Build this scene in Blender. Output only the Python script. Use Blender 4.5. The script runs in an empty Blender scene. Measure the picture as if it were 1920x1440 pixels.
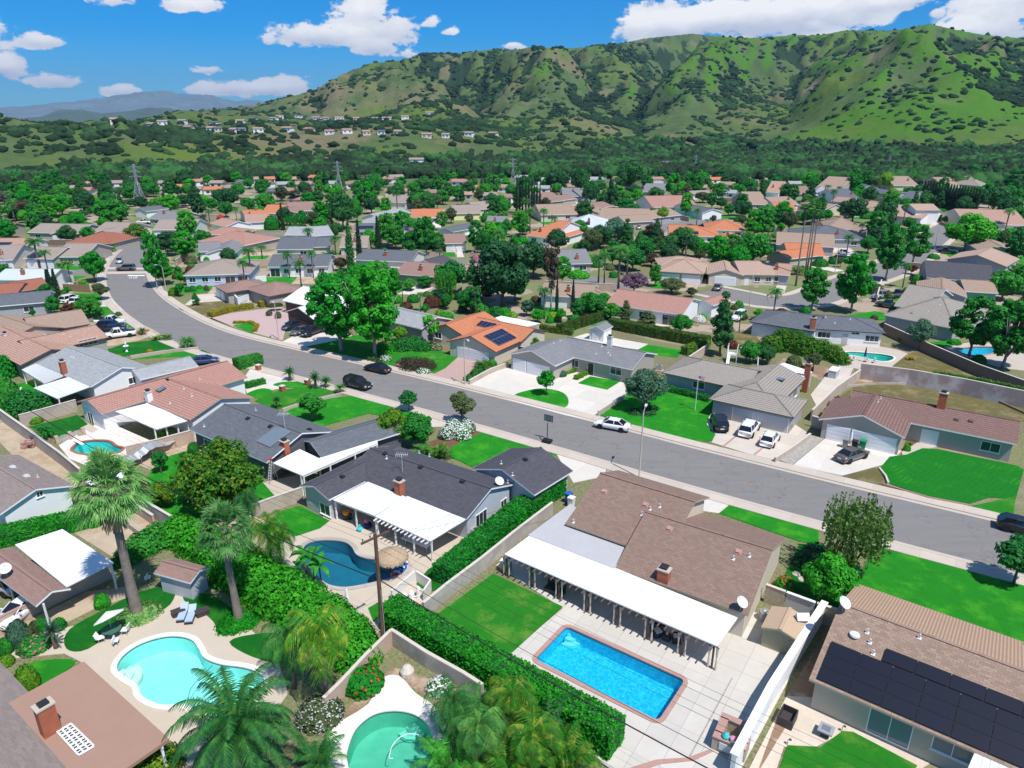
import bpy,bmesh,math,random
import numpy as np
from mathutils import Vector,Matrix
from mathutils.bvhtree import BVHTree
from math import radians,sin,cos,pi,atan2,sqrt
random.seed(7);rng=np.random.default_rng(11)
SC=bpy.context.scene;COL=SC.collection
# ---------------------------------------------------------------- camera
CH=40.0;F=1333.0;PITCH=math.atan((720-215)/F)
cam_data=bpy.data.cameras.new("camera");cam=bpy.data.objects.new("camera",cam_data);COL.objects.link(cam)
cam_data.sensor_width=36;cam_data.lens=F/1920*36
cam_data.clip_start=0.5;cam_data.clip_end=60000
cam.location=(0,0,CH);cam.rotation_euler=(pi/2-PITCH,0,0);SC.camera=cam
CP,SP=cos(PITCH),sin(PITCH)
# ---------------------------------------------------------------- sun and sky
SUN_EL=radians(61);SUN_AZ=radians(-53) # direction towards the sun, measured from +x
sdir=Vector((cos(SUN_AZ)*cos(SUN_EL),sin(SUN_AZ)*cos(SUN_EL),sin(SUN_EL)))
sl=bpy.data.lights.new("sun",'SUN');sl.energy=4.6;sl.angle=radians(.53);sl.color=(1,.965,.91)
so=bpy.data.objects.new("sun",sl);COL.objects.link(so);so.rotation_euler=sdir.to_track_quat('Z','Y').to_euler()
SC.view_settings.view_transform='Standard';SC.view_settings.look='None'
SC.view_settings.exposure=0.2;SC.view_settings.gamma=1
def raydir(px,py):
 u,v=px-960,py-720
 return Vector((u,F*CP-v*SP,-(F*SP+v*CP))).normalized()
def G(px,py,z=0.0):
 d=raydir(px,py);t=(z-CH)/d.z
 return Vector((d.x*t,d.y*t,z))
def PR(p):
 dz=p[2]-CH;dep=p[1]*CP-dz*SP;up=p[1]*SP+dz*CP
 return 960+F*p[0]/dep,720-F*up/dep
def hgt(px,py,ty,z=0):
 b=G(px,py,z);lo,hi=0.0,120.0
 for _ in range(40):
  m=(lo+hi)/2
  if PR((b.x,b.y,z+m))[1]>ty:lo=m
  else:hi=m
 return lo
ZO={'f':(0,0,1),'1':(0,960,3),'2':(640,960,3),'3':(1280,960,3),'4':(0,560,3),'5':(560,560,3),'6':(1280,560,3),
'7':(0,300,4),'8':(480,300,4),'9':(960,300,4),'t':(1440,300,4),'A':(920,860,4),'B':(1360,1080,4),'C':(540,790,4),
'D':(120,640,4),'E':(0,540,6),'F':(0,780,6),'H':(1200,600,16/3),'I':(760,560,4),'J':(380,480,6),'K':(1520,560,4.8),
'L':(0,1200,6),'l':(0,0,2),'r':(960,0,2)}
def Z(z,p):
 a=ZO[z];return(a[0]+p[0]/a[2],a[1]+p[1]/a[2])+tuple(p[2:])
 # ---------------------------------------------------------------- materials
MT={}
def nodes(name):
 m=bpy.data.materials.new(name);m.use_nodes=True;nt=m.node_tree
 b=nt.nodes["Principled BSDF"];MT[name]=m
 return m,nt,b
def N(nt,t,**k):
 n=nt.nodes.new(t)
 for a,v in k.items():setattr(n,a,v)
 return n
def L(nt,a,b):nt.links.new(a,b)
def mixc(nt,fac,a,b,mode='MIX'):
 n=nt.nodes.new('ShaderNodeMix');n.data_type='RGBA';n.blend_type=mode
 for i,v in((0,fac),(6,a),(7,b)):
  if hasattr(v,'links'):L(nt,v,n.inputs[i])
  elif i==0:n.inputs[0].default_value=v
  else:n.inputs[i].default_value=(*v[:3],1)
 return n.outputs[2]
def ramp(nt,fac,lo,hi):
 n=nt.nodes.new('ShaderNodeMapRange');n.inputs[1].default_value=lo;n.inputs[2].default_value=hi
 L(nt,fac,n.inputs[0]);return n.outputs[0]
def noise(nt,vec,scale,det=3,rough=.6):
 n=nt.nodes.new('ShaderNodeTexNoise');n.inputs['Scale'].default_value=scale
 n.inputs['Detail'].default_value=det;n.inputs['Roughness'].default_value=rough
 L(nt,vec,n.inputs['Vector']);return n.outputs[0]
def geo_pos(nt):
 return nt.nodes.new('ShaderNodeNewGeometry').outputs['Position']
def sc3(c,k):return tuple(min(1,max(0,x*k))for x in c)
def bump(nt,b,h,dist,s=.6):
 n=nt.nodes.new('ShaderNodeBump');n.inputs['Strength'].default_value=s;n.inputs['Distance'].default_value=dist
 L(nt,h,n.inputs['Height']);L(nt,n.outputs[0],b.inputs['Normal'])
def M(name,c,rough=.85,var=.18,scale=1.2,fine=14,spec=.3,metal=0,c2=None,th=(.5,.62),bmp=0):
 """plain weathered surface: broad and fine noise, an optional second colour in patches"""
 m,nt,b=nodes(name);pos=geo_pos(nt)
 f1=noise(nt,pos,scale,4);f2=noise(nt,pos,fine,2)
 a=mixc(nt,ramp(nt,f1,.3,.7),sc3(c,1-var),sc3(c,1+var))
 a=mixc(nt,ramp(nt,f2,.2,.8),sc3(c,1-var),a)if var else a
 if c2:a=mixc(nt,ramp(nt,noise(nt,pos,scale*.6,5,.65),th[0],th[1]),a,c2)
 if var:L(nt,a,b.inputs['Base Color'])
 else:b.inputs['Base Color'].default_value=(*c,1)
 b.inputs['Roughness'].default_value=rough;b.inputs['Metallic'].default_value=metal
 b.inputs['Specular IOR Level'].default_value=spec
 if bmp:bump(nt,b,f2,bmp)
 return m
def M_lawn(name,c,c2,stripes=0):
 m,nt,b=nodes(name);pos=geo_pos(nt)
 a=mixc(nt,ramp(nt,noise(nt,pos,.8,5,.65),.3,.7),sc3(c,.82),sc3(c,1.18))
 a=mixc(nt,ramp(nt,noise(nt,pos,30,2),.25,.8),sc3(c,.6),a)
 a=mixc(nt,ramp(nt,noise(nt,pos,.33,6,.72),.5,.66),a,c2);a=mixc(nt,ramp(nt,noise(nt,pos,.9,7,.8),.64,.74),a,(.16,.24,.05));a=mixc(nt,ramp(nt,noise(nt,pos,2.6,4,.7),.6,.75),a,sc3(c,.68))
 if stripes:
  w=N(nt,'ShaderNodeTexWave',wave_type='BANDS');w.inputs['Scale'].default_value=.55
  w.inputs['Distortion'].default_value=1.2;mp=N(nt,'ShaderNodeMapping');mp.inputs['Rotation'].default_value=(0,0,radians(stripes))
  L(nt,pos,mp.inputs[0]);L(nt,mp.outputs[0],w.inputs[0]);a=mixc(nt,ramp(nt,w.outputs[1],.3,.7),sc3(c,.86),a)
 L(nt,a,b.inputs['Base Color']);b.inputs['Roughness'].default_value=.95;b.inputs['Specular IOR Level'].default_value=.1
 bump(nt,b,noise(nt,pos,22,3,.7),.08,1)
 return m
def M_slab(name,c,w=2.4,h=2.4,rot=-34,line=.45,c2=None):
 """concrete or pavers with joints, laid along the street"""
 m,nt,b=nodes(name);pos=geo_pos(nt)
 mp=N(nt,'ShaderNodeMapping');mp.inputs['Rotation'].default_value=(0,0,radians(-rot));L(nt,pos,mp.inputs[0])
 br=N(nt,'ShaderNodeTexBrick');L(nt,mp.outputs[0],br.inputs[0]);br.offset=0 if w>1 else .5
 br.inputs['Scale'].default_value=1;br.inputs['Brick Width'].default_value=w;br.inputs['Row Height'].default_value=h
 br.inputs['Mortar Size'].default_value=.022 if w>1 else .012;br.inputs['Mortar Smooth'].default_value=.3
 br.inputs[1].default_value=(*sc3(c,.93),1);br.inputs[2].default_value=(*(c2 or sc3(c,1.05)),1);br.inputs[3].default_value=(*sc3(c,line),1)
 st=ramp(nt,noise(nt,pos,.5,6,.72),.35,.75)
 a=mixc(nt,st,br.outputs[0],sc3(c,.78),'MIX');a=mixc(nt,.55,br.outputs[0],a)
 L(nt,a,b.inputs['Base Color']);b.inputs['Roughness'].default_value=.8
 return m
def uvn(nt):return N(nt,'ShaderNodeUVMap',uv_map='UVMap').outputs[0]
def M_roof(name,c,kind='shingle',var=.16,c2=None):
 m,nt,b=nodes(name);uv=uvn(nt);pos=geo_pos(nt)
 br=N(nt,'ShaderNodeTexBrick');L(nt,uv,br.inputs[0]);br.inputs['Scale'].default_value=1
 w,h,ms,k={'shingle':(.42,.21,.018,.55),'comp':(.5,.16,.004,.85),'tile':(.36,.4,.028,.42),'spanish':(.28,.4,.03,.5),'metal':(30,.42,.03,.6),'rib':(30,.4,.02,.8)}[kind]
 br.inputs['Brick Width'].default_value=w;br.inputs['Row Height'].default_value=h;br.inputs['Mortar Size'].default_value=ms
 br.inputs['Mortar Smooth'].default_value=.2;br.offset=.5;br.inputs['Bias'].default_value=-.1
 br.inputs[1].default_value=(*sc3(c,1+var),1);br.inputs[2].default_value=(*sc3(c,1-var),1);br.inputs[3].default_value=(*sc3(c,k),1)
 a=mixc(nt,ramp(nt,noise(nt,pos,.35,5,.7),.3,.75),br.outputs[0],c2 or sc3(c,.8));a=mixc(nt,.5,br.outputs[0],a)
 a=mixc(nt,ramp(nt,noise(nt,pos,9,3),.35,.8),a,sc3(c,.8))
 if kind=='rib':
  wv=N(nt,'ShaderNodeTexWave',wave_type='BANDS');wv.inputs['Scale'].default_value=1.4;L(nt,uv,wv.inputs[0]);a=mixc(nt,ramp(nt,wv.outputs[1],.2,.8),sc3(c,.76),a);bump(nt,b,wv.outputs[1],.05,.6)
 if kind in('tile','spanish','metal'):
  sx=N(nt,'ShaderNodeSeparateXYZ');L(nt,uv,sx.inputs[0]);mt=N(nt,'ShaderNodeMath',operation='MODULO');L(nt,sx.outputs[1],mt.inputs[0]);mt.inputs[1].default_value=h
  mm=N(nt,'ShaderNodeMath',operation='DIVIDE');L(nt,mt.outputs[0],mm.inputs[0]);mm.inputs[1].default_value=h
  a=mixc(nt,ramp(nt,mm.outputs[0],.82,.9),a,sc3(c,.45 if kind!='metal' else .75));bump(nt,b,mm.outputs[0],-.05,.8)
 L(nt,a,b.inputs['Base Color']);b.inputs['Roughness'].default_value=.9;b.inputs['Specular IOR Level'].default_value=.2
 return m
def M_leaf(name,c,c2=None,var=.4,trans=.38,tip=None):
 m,nt,b=nodes(name);pos=geo_pos(nt);oi=N(nt,'ShaderNodeObjectInfo')
 tc=N(nt,'ShaderNodeTexCoord').outputs['Object']
 ga=N(nt,'ShaderNodeNewGeometry')
 a=mixc(nt,ramp(nt,noise(nt,pos,.9,3,.7),.32,.68),sc3(c,1-var),sc3(c,1+var))
 a=mixc(nt,ramp(nt,noise(nt,pos,6,2,.7),.35,.7),sc3(c,.62),a)
 if c2:a=mixc(nt,ramp(nt,noise(nt,pos,1.7,4,.75),.5,.62),a,c2)
 hs=N(nt,'ShaderNodeHueSaturation');L(nt,a,hs.inputs['Color'])
 mr=N(nt,'ShaderNodeMapRange');L(nt,oi.outputs['Random'],mr.inputs[0]);mr.inputs[3].default_value=.75;mr.inputs[4].default_value=1.3
 L(nt,mr.outputs[0],hs.inputs['Value'])
 mr2=N(nt,'ShaderNodeMapRange');L(nt,oi.outputs['Random'],mr2.inputs[0]);mr2.inputs[3].default_value=.515;mr2.inputs[4].default_value=.485
 L(nt,mr2.outputs[0],hs.inputs['Hue'])
 L(nt,hs.outputs[0],b.inputs['Base Color']);b.inputs['Roughness'].default_value=.6;b.inputs['Specular IOR Level'].default_value=.25
 if trans:
  tr=N(nt,'ShaderNodeBsdfTranslucent');L(nt,hs.outputs[0],tr.inputs[0]);mx=N(nt,'ShaderNodeMixShader');mx.inputs[0].default_value=trans
  L(nt,b.outputs[0],mx.inputs[1]);L(nt,tr.outputs[0],mx.inputs[2]);L(nt,mx.outputs[0],nt.nodes['Material Output'].inputs[0])
 return m
def asphalt():
 m,nt,b=nodes('asphalt');pos=geo_pos(nt);mp=N(nt,'ShaderNodeMapping');mp.inputs['Rotation'].default_value=(0,0,radians(34));mp.inputs['Scale'].default_value=(.12,1.1,1);L(nt,pos,mp.inputs[0])
 a=mixc(nt,ramp(nt,noise(nt,mp.outputs[0],.8,5,.7),.35,.7),(.185,.172,.166),(.235,.22,.212));a=mixc(nt,ramp(nt,noise(nt,pos,25,2),.3,.8),a,(.19,.178,.172))
 a=mixc(nt,ramp(nt,noise(nt,pos,.35,6,.75),.6,.72),a,(.15,.14,.135));v=N(nt,'ShaderNodeTexVoronoi',feature='DISTANCE_TO_EDGE');v.inputs['Scale'].default_value=.16;nz=N(nt,'ShaderNodeTexNoise');nz.inputs['Scale'].default_value=.8;L(nt,pos,nz.inputs['Vector'])
 s=N(nt,'ShaderNodeVectorMath',operation='MULTIPLY_ADD');s.inputs[1].default_value=(3,3,3);L(nt,nz.outputs['Color'],s.inputs[0]);L(nt,pos,s.inputs[2]);L(nt,s.outputs[0],v.inputs['Vector']);a=mixc(nt,ramp(nt,v.outputs['Distance'],.01,.002),a,(.145,.136,.13))
 L(nt,a,b.inputs['Base Color']);b.inputs['Roughness'].default_value=.92
M_lawn('lawn',(.025,.3,.02),(.06,.34,.02));M_lawn('lawn_dark',(.012,.175,.018),(.03,.19,.015));M_lawn('lawn_striped',(.015,.22,.02),(.03,.27,.015),52)
M_lawn('lawn_dry',(.2,.175,.07),(.3,.235,.13));M_lawn('lawn_patchy',(.03,.27,.02),(.12,.28,.04));M_lawn('lawn_golf',(.02,.3,.06),(.06,.33,.05))
asphalt();M('concrete',(.52,.45,.38),.85,.08,.4,9);M_slab('sidewalk',(.55,.47,.39),3,3,-34,.75)
M_slab('drive',(.6,.53,.45),3.3,3.3,-34,.8);M_slab('drive_white',(.66,.61,.54),4,4,-34,.72);M_slab('paving_white',(.58,.54,.48),1.9,1.9,-34,.62)
M('deck_tan',(.54,.46,.37),.85,.06,.6,9);M('deck_white',(.78,.73,.66),.8,.05,.5,8)
M_slab('pavers_pink',(.55,.38,.33),.22,.11,10,.6,(.45,.3,.26));M_slab('pavers_tan',(.7,.6,.48),.6,.6,-34,.7,(.6,.5,.4));M_slab('patio_pink',(.78,.68,.62),1.6,1.6,-34,.8)
M('pink_drive',(.5,.36,.34),.9,.06,.8,10)
M('gravel',(.45,.41,.37),.95,.35,2,40,bmp=.05);M('soil',(.3,.2,.13),.95,.25,.8,12,c2=(.42,.33,.23));M('soil_light',(.5,.4,.29),.95,.2,.6,10,c2=(.38,.27,.17));M('mulch',(.2,.09,.06),.95,.3,3,20)
M('brick_red',(.42,.13,.07),.85,.2,3,16);M('brick_edge',(.46,.27,.23),.85,.15,3,16);M('stone',(.5,.42,.33),.9,.3,3,12,bmp=.05)
M('block_wall',(.5,.42,.35),.9,.1,.8,10,c2=(.42,.34,.28));M('block_pink',(.52,.38,.3),.9,.1,.8,10);M('block_brown',(.22,.16,.12),.9,.1,.8,8);M('block_grey',(.4,.36,.33),.9,.1,.6,8,c2=(.48,.44,.4));M('block_stained',(.42,.33,.3),.9,.15,.5,6,c2=(.55,.5,.48));M('wall_cap',(.62,.55,.48),.85,.08)
M('stucco_white',(.82,.82,.82),.85,.04,.8,8);M('stucco_offwhite',(.72,.69,.64),.85,.05);M('stucco_tan',(.5,.44,.35),.88,.06);M('stucco_grey',(.38,.38,.4),.88,.06);M('stucco_bluegrey',(.46,.49,.53),.88,.05);M('stucco_greige',(.42,.38,.33),.88,.06);M('stucco_beige',(.62,.55,.45),.88,.06)
M('siding_brown',(.12,.07,.055),.8,.15);M('stucco_yellow',(.8,.74,.4),.85,.04);M('siding_dark',(.12,.12,.14),.8,.1);M('siding_blue',(.45,.55,.7),.8,.06)
M('trim_white',(.84,.84,.84),.6,.02);M('trim_brown',(.16,.1,.08),.7,.08);M('trim_dark',(.06,.055,.06),.7,.08);M('trim_tan',(.45,.38,.3),.75,.06)
M('door_white',(.78,.78,.8),.5,.03);M('door_brown',(.07,.035,.03),.5,.1);M('door_grey',(.5,.5,.5),.5,.05)
M('metal_dark',(.05,.05,.055),.4,.1,metal=.4);M('metal_grey',(.5,.5,.5),.45,.08,metal=.5);M('metal_light',(.7,.7,.7),.5,.04,metal=.1);M('wire',(.02,.02,.02),.6,0);M('steel',(.42,.43,.45),.5,.05,metal=.3)
M('wood_pole',(.16,.09,.06),.9,.3,2,12);M('wood',(.3,.2,.12),.8,.2,3,15);M('bark',(.2,.15,.11),.95,.3,3,15,bmp=.03);M('bark_grey',(.34,.3,.27),.95,.3,3,14,bmp=.03);M('bark_palm',(.26,.21,.18),.95,.35,1.5,18,bmp=.04);M('thatch',(.5,.37,.24),.95,.3,5,25,bmp=.05);M('dead_frond',(.42,.31,.17),.9,.3)
M_slab('flat_white',(.84,.84,.83),3.4,1.2,-34,.72);M('flat_grey',(.46,.45,.46),.8,.07,.5,5);M('flat_blue',(.68,.72,.76),.7,.04);M('flat_brown',(.36,.22,.165),.85,.06,.5,6);M('lattice_white',(.8,.8,.78),.6,.03)
M_roof('r_brown',(.275,.185,.145),'shingle',.22);M_roof('r_dark',(.085,.083,.098),'comp',.25);M_roof('r_slate',(.13,.14,.16),'comp',.25);M_roof('r_lightgrey',(.34,.35,.36),'comp',.22);M_roof('r_greybrown',(.27,.22,.2),'comp',.2)
M_roof('r_pink',(.48,.26,.21),'tile',.1);M_roof('r_tanpink',(.5,.31,.24),'tile',.12);M_roof('r_tan',(.42,.3,.23),'tile',.1);M_roof('r_greige',(.36,.32,.28),'tile',.08);M_roof('r_browntile',(.25,.15,.13),'tile',.12);M_roof('r_orange',(.62,.235,.12),'spanish',.12);M_roof('r_redbrown',(.4,.15,.1),'tile',.1);M_roof('r_solarhouse',(.33,.23,.175),'shingle',.3)
M_roof('r_rib',(.48,.32,.22),'rib',.08);M_roof('r_brown2',(.3,.19,.16),'comp',.15);M_roof('r_midgrey',(.22,.22,.23),'comp',.2);M_roof('r_taupe',(.33,.27,.23),'comp',.15);M_roof('r_white',(.84,.84,.83),'metal',.02);M_roof('r_paleblue',(.55,.6,.62),'comp',.05);M_roof('r_spantan',(.52,.36,.28),'spanish',.12);M_roof('r_metalwhite',(.75,.76,.78),'metal',.04)
M_leaf('lf_bright',(.03,.4,.02),(.075,.5,.03));M_leaf('lf_mid',(.03,.3,.032),(.07,.4,.045));M_leaf('lf_dark',(.035,.17,.045),(.055,.23,.06));M_leaf('lf_lime',(.14,.38,.02),(.22,.44,.03));M_leaf('lf_olive',(.11,.17,.06),(.15,.2,.08));M_leaf('lf_greyg',(.09,.23,.13),(.14,.29,.18));M_leaf('lf_yellow',(.5,.4,.03),(.3,.3,.03));M_leaf('lf_citrus',(.045,.25,.015),(.3,.34,.02));M_leaf('lf_purple',(.2,.12,.17),(.3,.2,.27));M_leaf('lf_red',(.18,.05,.04),(.1,.1,.03));M_leaf('lf_brown',(.12,.09,.055),(.16,.13,.08));M_leaf('lf_grey',(.16,.15,.14),(.22,.2,.19))
M_leaf('lf_palm',(.05,.26,.05),(.13,.33,.06));M_leaf('lf_fan',(.15,.42,.1),(.36,.54,.2),.3);M_leaf('lf_queen',(.06,.3,.02),(.33,.4,.04),.4);M_leaf('lf_cyp',(.025,.085,.03));M_leaf('lf_hedge',(.025,.36,.015),(.06,.46,.02));M_leaf('lf_hedge_dark',(.08,.17,.025),(.2,.24,.03));M_leaf('lf_white',(.75,.75,.72),None,.1,0);M_leaf('lf_pink',(.6,.2,.3),None,.3,0);M_leaf('lf_redfl',(.65,.05,.03),None,.2,0);M_leaf('lf_willow',(.13,.27,.05),(.24,.36,.09));M_leaf('lf_oak',(.045,.1,.04),(.06,.13,.05),.4,0)
def M_glass(name,c,rough=.08):
 m,nt,b=nodes(name);b.inputs['Base Color'].default_value=(*c,1);b.inputs['Roughness'].default_value=rough;b.inputs['Specular IOR Level'].default_value=.8
 return m
M_glass('pane',(.03,.035,.045));M_glass('pane_blue',(.16,.2,.24));M_glass('car_glass',(.012,.014,.02),.05);M_glass('solar',(.008,.007,.014),.3);M_glass('solar_blue',(.012,.018,.05),.2)
def M_paint(name,c,metal=.0):
 m,nt,b=nodes(name);b.inputs['Base Color'].default_value=(*c,1);b.inputs['Roughness'].default_value=.28;b.inputs['Coat Weight'].default_value=.6;b.inputs['Metallic'].default_value=metal
M_paint('car_white',(.8,.8,.8));M_paint('car_black',(.012,.012,.014));M_paint('car_navy',(.015,.025,.06));M_paint('car_grey',(.13,.125,.12),.3);M_paint('car_silver',(.45,.46,.48),.4);M_paint('car_blue',(.03,.06,.16));M_paint('car_green',(.05,.06,.05));M_paint('lens_red',(.4,.01,.01));M_paint('lens_clear',(.7,.7,.7));M('tyre',(.02,.02,.02),.9,.1);M_paint('rim',(.5,.5,.52),.8)
for nm,c in dict(blue_plastic=(.02,.12,.5),teal=(.05,.5,.5),red=(.6,.03,.03),yellow=(.8,.55,.05),green_bin=(.01,.25,.1),black_bin=(.02,.02,.025),grey_bin=(.25,.25,.25),cushion_blue=(.4,.5,.62),wicker=(.06,.05,.05),canvas=(.8,.78,.72),curtain=(.5,.46,.4),shed_tan=(.4,.38,.24),shed_roof=(.5,.36,.25),flag_navy=(.02,.03,.15),pinkp=(.8,.25,.4),orange_p=(.8,.3,.02),glass_table=(.05,.14,.09),clay=(.45,.18,.1)).items():M(nm,c,.6,.06,3)
def M_water(name,tint,rip=.03,pat=0,sc=2.2):
 m,nt,b=nodes(name);out=nt.nodes['Material Output'];pos=geo_pos(nt)
 tr=N(nt,'ShaderNodeBsdfTransparent');gl=N(nt,'ShaderNodeBsdfGlossy');gl.inputs['Roughness'].default_value=.05
 fr=N(nt,'ShaderNodeFresnel');fr.inputs[0].default_value=1.33;mx=N(nt,'ShaderNodeMixShader')
 bp=N(nt,'ShaderNodeBump');bp.inputs['Distance'].default_value=rip;bp.inputs['Strength'].default_value=1
 L(nt,noise(nt,pos,sc*1.5,3,.6),bp.inputs['Height']);L(nt,bp.outputs[0],gl.inputs['Normal']);L(nt,bp.outputs[0],fr.inputs['Normal'])
 tr.inputs[0].default_value=(*tint,1)
 L(nt,fr.outputs[0],mx.inputs[0]);L(nt,tr.outputs[0],mx.inputs[1]);L(nt,gl.outputs[0],mx.inputs[2]);L(nt,mx.outputs[0],out.inputs[0])
 return m
M_water('water',(.75,.95,.95));M_water('water_blue',(.5,.85,.92),.05,sc=3.5);M_water('water_green',(.6,.9,.8));M_water('water_deep',(.42,.66,.74))
def M_basin(name,c,c2,pat):
 m,nt,b=nodes(name);pos=geo_pos(nt)
 a=mixc(nt,ramp(nt,noise(nt,pos,1.2,3),.3,.7),c,c2)
 if pat: # pale caustic network of rippled light, painted into the basin colour
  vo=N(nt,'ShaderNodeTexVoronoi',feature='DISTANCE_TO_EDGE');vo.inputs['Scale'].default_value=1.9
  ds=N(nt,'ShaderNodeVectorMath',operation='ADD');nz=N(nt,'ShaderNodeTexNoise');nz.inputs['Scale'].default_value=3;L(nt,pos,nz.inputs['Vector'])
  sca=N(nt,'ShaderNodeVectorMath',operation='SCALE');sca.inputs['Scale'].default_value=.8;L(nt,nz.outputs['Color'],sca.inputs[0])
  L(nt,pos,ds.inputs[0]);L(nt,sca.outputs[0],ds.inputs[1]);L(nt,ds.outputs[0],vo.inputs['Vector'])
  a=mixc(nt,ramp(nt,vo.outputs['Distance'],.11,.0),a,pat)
 L(nt,a,b.inputs['Base Color']);b.inputs['Roughness'].default_value=.6
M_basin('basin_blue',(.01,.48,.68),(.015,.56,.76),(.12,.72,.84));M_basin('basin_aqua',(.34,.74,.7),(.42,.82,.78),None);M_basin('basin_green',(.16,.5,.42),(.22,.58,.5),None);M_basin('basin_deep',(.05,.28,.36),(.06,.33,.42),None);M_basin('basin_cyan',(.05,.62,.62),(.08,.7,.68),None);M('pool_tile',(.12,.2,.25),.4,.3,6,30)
# ---------------------------------------------------------------- mesh builder
class MB:
 def __init__(s):s.v=[];s.f=[];s.uv=[]
 def add(s,pts,faces,uvs=None):
  b=len(s.v);s.v+=[tuple(p)for p in pts];s.f+=[tuple(b+i for i in f)for f in faces]
  s.uv+=uvs if uvs else[None]*len(faces)
  return s
 def box(s,c,size,ex=(1,0,0),ez=None):
  """box centred at c; ex = its x axis, ez = its up axis"""
  ex=Vector(ex).normalized();ez=Vector(ez or(0,0,1)).normalized();ey=ez.cross(ex).normalized();ez=ex.cross(ey)
  c=Vector(c);a,b,d=size[0]/2,size[1]/2,size[2]/2
  P=[c+ex*(a*i)+ey*(b*j)+ez*(d*k)for k in(-1,1)for j in(-1,1)for i in(-1,1)]
  return s.add(P,[(0,2,3,1),(4,5,7,6),(0,1,5,4),(2,6,7,3),(0,4,6,2),(1,3,7,5)])
 def beam(s,p,q,w,h=None):
  p,q=Vector(p),Vector(q);d=q-p;h=h or w
  up=Vector((0,0,1))if abs(d.normalized().z)<.95 else Vector((1,0,0))
  ey=up.cross(d).normalized();ez=d.cross(ey).normalized()
  return s.box((p+q)/2,(d.length,w,h),d,ez)
 def tube(s,path,rad,n=8,cap=True):
  path=[Vector(p)for p in path];rad=rad if hasattr(rad,'__len__')else[rad]*len(path);b=len(s.v);fr=None
  for i,p in enumerate(path):
   d=(path[min(i+1,len(path)-1)]-path[max(i-1,0)]).normalized()
   if fr is None:fr=d.cross(Vector((0,1,0))if abs(d.y)<.9 else Vector((1,0,0))).normalized()
   fr=(fr-d*fr.dot(d)).normalized();e=d.cross(fr)
   for k in range(n):
    a=2*pi*k/n;s.v.append(tuple(p+(fr*cos(a)+e*sin(a))*rad[i]))
  nf=0
  for i in range(len(path)-1):
   for k in range(n):
    s.f.append((b+i*n+k,b+i*n+(k+1)%n,b+(i+1)*n+(k+1)%n,b+(i+1)*n+k));nf+=1
  if cap:s.f.append(tuple(b+k for k in range(n))[::-1]);s.f.append(tuple(b+(len(path)-1)*n+k for k in range(n)));nf+=2
  s.uv+=[None]*nf;return s
 def lathe(s,prof,c=(0,0,0),n=16):
  """prof = (radius, z) pairs turned about the vertical through c"""
  b=len(s.v);c=Vector(c);nf=0
  for r,z in prof:
   for k in range(n):s.v.append((c.x+r*cos(2*pi*k/n),c.y+r*sin(2*pi*k/n),c.z+z))
  for i in range(len(prof)-1):
   for k in range(n):s.f.append((b+i*n+k,b+i*n+(k+1)%n,b+(i+1)*n+(k+1)%n,b+(i+1)*n+k));nf+=1
  s.uv+=[None]*nf;return s
 def prism(s,pts,z0,z1):
  n=len(pts);P=[(p[0],p[1],z0)for p in pts]+[(p[0],p[1],z1)for p in pts]
  A=sum(pts[i][0]*pts[(i+1)%n][1]-pts[(i+1)%n][0]*pts[i][1]for i in range(n))
  o=list(range(n))if A>0 else list(range(n))[::-1]
  F_=[tuple(n+i for i in o)]+[(o[i],o[(i+1)%n],n+o[(i+1)%n],n+o[i])for i in range(n)]
  return s.add(P,F_)
 def build(s,name,mat,parent=None,smooth=False,loc=None):
  me=bpy.data.meshes.new(name);off=Vector(parent.location)if(parent and parent.parent is None)else Vector((0,0,0))
  if parent and parent.parent is not None:off=Vector(parent.parent.location)
  if loc is not None:off=Vector(loc)
  me.from_pydata([(x-off.x,y-off.y,z-off.z)for x,y,z in s.v],[],s.f)
  if any(u is not None for u in s.uv):
   ul=me.uv_layers.new(name='UVMap');k=0
   for fi,u in enumerate(s.uv):
    for j in range(len(s.f[fi])):
     if u:ul.data[k].uv=u[j]
     k+=1
  me.materials.append(MT[mat]);me.update()
  if smooth:me.polygons.foreach_set('use_smooth',[True]*len(me.polygons))
  o=bpy.data.objects.new(name,me);COL.objects.link(o)
  if parent:o.parent=parent
  elif loc is not None:o.location=off
  return o
LABELS=set();LMK=[]
def tag(o,label,cat,group=None):
 if label in LABELS and not group:print('DUPLABEL',label)
 LABELS.add(label);o['label']=label;o['category']=cat
 if group:o['group']=group
 return o
def thing(name,label,cat,loc=(0,0,0),group=None,rz=0):
 o=bpy.data.objects.new(name,None);COL.objects.link(o);o.location=loc;o.rotation_euler.z=rz;o.empty_display_size=.3
 return tag(o,label,cat,group)
def struct(o,kind='structure'):o['kind']=kind;return o
def qmesh(name,V,mat,nv=4,smooth=False):
 """mesh from an (n, nv, 3) array of separate faces"""
 V=np.asarray(V,dtype=np.float32);n=V.shape[0];me=bpy.data.meshes.new(name)
 me.vertices.add(n*nv);me.vertices.foreach_set('co',V.reshape(-1));me.loops.add(n*nv);me.loops.foreach_set('vertex_index',np.arange(n*nv,dtype=np.int32))
 me.polygons.add(n);me.polygons.foreach_set('loop_start',np.arange(0,n*nv,nv,dtype=np.int32));me.polygons.foreach_set('loop_total',np.full(n,nv,dtype=np.int32))
 me.materials.append(MT[mat]);me.update(calc_edges=True);return me
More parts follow.
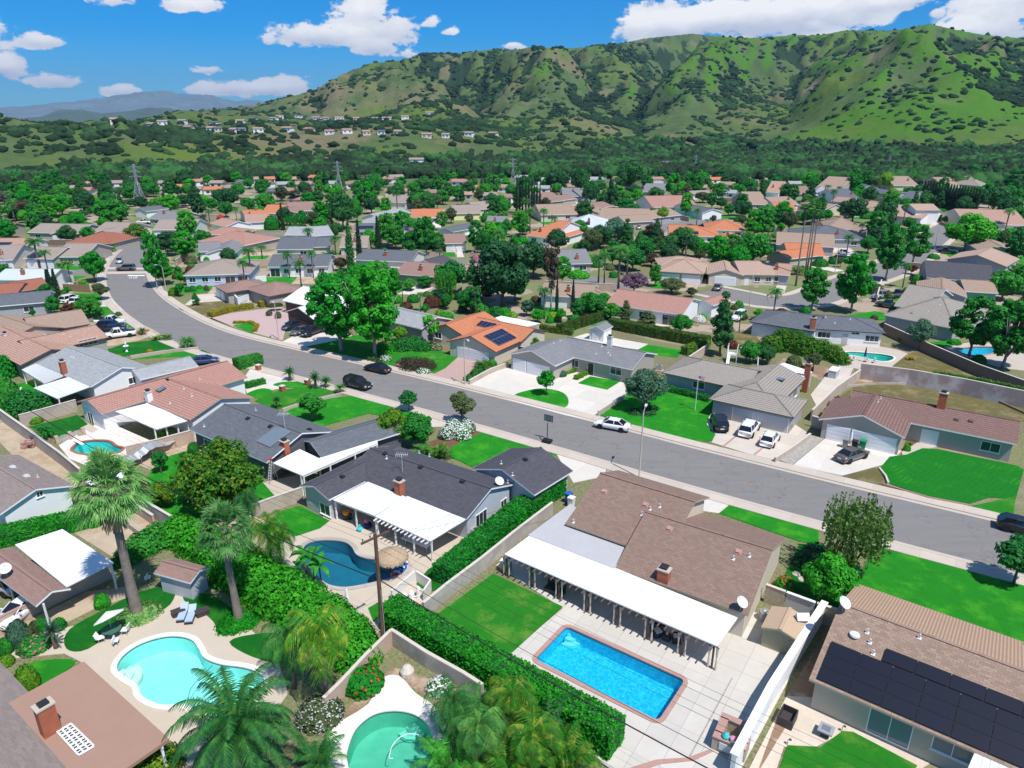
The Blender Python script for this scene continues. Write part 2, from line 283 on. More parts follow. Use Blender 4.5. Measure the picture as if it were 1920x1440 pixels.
def imesh(name,V,Fc,mat,smooth=False):
 V=np.asarray(V,dtype=np.float32);Fc=np.asarray(Fc,dtype=np.int32);me=bpy.data.meshes.new(name);n,k=Fc.shape
 me.vertices.add(len(V));me.vertices.foreach_set('co',V.reshape(-1));me.loops.add(n*k);me.loops.foreach_set('vertex_index',Fc.reshape(-1))
 me.polygons.add(n);me.polygons.foreach_set('loop_start',np.arange(0,n*k,k,dtype=np.int32));me.polygons.foreach_set('loop_total',np.full(n,k,dtype=np.int32))
 if smooth:me.polygons.foreach_set('use_smooth',np.ones(n,dtype=bool))
 me.materials.append(MT[mat]);me.update(calc_edges=True);return me
def spline(pts,n=8,closed=True):
 """Catmull-Rom through points"""
 out=[];m=len(pts);rngi=range(m if closed else m-1)
 for i in rngi:
  g=(lambda k:pts[k%m])if closed else(lambda k:pts[max(0,min(m-1,k))])
  a,b,c,d=(Vector(g(i+k)[:2])for k in(-1,0,1,2))
  for j in range(n):
   t=j/n;out.append(.5*((2*b)+(c-a)*t+(2*a-5*b+4*c-d)*t*t+(3*b-a-3*c+d)*t**3))
 if not closed:out.append(Vector(pts[-1][:2]))
 return out
 # ---------------------------------------------------------------- world: Nishita sky with clouds by direction
W=bpy.data.worlds.new("World");SC.world=W;W.use_nodes=True
def world():
 nt=W.node_tree;bg=nt.nodes['Background'];bg.inputs[1].default_value=.1
 sk=N(nt,'ShaderNodeTexSky',sky_type='NISHITA');sk.sun_disc=False;sk.sun_elevation=SUN_EL;sk.sun_rotation=pi/2-SUN_AZ
 sk.altitude=600;sk.air_density=1.0;sk.dust_density=.1;sk.ozone_density=2.2
 hs=N(nt,'ShaderNodeHueSaturation');hs.inputs['Saturation'].default_value=1.2;hs.inputs['Value'].default_value=1.0;tz=N(nt,'ShaderNodeTexCoord');sz=N(nt,'ShaderNodeSeparateXYZ');L(nt,tz.outputs['Generated'],sz.inputs[0]);L(nt,mixc(nt,1,sk.outputs[0],mixc(nt,ramp(nt,sz.outputs[2],.2,.6),(.31,.66,1.08),(1.5,1.4,1.3)),'MULTIPLY'),hs.inputs['Color'])  # deep blue low down; unseen upper sky brightened, added to lift the shadows
 tc=N(nt,'ShaderNodeTexCoord');sp=N(nt,'ShaderNodeSeparateXYZ');L(nt,tc.outputs['Generated'],sp.inputs[0])
 def ma(op,a,b=None,c=None):
  n=N(nt,'ShaderNodeMath',operation=op)
  for i,v in enumerate((a,b,c)):
   if v is None:continue
   if hasattr(v,'links'):L(nt,v,n.inputs[i])
   else:n.inputs[i].default_value=v
  return n.outputs[0]
 az=ma('ARCTAN2',sp.outputs[0],sp.outputs[1]);el=ma('ARCSINE',sp.outputs[2])
 cb=N(nt,'ShaderNodeCombineXYZ');L(nt,az,cb.inputs[0]);L(nt,ma('MULTIPLY',el,1.7),cb.inputs[1])
 nz=noise(nt,cb.outputs[0],22,8,.6);nb=noise(nt,cb.outputs[0],75,6,.65);na=N(nt,'ShaderNodeTexVoronoi',feature='SMOOTH_F1');na.inputs['Scale'].default_value=26;L(nt,cb.outputs[0],na.inputs['Vector'])
 blobs=[(83,80,46,16,1),(8,130,32,24,1),(103,155,44,17,1),(232,172,40,14,1),(440,170,100,18,1),(535,166,66,22,1),(600,72,100,26,1),(690,62,112,46,1),(683,20,48,40,1),(700,92,60,20,1),
(232,4,50,12,.6),(335,10,42,14,.6),(400,12,40,18,.6),(1240,60,130,36,1),(1330,42,160,48,1),(1440,38,160,58,1),(1560,22,120,44,1),(1680,8,70,20,.9),(1800,62,40,26,1),(1860,58,95,34,1),(1900,15,95,42,1),(1757,25,16,12,.6),(1525,52,22,12,.8),
(960,88,28,9,.9),(762,102,34,11,.7),(395,132,32,9,.5),(805,45,22,13,.55),(843,60,18,9,.5),(-200,60,140,40,1),(2200,40,160,50,1),(-450,150,120,30,1),(2550,90,140,40,1)]
 acc=None;shade=None
 for px,py,rx,ry,k in blobs:
  d=raydir(px,py);a0=atan2(d.x,d.y);e0=math.asin(d.z);sx=1333/rx;sy=1333/ry
  dx=ma('MULTIPLY',ma('SUBTRACT',az,a0),sx);dy=ma('MULTIPLY',ma('SUBTRACT',el,e0),sy)
  dyb=ma('MAXIMUM',dy,ma('MULTIPLY',dy,-1.5)) # flatter undersides
  r=ma('SQRT',ma('ADD',ma('MULTIPLY',dx,dx),ma('MULTIPLY',dyb,dyb)))
  v=ma('MULTIPLY',ma('SUBTRACT',1,r),k)
  acc=v if acc is None else ma('MAXIMUM',acc,v)
  w=ma('MULTIPLY',ma('MAXIMUM',v,0),dy);shade=w if shade is None else ma('ADD',shade,w)
 dens=ma('ADD',ma('MULTIPLY',acc,1.35),ma('ADD',ma('MULTIPLY',ma('SUBTRACT',nz,.52),2.6),ma('MULTIPLY',ma('SUBTRACT',nb,.5),1.0)))
 dens=ma('SUBTRACT',dens,ma('MULTIPLY',ma('SUBTRACT',na.outputs['Distance'],.35),.7))
 mk=N(nt,'ShaderNodeMapRange',interpolation_type='SMOOTHSTEP');L(nt,dens,mk.inputs[0]);mk.inputs[1].default_value=.05;mk.inputs[2].default_value=.38
 gate=N(nt,'ShaderNodeMapRange',interpolation_type='SMOOTHSTEP');L(nt,acc,gate.inputs[0]);gate.inputs[1].default_value=-.35;gate.inputs[2].default_value=.05
 cov=ma('MULTIPLY',mk.outputs[0],gate.outputs[0])
 lum=ma('ADD',ma('MULTIPLY',shade,1.3),ma('ADD',ma('MULTIPLY',ma('SUBTRACT',nz,.5),1.2),.78))
 cc=mixc(nt,ramp(nt,lum,.4,1.15),(5.4,5.8,6.9),(9.6,9.5,9.4))
 L(nt,mixc(nt,cov,hs.outputs[0],cc),bg.inputs[0])
world()
# ---------------------------------------------------------------- surfaces: ground sheet with pool openings, patches laid on it
POOL_HOLES=[];PATCHES=[];AVOID=[]
def loops_mesh(name,outer,holes,z,mat,skirt=None):
 bm=bmesh.new();es=[]
 for lp in[outer]+holes:
  vs=[bm.verts.new((p[0],p[1],z))for p in lp];es+=[bm.edges.new((vs[i],vs[(i+1)%len(vs)]))for i in range(len(vs))]
 bmesh.ops.triangle_fill(bm,use_beauty=True,use_dissolve=False,edges=es)
 for f in bm.faces:
  if f.normal.z<0:f.normal_flip()
 if skirt is not None:
  for e in es:
   if e.is_valid and len(e.link_faces)==1:
    a,b=e.verts;c=bm.verts.new((b.co.x,b.co.y,skirt));d=bm.verts.new((a.co.x,a.co.y,skirt));bm.faces.new((a,b,c,d))
 me=bpy.data.meshes.new(name);bm.to_mesh(me);bm.free();me.materials.append(MT[mat])
 o=bpy.data.objects.new(name,me);COL.objects.link(o);return o
LAY={'soil':.012,'paving':.03,'drive':.05,'lawn':.075,'road':.02};LC={}
def patch(name,layer,mat,pts,z='f',smooth=0,hole=None):
 pts=[Z(z,p)for p in pts];P=[G(*p,LAY[layer])for p in pts]
 if smooth:P=spline([(p.x,p.y)for p in P],smooth)
 LC[layer]=LC.get(layer,0)+1;h=LAY[layer]+(LC[layer]%4)*.0042
 PATCHES.append((name,[(p[0],p[1])for p in P],h,mat,hole));return P
def flush_patches():
 for name,P,h,mat,hole in PATCHES:
  hs=[POOL_HOLES[i]for i in(hole if isinstance(hole,(list,tuple))else[hole])]if hole is not None else[]
  struct(loops_mesh(name,P,hs,h,mat,0.0))
def pool(label,pts,z='f',smooth=6,basin='basin_aqua',water='water',coping='deck_white',cw=.35,group=None,depth=1.5,copz=.10):
 P=[G(*Z(z,p),.03)for p in pts];P=spline([(p.x,p.y)for p in P],smooth)if smooth else[Vector((p.x,p.y))for p in P]
 n=len(P);A=sum(P[i].x*P[(i+1)%n].y-P[(i+1)%n].x*P[i].y for i in range(n))
 if A<0:P=P[::-1]
 def off(d):
  o=[]
  for i in range(n):
   t=(P[(i+1)%n]-P[i-1]).normalized();o.append(P[i]+Vector((t.y,-t.x))*d)
  return o
 c=sum(P,Vector((0,0)))/n;r=thing('swimming_pool',label,'swimming pool',(c.x,c.y,0),group)
 POOL_HOLES.append([tuple(p)for p in off(.02)])
 def ring(o1,z1,o2,z2):
  m=MB();a=[(p.x,p.y,z1)for p in off(o1)];b=[(p.x,p.y,z2)for p in off(o2)]
  return m.add(a+b,[(i,(i+1)%n,n+(i+1)%n,n+i)for i in range(n)])
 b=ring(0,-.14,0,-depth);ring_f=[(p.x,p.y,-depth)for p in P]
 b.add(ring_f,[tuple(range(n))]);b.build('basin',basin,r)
 ring(-.004,.05,-.004,-.16).build('waterline_tile','pool_tile',r)
 m=MB();A1=[(p.x,p.y,copz)for p in off(-.03)];A2=[(p.x,p.y,copz)for p in off(cw)];A3=[(p.x,p.y,0)for p in off(cw)];A4=[(p.x,p.y,.0)for p in off(-.03)]
 m.add(A4+A1+A2+A3,[(k*n+i,k*n+(i+1)%n,(k+1)*n+(i+1)%n,(k+1)*n+i)for k in range(3)for i in range(n)]);m.build('coping',coping,r)
 MB().add([(p.x,p.y,-.1)for p in P],[tuple(range(n))]).build('water',water,r)
 return r,P
def ribbon(name,pts,w0,w1,z,mat,zs=None,kerb=False):
 """strip along a world polyline between lateral offsets w0 and w1"""
 m=MB();V1=[];n=len(pts)
 for i in range(n):
  t=(pts[min(i+1,n-1)]-pts[max(i-1,0)]).normalized();nn=Vector((-t.y,t.x));V1+=[pts[i]+nn*w0,pts[i]+nn*w1]
 P=[(p.x,p.y,z)for p in V1];b=[(p.x,p.y,0)for p in V1];k=len(P)
 m.add(P+b,[(2*i,2*i+2,2*i+3,2*i+1)for i in range(n-1)]+[(2*i,2*i+2,k+2*i+2,k+2*i)for i in range(n-1)]+[(2*i+1,2*i+3,k+2*i+3,k+2*i+1)for i in range(n-1)])
 return struct(m.build(name,mat))
 # ---------------------------------------------------------------- houses
HS=[]
def face_uv(P,u,v,o):return[((Vector(p)-o).dot(u),(Vector(p)-o).dot(v))for p in P]
class House:
 def __init__(s,label,roof,wall='stucco_offwhite',fascia='trim_white',ze=2.75,slope=.34,short=None,name='house',cat='house'):
  s.label,s.roofm,s.wallm,s.fm,s.ze,s.slope,s.name,s.cat=label,roof,wall,fascia,ze,slope,name,cat
  s.roof=MB();s.wall=MB();s.fas=MB();s.foot=[];s.short=short;s.ex=None;s.openings=[];s.extra=[]
 def wing(s,A,B,C,z='f',ax='ab',ends='gg',rf=.5,ze=None,slope=None,o=.5,dz=0,walls=True,auto='',base=0,far=None):
  ze=ze or s.ze;slope=slope or s.slope;A,B=Z(z,A),Z(z,B)
  a,b=G(*A,ze),G(*B,ze);ex=(b-a).normalized();ln=(b-a).length;ey=Vector((-ex.y,ex.x,0))
  if isinstance(C,(int,float)):
   if ey.y<0:ey=-ey
   D=C
  else:
   C=Z(z,C)
   if len(C)==3:
    D=8.0
    for _ in range(30):
     q=G(C[0],C[1],ze+slope*D/2);D=abs(2*(q-b).dot(ey))
    if(q-b).dot(ey)<0:ey=-ey
   else:
    q=G(*C,ze)
    if(q-b).dot(ey)<0:ey=-ey
    D=(q-b).dot(ey)
  if s.ex is None:s.ex=ex
  o3=a;L_,D_=ln,D
  if ax=='bc':o3,ex,ey,L_,D_=b,ey,-ex,D,ln
  zr=ze+slope*rf*D_;zf=zr-slope*(1-rf)*D_;zr+=dz
  hu=min(D_*.5,L_*.5);u0=hu if ends[0]=='h' else 0;u1=L_-hu if ends[1]=='h' else L_
  T=lambda u,v,zz:o3+ex*u+ey*v+Vector((0,0,zz-o3.z))
  n0,n1,f0,f1,r0,r1=T(0,0,ze),T(L_,0,ze),T(0,D_,zf),T(L_,D_,zf),T(u0,rf*D_,zr),T(u1,rf*D_,zr)
  tops=[([n0,n1,r1,r0],ex),([f1,f0,r0,r1],-ex)]
  if ends[0]=='h':tops.append(([f0,n0,r0],-ey))
  if ends[1]=='h':tops.append(([n1,f1,r1],ey))
  t=Vector((0,0,-.16));flip=ex.cross(ey).z<0
  for P,u in tops:
   nrm=(P[1]-P[0]).cross(P[2]-P[0]).normalized();v=nrm.cross(u).normalized()
   if flip:P=P[::-1];v=-v
   uv=face_uv(P,u,v,P[0]if not flip else P[-1])
   if far and u is tops[1][1]:s.extra.append((MB().add(P,[tuple(range(len(P)))],[uv]),far))
   s.roof.add(P,[tuple(range(len(P)))]if not(far and u is tops[1][1])else[],[uv]if not(far and u is tops[1][1])else[])
   if u is tops[0][1]:s.plane=(n0,ex,nrm if nrm.z>0 else-nrm)
   s.fas.add([p+t for p in P][::-1],[tuple(range(len(P)))])
  cap=[(r0,r1)]+([(n0,r0),(f0,r0)]if ends[0]=='h' else[])+([(n1,r1),(f1,r1)]if ends[1]=='h' else[])
  for p,q in cap:
   if(q-p).length>.3:s.roof.beam(p+Vector((0,0,.02)),q+Vector((0,0,.02)),.26,.07)
  loop=[n0,n1]+([r1]if ends[1]=='g' else[])+[f1,f0]+([r0]if ends[0]=='g' else[])
  k=len(loop);s.fas.add([p+Vector((0,0,.012))for p in loop]+[p+t for p in loop],[(i,(i+1)%k,k+(i+1)%k,k+i)for i in range(k)])
  # proud white barge strip so that the eave line reads
  og0=o if ends[0]=='h' else .35;og1=o if ends[1]=='h' else .35
  if walls:
   zn,zg=ze+slope*o-.17,zf+slope*o-.17;zt=zr-.2
   w=[T(og0,o,base),T(L_-og1,o,base),T(L_-og1,D_-o,base),T(og0,D_-o,base)]
   w2=[T(og0,o,zn),T(L_-og1,o,zn),T(L_-og1,D_-o,zg),T(og0,D_-o,zg)]
   m=s.wall;m.add([w[0],w[1],w2[1],w2[0]],[(0,1,2,3)]);m.add([w[2],w[3],w2[3],w2[2]],[(0,1,2,3)])
   for i,j,e,u in((1,2,ends[1],L_-og1),(3,0,ends[0],og0)):
    if e=='g':m.add([w[i],w[j],w2[j],T(u,rf*D_,zt),w2[i]],[(0,1,2,3,4)])
    else:m.add([w[i],w[j],w2[j],w2[i]],[(0,1,2,3)])
   s.openings.append((w,ze,ends,auto))
  s.foot.append([T(0,0,0),T(L_,0,0),T(L_,D_,0),T(0,D_,0)]);return s
 def done(s):
  cs=[p for f in s.foot for p in f];c=sum(cs,Vector((0,0,0)))/len(cs);s.c=Vector((c.x,c.y,0))
  s.root=thing(s.name,s.label,s.cat,s.c);s.rooto=s.roof.build('roof',s.roofm,s.root);s.fas.build('roof_trim',s.fm,s.root)
  if s.wall.v:s.wall.build('wall',s.wallm,s.root)
  for m_,f_ in s.extra:m_.build('roof',f_,s.root)
  V=[];Fc=[]
  for m in(s.roof,s.wall):
   b=len(V);V+=m.v;Fc+=[tuple(b+i for i in f)for f in m.f]
  s.bvh=BVHTree.FromPolygons(V,Fc);HS.append(s);AVOID.extend([[(p.x,p.y)for p in f]for f in s.foot])
  if s.short:LMK.append((s.short,s.c))
  for w,ze,ends,auto in s.openings:
   for part in auto.split():
    side,what=part.split(':');i='nrfl'.index(side);a,b=w[i],w[(i+1)%4];ln=(b-a).length;d=(b-a).normalized();nr=d.cross(Vector((0,0,1)))
    ctr=sum(w,Vector((0,0,0)))/4
    if(a-ctr).dot(nr)<0:nr=-nr
    items=what.split(',');n=len(items)
    for k,it in enumerate(items):
     p=a+d*(ln*(k+.5)/n)
     if it=='g':s.opening(p+Vector((0,0,1.1)),nr,min(5,ln/n*.85),2.15,'garage')
     elif it=='w':s.opening(p+Vector((0,0,1.5)),nr,min(1.9,ln/n*.5),1.15)
     elif it=='d':s.opening(p+Vector((0,0,1.05)),nr,1.0,2.1,'door')
     elif it=='s':s.opening(p+Vector((0,0,1.08)),nr,min(2.6,ln/n*.8),2.1,'slide')
  return s
 def hit(s,px,py,quiet=False):
  r=s.bvh.ray_cast(Vector((0,0,CH)),raydir(px,py))
  if r[0]is None:
   if not quiet:print('MISS',s.label[:40],px,py)
   return None,None
  nn=r[1]if r[1].dot(raydir(px,py))<0 else-r[1]
  return r[0],nn
 def opening(s,p,nr,w,h,kind='window',frame='trim_white',pane='pane',split=2,door='door_white'):
  nr=Vector((nr.x,nr.y,0)).normalized();d=Vector((0,0,1)).cross(nr);up=Vector((0,0,1));f=.07
  if kind=='garage':
   fr=MB();fr.box(p+nr*.02,(w+.24,.05,h+.12),d);o=fr.build('garage_door',frame,s.root)
   m=MB();m.box(p+nr*.05-up*.04,(w,.05,h),d)
   for k in range(1,4):m.box(p+nr*.078+up*(h*(k/4-.5)-.04),(w,.012,.03),d)
   m.build('door_panel',door,o)
   m=MB()
   for k in range(1,4):m.box(p+nr*.08+up*(h*(k/4-.5)-.04),(w*.99,.014,.025),d)
   m.build('panel_joint','door_grey',o);return o
  fr=MB()
  if kind=='door':
   fr.box(p+nr*.02,(w+.16,.06,h+.1),d);o=fr.build('door',frame,s.root);MB().box(p+nr*.06,(w,.04,h),d).build('door_panel',door,o);return o
  for k in(-1,1):fr.box(p+nr*.03+d*(k*w/2),(f,.08,h+f),d);fr.box(p+nr*.028+up*(k*h/2),(w,.07,f),d)
  for k in range(1,split):fr.box(p+nr*.026+d*(w*(k/split-.5)),(.05,.06,h),d)
  if kind=='window':fr.box(p+nr*.06-up*(h/2+.06),(w+.2,.14,.06),d)
  o=fr.build('sliding_door' if kind=='slide' else 'window',frame,s.root)
  MB().box(p+nr*.01,(w,.02,h),d).build('pane',pane,o);return o
 def win(s,px,py,w=1.5,h=1.1,kind='window',z='f',zc=None,**k):
  px,py=Z(z,(px,py));p,n=s.hit(px,py)
  if p is None or abs(n.z)>.3:print('BADWIN',s.label[:30],px,py);return
  if zc is not None:p=Vector((p.x,p.y,zc))
  return s.opening(p,n,w,h,kind,**k)
 def chimney(s,px,py,h,w=.9,d=.6,mat='brick_red',z='f',cap='concrete',ground=False,lid=True):
  px,py=Z(z,(px,py));p=G(px,py,0)if ground else s.hit(px,py)[0]
  if p is None:return
  m=MB();z0=0 if ground else p.z-.8;zt=h if ground else p.z+h
  m.box((p.x,p.y,(z0+zt)/2),(w,d,zt-z0),s.ex);o=m.build('chimney',mat,s.root)
  MB().box((p.x,p.y,zt+.06),(w+.14,d+.14,.12),s.ex).build('chimney_cap',cap,o)
  if lid:MB().box((p.x,p.y,zt+.22),(w*.55,d*.6,.2),s.ex).box((p.x,p.y,zt+.36),(w*.75,d*.8,.05),s.ex).build('spark_arrestor','metal_dark',o)
  return o
 def on_roof(s,kind,pts,z='f',mat=None):
  for q in pts:
   px,py=Z(z,q);p,n=s.hit(px,py,True)
   if p is None:continue
   m=MB();e=Vector((1,0,0));e=s.ex
   if kind=='roof_vent':m.box(p+n*.1,(.42,.38,.2),e,n).box(p+n*.03,(.6,.55,.06),e,n);mt=mat or s.roofm
   elif kind=='vent_pipe':m.tube([p-Vector((0,0,.1)),p+Vector((0,0,.36))],.045,8).box(p+n*.03,(.26,.26,.03),e,n).tube([p+Vector((0,0,.32)),p+Vector((0,0,.38))],.065,8);mt=mat or 'metal_light'
   elif kind=='skylight':m.box(p+n*.08,(1.1,1.1,.16),e,n);o=m.build(kind,'metal_dark',s.root);MB().box(p+n*.17,(.95,.95,.04),e,n).build('pane','pane_blue',o);continue
   elif kind=='satellite_dish':
    o=MB().tube([p,p+Vector((0,0,.7))],.03,6).build(kind,'metal_grey',s.root);c=p+Vector((0,0,.85));dd=Vector((.35,-.5,.75)).normalized();u=dd.cross(Vector((0,0,1))).normalized();v=dd.cross(u)
    rings=[(0,0),(.2,.02),(.38,.07),(.5,.14)];V=[c+u*(r*cos(a))+v*(r*sin(a))+dd*hh for r,hh in rings for a in[2*pi*k/20 for k in range(20)]]
    mm=MB();mm.add(V,[(i*20+k,i*20+(k+1)%20,(i+1)*20+(k+1)%20,(i+1)*20+k)for i in range(3)for k in range(20)]);mm.tube([c-v*.45+dd*.1,c+dd*.5],.02,5);mm.build('dish','metal_light',o);continue
   elif kind=='antenna':
    m.tube([p,p+Vector((0,0,2.2))],.025,5)
    for k in range(7):m.beam(p+Vector((-.6+.2*k,-.7+.05*k,2.1)),p+Vector((-.6+.2*k,.7-.05*k,2.1)),.02)
    m.beam(p+Vector((-.7,0,2.1)),p+Vector((.7,0,2.1)),.025);mt='metal_light'
   m.build(kind,mt,s.root)
 def solar(s,quad,nu,nv,z='f',skip=(),mat='solar',up=.14):
  P=[]
  for q in quad:
   px,py=Z(z,q);p,n=s.hit(px,py)
   if p is None:return
   P.append(p)
   # keep the array a true parallelogram on the roof plane
  n=(P[1]-P[0]).cross(P[3]-P[0]).normalized();n=n if n.z>0 else-n
  U=((P[1]-P[0])+(P[2]-P[3]))/2;V=((P[3]-P[0])+(P[2]-P[1]))/2;o=P[0]+n*up;g=.012
  for j in range(nv):
   for i in range(nu):
    if(i,j)in skip:continue
    a=o+U*((i+g)/nu)+V*((j+g)/nv);du=U*((1-2*g)/nu);dv=V*((1-2*g)/nv);q=[a,a+du,a+du+dv,a+dv]
    t=n*-.045;q2=[x+t for x in q];m=MB();m.add(q+q2,[(0,1,2,3),(7,6,5,4)]+[(k,4+k,4+(k+1)%4,(k+1)%4)for k in range(4)]);fr=m.build('solar_panel','metal_grey',s.root)
    s2=.97;cc=sum(q,Vector((0,0,0)))/4;MB().add([cc+(x-cc)*s2+n*.006 for x in q],[(0,1,2,3)]).build('solar_glass',mat,fr)
 def solar2(s,px,py,pw,ph,nu,nv,sgn=1,mat='solar'):
  p,n=s.hit(px,py);U=Vector((0,0,1)).cross(n).normalized();U=U*(sgn if U.x>0 else-sgn);V=n.cross(U);V=V if V.z<0 else-V;g=.012
  for j in range(nv):
   for i in range(nu):
    a=p+n*.16+U*(pw*(i+g))+V*(ph*(j+g));q=[a,a+U*pw*.98,a+U*pw*.98+V*ph*.98,a+V*ph*.98];q2=[x-n*.05 for x in q]
    fr=MB().add(q+q2,[(0,1,2,3),(7,6,5,4)]+[(k,4+k,4+(k+1)%4,(k+1)%4)for k in range(4)]).build('solar_panel','flat_grey' if mat=='solar_blue' else 'metal_dark',s.root);cc=sum(q,Vector((0,0,0)))/4
    MB().add([cc+(x-cc)*.985+n*.006 for x in q],[(0,1,2,3)]).build('solar_glass',mat,fr)
 def cover(s,quad,z='f',zi=2.75,zo=2.35,posts=4,mat='flat_white',post='trim_white',rafters=0,raf='trim_white',th=.12,pw=.14,name='patio_cover',uv=None,curtains=False,lattice=0,sides=()):
  """roof over a patio: quad = inner left, inner right, outer right, outer left"""
  q=[G(*Z(z,p),zi if i<2 else zo)for i,p in enumerate(quad)]
  if lattice:
   m=MB();n_=lattice
   for k in range(n_+1):t=k/n_;m.beam(q[0].lerp(q[3],t),q[1].lerp(q[2],t),.07,.05)
   for k in range(7):t=k/6;m.beam(q[0].lerp(q[1],t)-Vector((0,0,.1)),q[3].lerp(q[2],t)-Vector((0,0,.1)),.07,.14)
   o=m.build(name,mat,s.root)
  else:
   m=MB();t=Vector((0,0,-th));u=(q[1]-q[0]).normalized();v=(q[3]-q[0]).normalized();uvs=[face_uv(q,v,u,q[0])]
   m.add(q+[p+t for p in q],[(0,1,2,3)[::-1],(4,5,6,7)]+[(k,(k+1)%4,4+(k+1)%4,4+k)for k in range(4)],[[w for w in uvs[0]][::-1]]+[None]*5);o=m.build(name,mat,s.root)
  zp=zo-(0 if lattice else th)
  for k in range(posts):
   t=(k+.02)/max(1,posts-1)if k<posts-1 else .985;p=q[3].lerp(q[2],t).lerp(q[0].lerp(q[1],t),.05)
   pp=MB().box((p.x,p.y,zp/2-.02),(pw,pw,zp),s.ex).build('post',post,s.root)
   if curtains and 0<=k<posts:
    for sg in(-1,1):
     e=(q[2]-q[3]).normalized();c=MB();c0=p+e*sg*.3;prof=[(.12,2.1),(.09,1.5),(.05,1.05),(.08,.6),(.1,.1)]
     c.lathe(prof,(c0.x,c0.y,0),10);c.build('curtain','curtain',pp)
  MB().beam(q[3].lerp(q[0],.05)-Vector((0,0,th+.12)),q[2].lerp(q[1],.05)-Vector((0,0,th+.12)),.1,.2).build('beam',post if not rafters else raf,s.root)
  if rafters:
   for k in range(rafters):
    t=(k+.5)/rafters;a=q[3].lerp(q[2],t);b=q[0].lerp(q[1],t);d=(a-b).normalized();MB().beam(b.lerp(a,.5)-Vector((0,0,th+.06)),a+d*.45-Vector((0,0,th+.06)),.07,.13).build('rafter',raf,s.root)
  AVOID.append([(p.x,p.y)for p in q]);return o
  # ---------------------------------------------------------------- vegetation meshes (shared between copies)
def unit(n,r):v=r.normal(size=(n,3));return v/np.linalg.norm(v,axis=1)[:,None]
def leaf_quads(P,Nn,size,r,aspect=.62):
 n=len(P);t=np.cross(Nn,unit(n,r));t/=np.linalg.norm(t,axis=1)[:,None]+1e-9;b=np.cross(Nn,t);s=(size*r.uniform(.6,1.35,n))[:,None]
 a,c=t*s,b*s*aspect;bend=Nn*s*.25
 return np.stack([P-a,P+c-bend,P+a,P-c-bend],axis=1)
def clump_crown(r,clumps,per,size,up=.3):
 out=[]
 for c,rad in clumps:
  d=unit(per,r);rr=rad*r.uniform(.45,1.06,per)**.6
  P=np.array(c)+d*rr[:,None]*np.array([1,1,.82]);Nn=d+unit(per,r)*.55+np.array([0,0,up]);Nn/=np.linalg.norm(Nn,axis=1)[:,None]
  out.append(leaf_quads(P,Nn,size,r))
 return np.concatenate(out)
def fit_clumps(r,n,rad,zc,rz,cr,shape=0):
 """clump centres spread through an ellipsoid, biased outwards; shape<0 narrows the top"""
 out=[]
 for i in range(n):
  d=unit(1,r)[0];k=r.uniform(.25,.92)**.5;z=d[2]*k;w=1+shape*z
  out.append(((d[0]*k*rad*w,d[1]*k*rad*w,zc+z*rz),cr*r.uniform(.65,1.25)))
 return out
def limbs(r,h,hc,rad,n,r0,lean=0):
 m=MB();top=(lean,0,hc);m.tube([(0,0,-.1),(lean*.2,.04*h*.1,hc*.3),(lean*.5,-.03*h*.1,hc*.65),top],[r0*1.3,r0,r0*.85,r0*.6],9)
 for i in range(n):
  a=2*pi*i/n+r.uniform(-.4,.4);l=rad*r.uniform(.55,.85);z0=hc*r.uniform(.6,1.0);p0=(lean*.9,0,z0)
  m.tube([p0,(lean+cos(a)*l*.45,sin(a)*l*.45,z0+(h-hc)*.28),(lean+cos(a)*l,sin(a)*l,z0+(h-hc)*r.uniform(.45,.75))],[r0*.5,r0*.32,r0*.12],6)
 return m
 # kind: (height, crown width, crown base, clumps, leaves each, leaf size, clump radius, shape, trunk radius, limbs)
BROAD={'broad':(8,7,2.4,34,150,.26,1.15,0,.2,6),'syc':(13,8.8,2.2,66,105,.3,1.0,-.22,.26,9),'round':(6,6,1.2,46,150,.23,1.0,0,.2,5),'citrus':(7.2,9.4,.9,90,130,.2,1.15,0,.2,6),
'small':(4.2,3.4,1.5,22,110,.17,.6,-.2,.09,5),'olive':(6.5,6,1.6,34,150,.16,.95,.1,.2,6),'euc':(14,6,4.5,30,90,.3,.95,-.1,.25,7),'conif':(14,5,1.2,44,120,.3,1.0,-.72,.24,3),'willow':(8,5.6,1.0,22,46,.17,.7,-.1,.16,9),'poll':(5.5,5,2.2,16,45,.25,.6,0,.2,9),'bloom':(6,6.5,1.6,40,110,.2,.85,0,.18,6),'oak':(8,9,1.6,40,100,.42,1.5,0,.3,5)}
PROTO={}
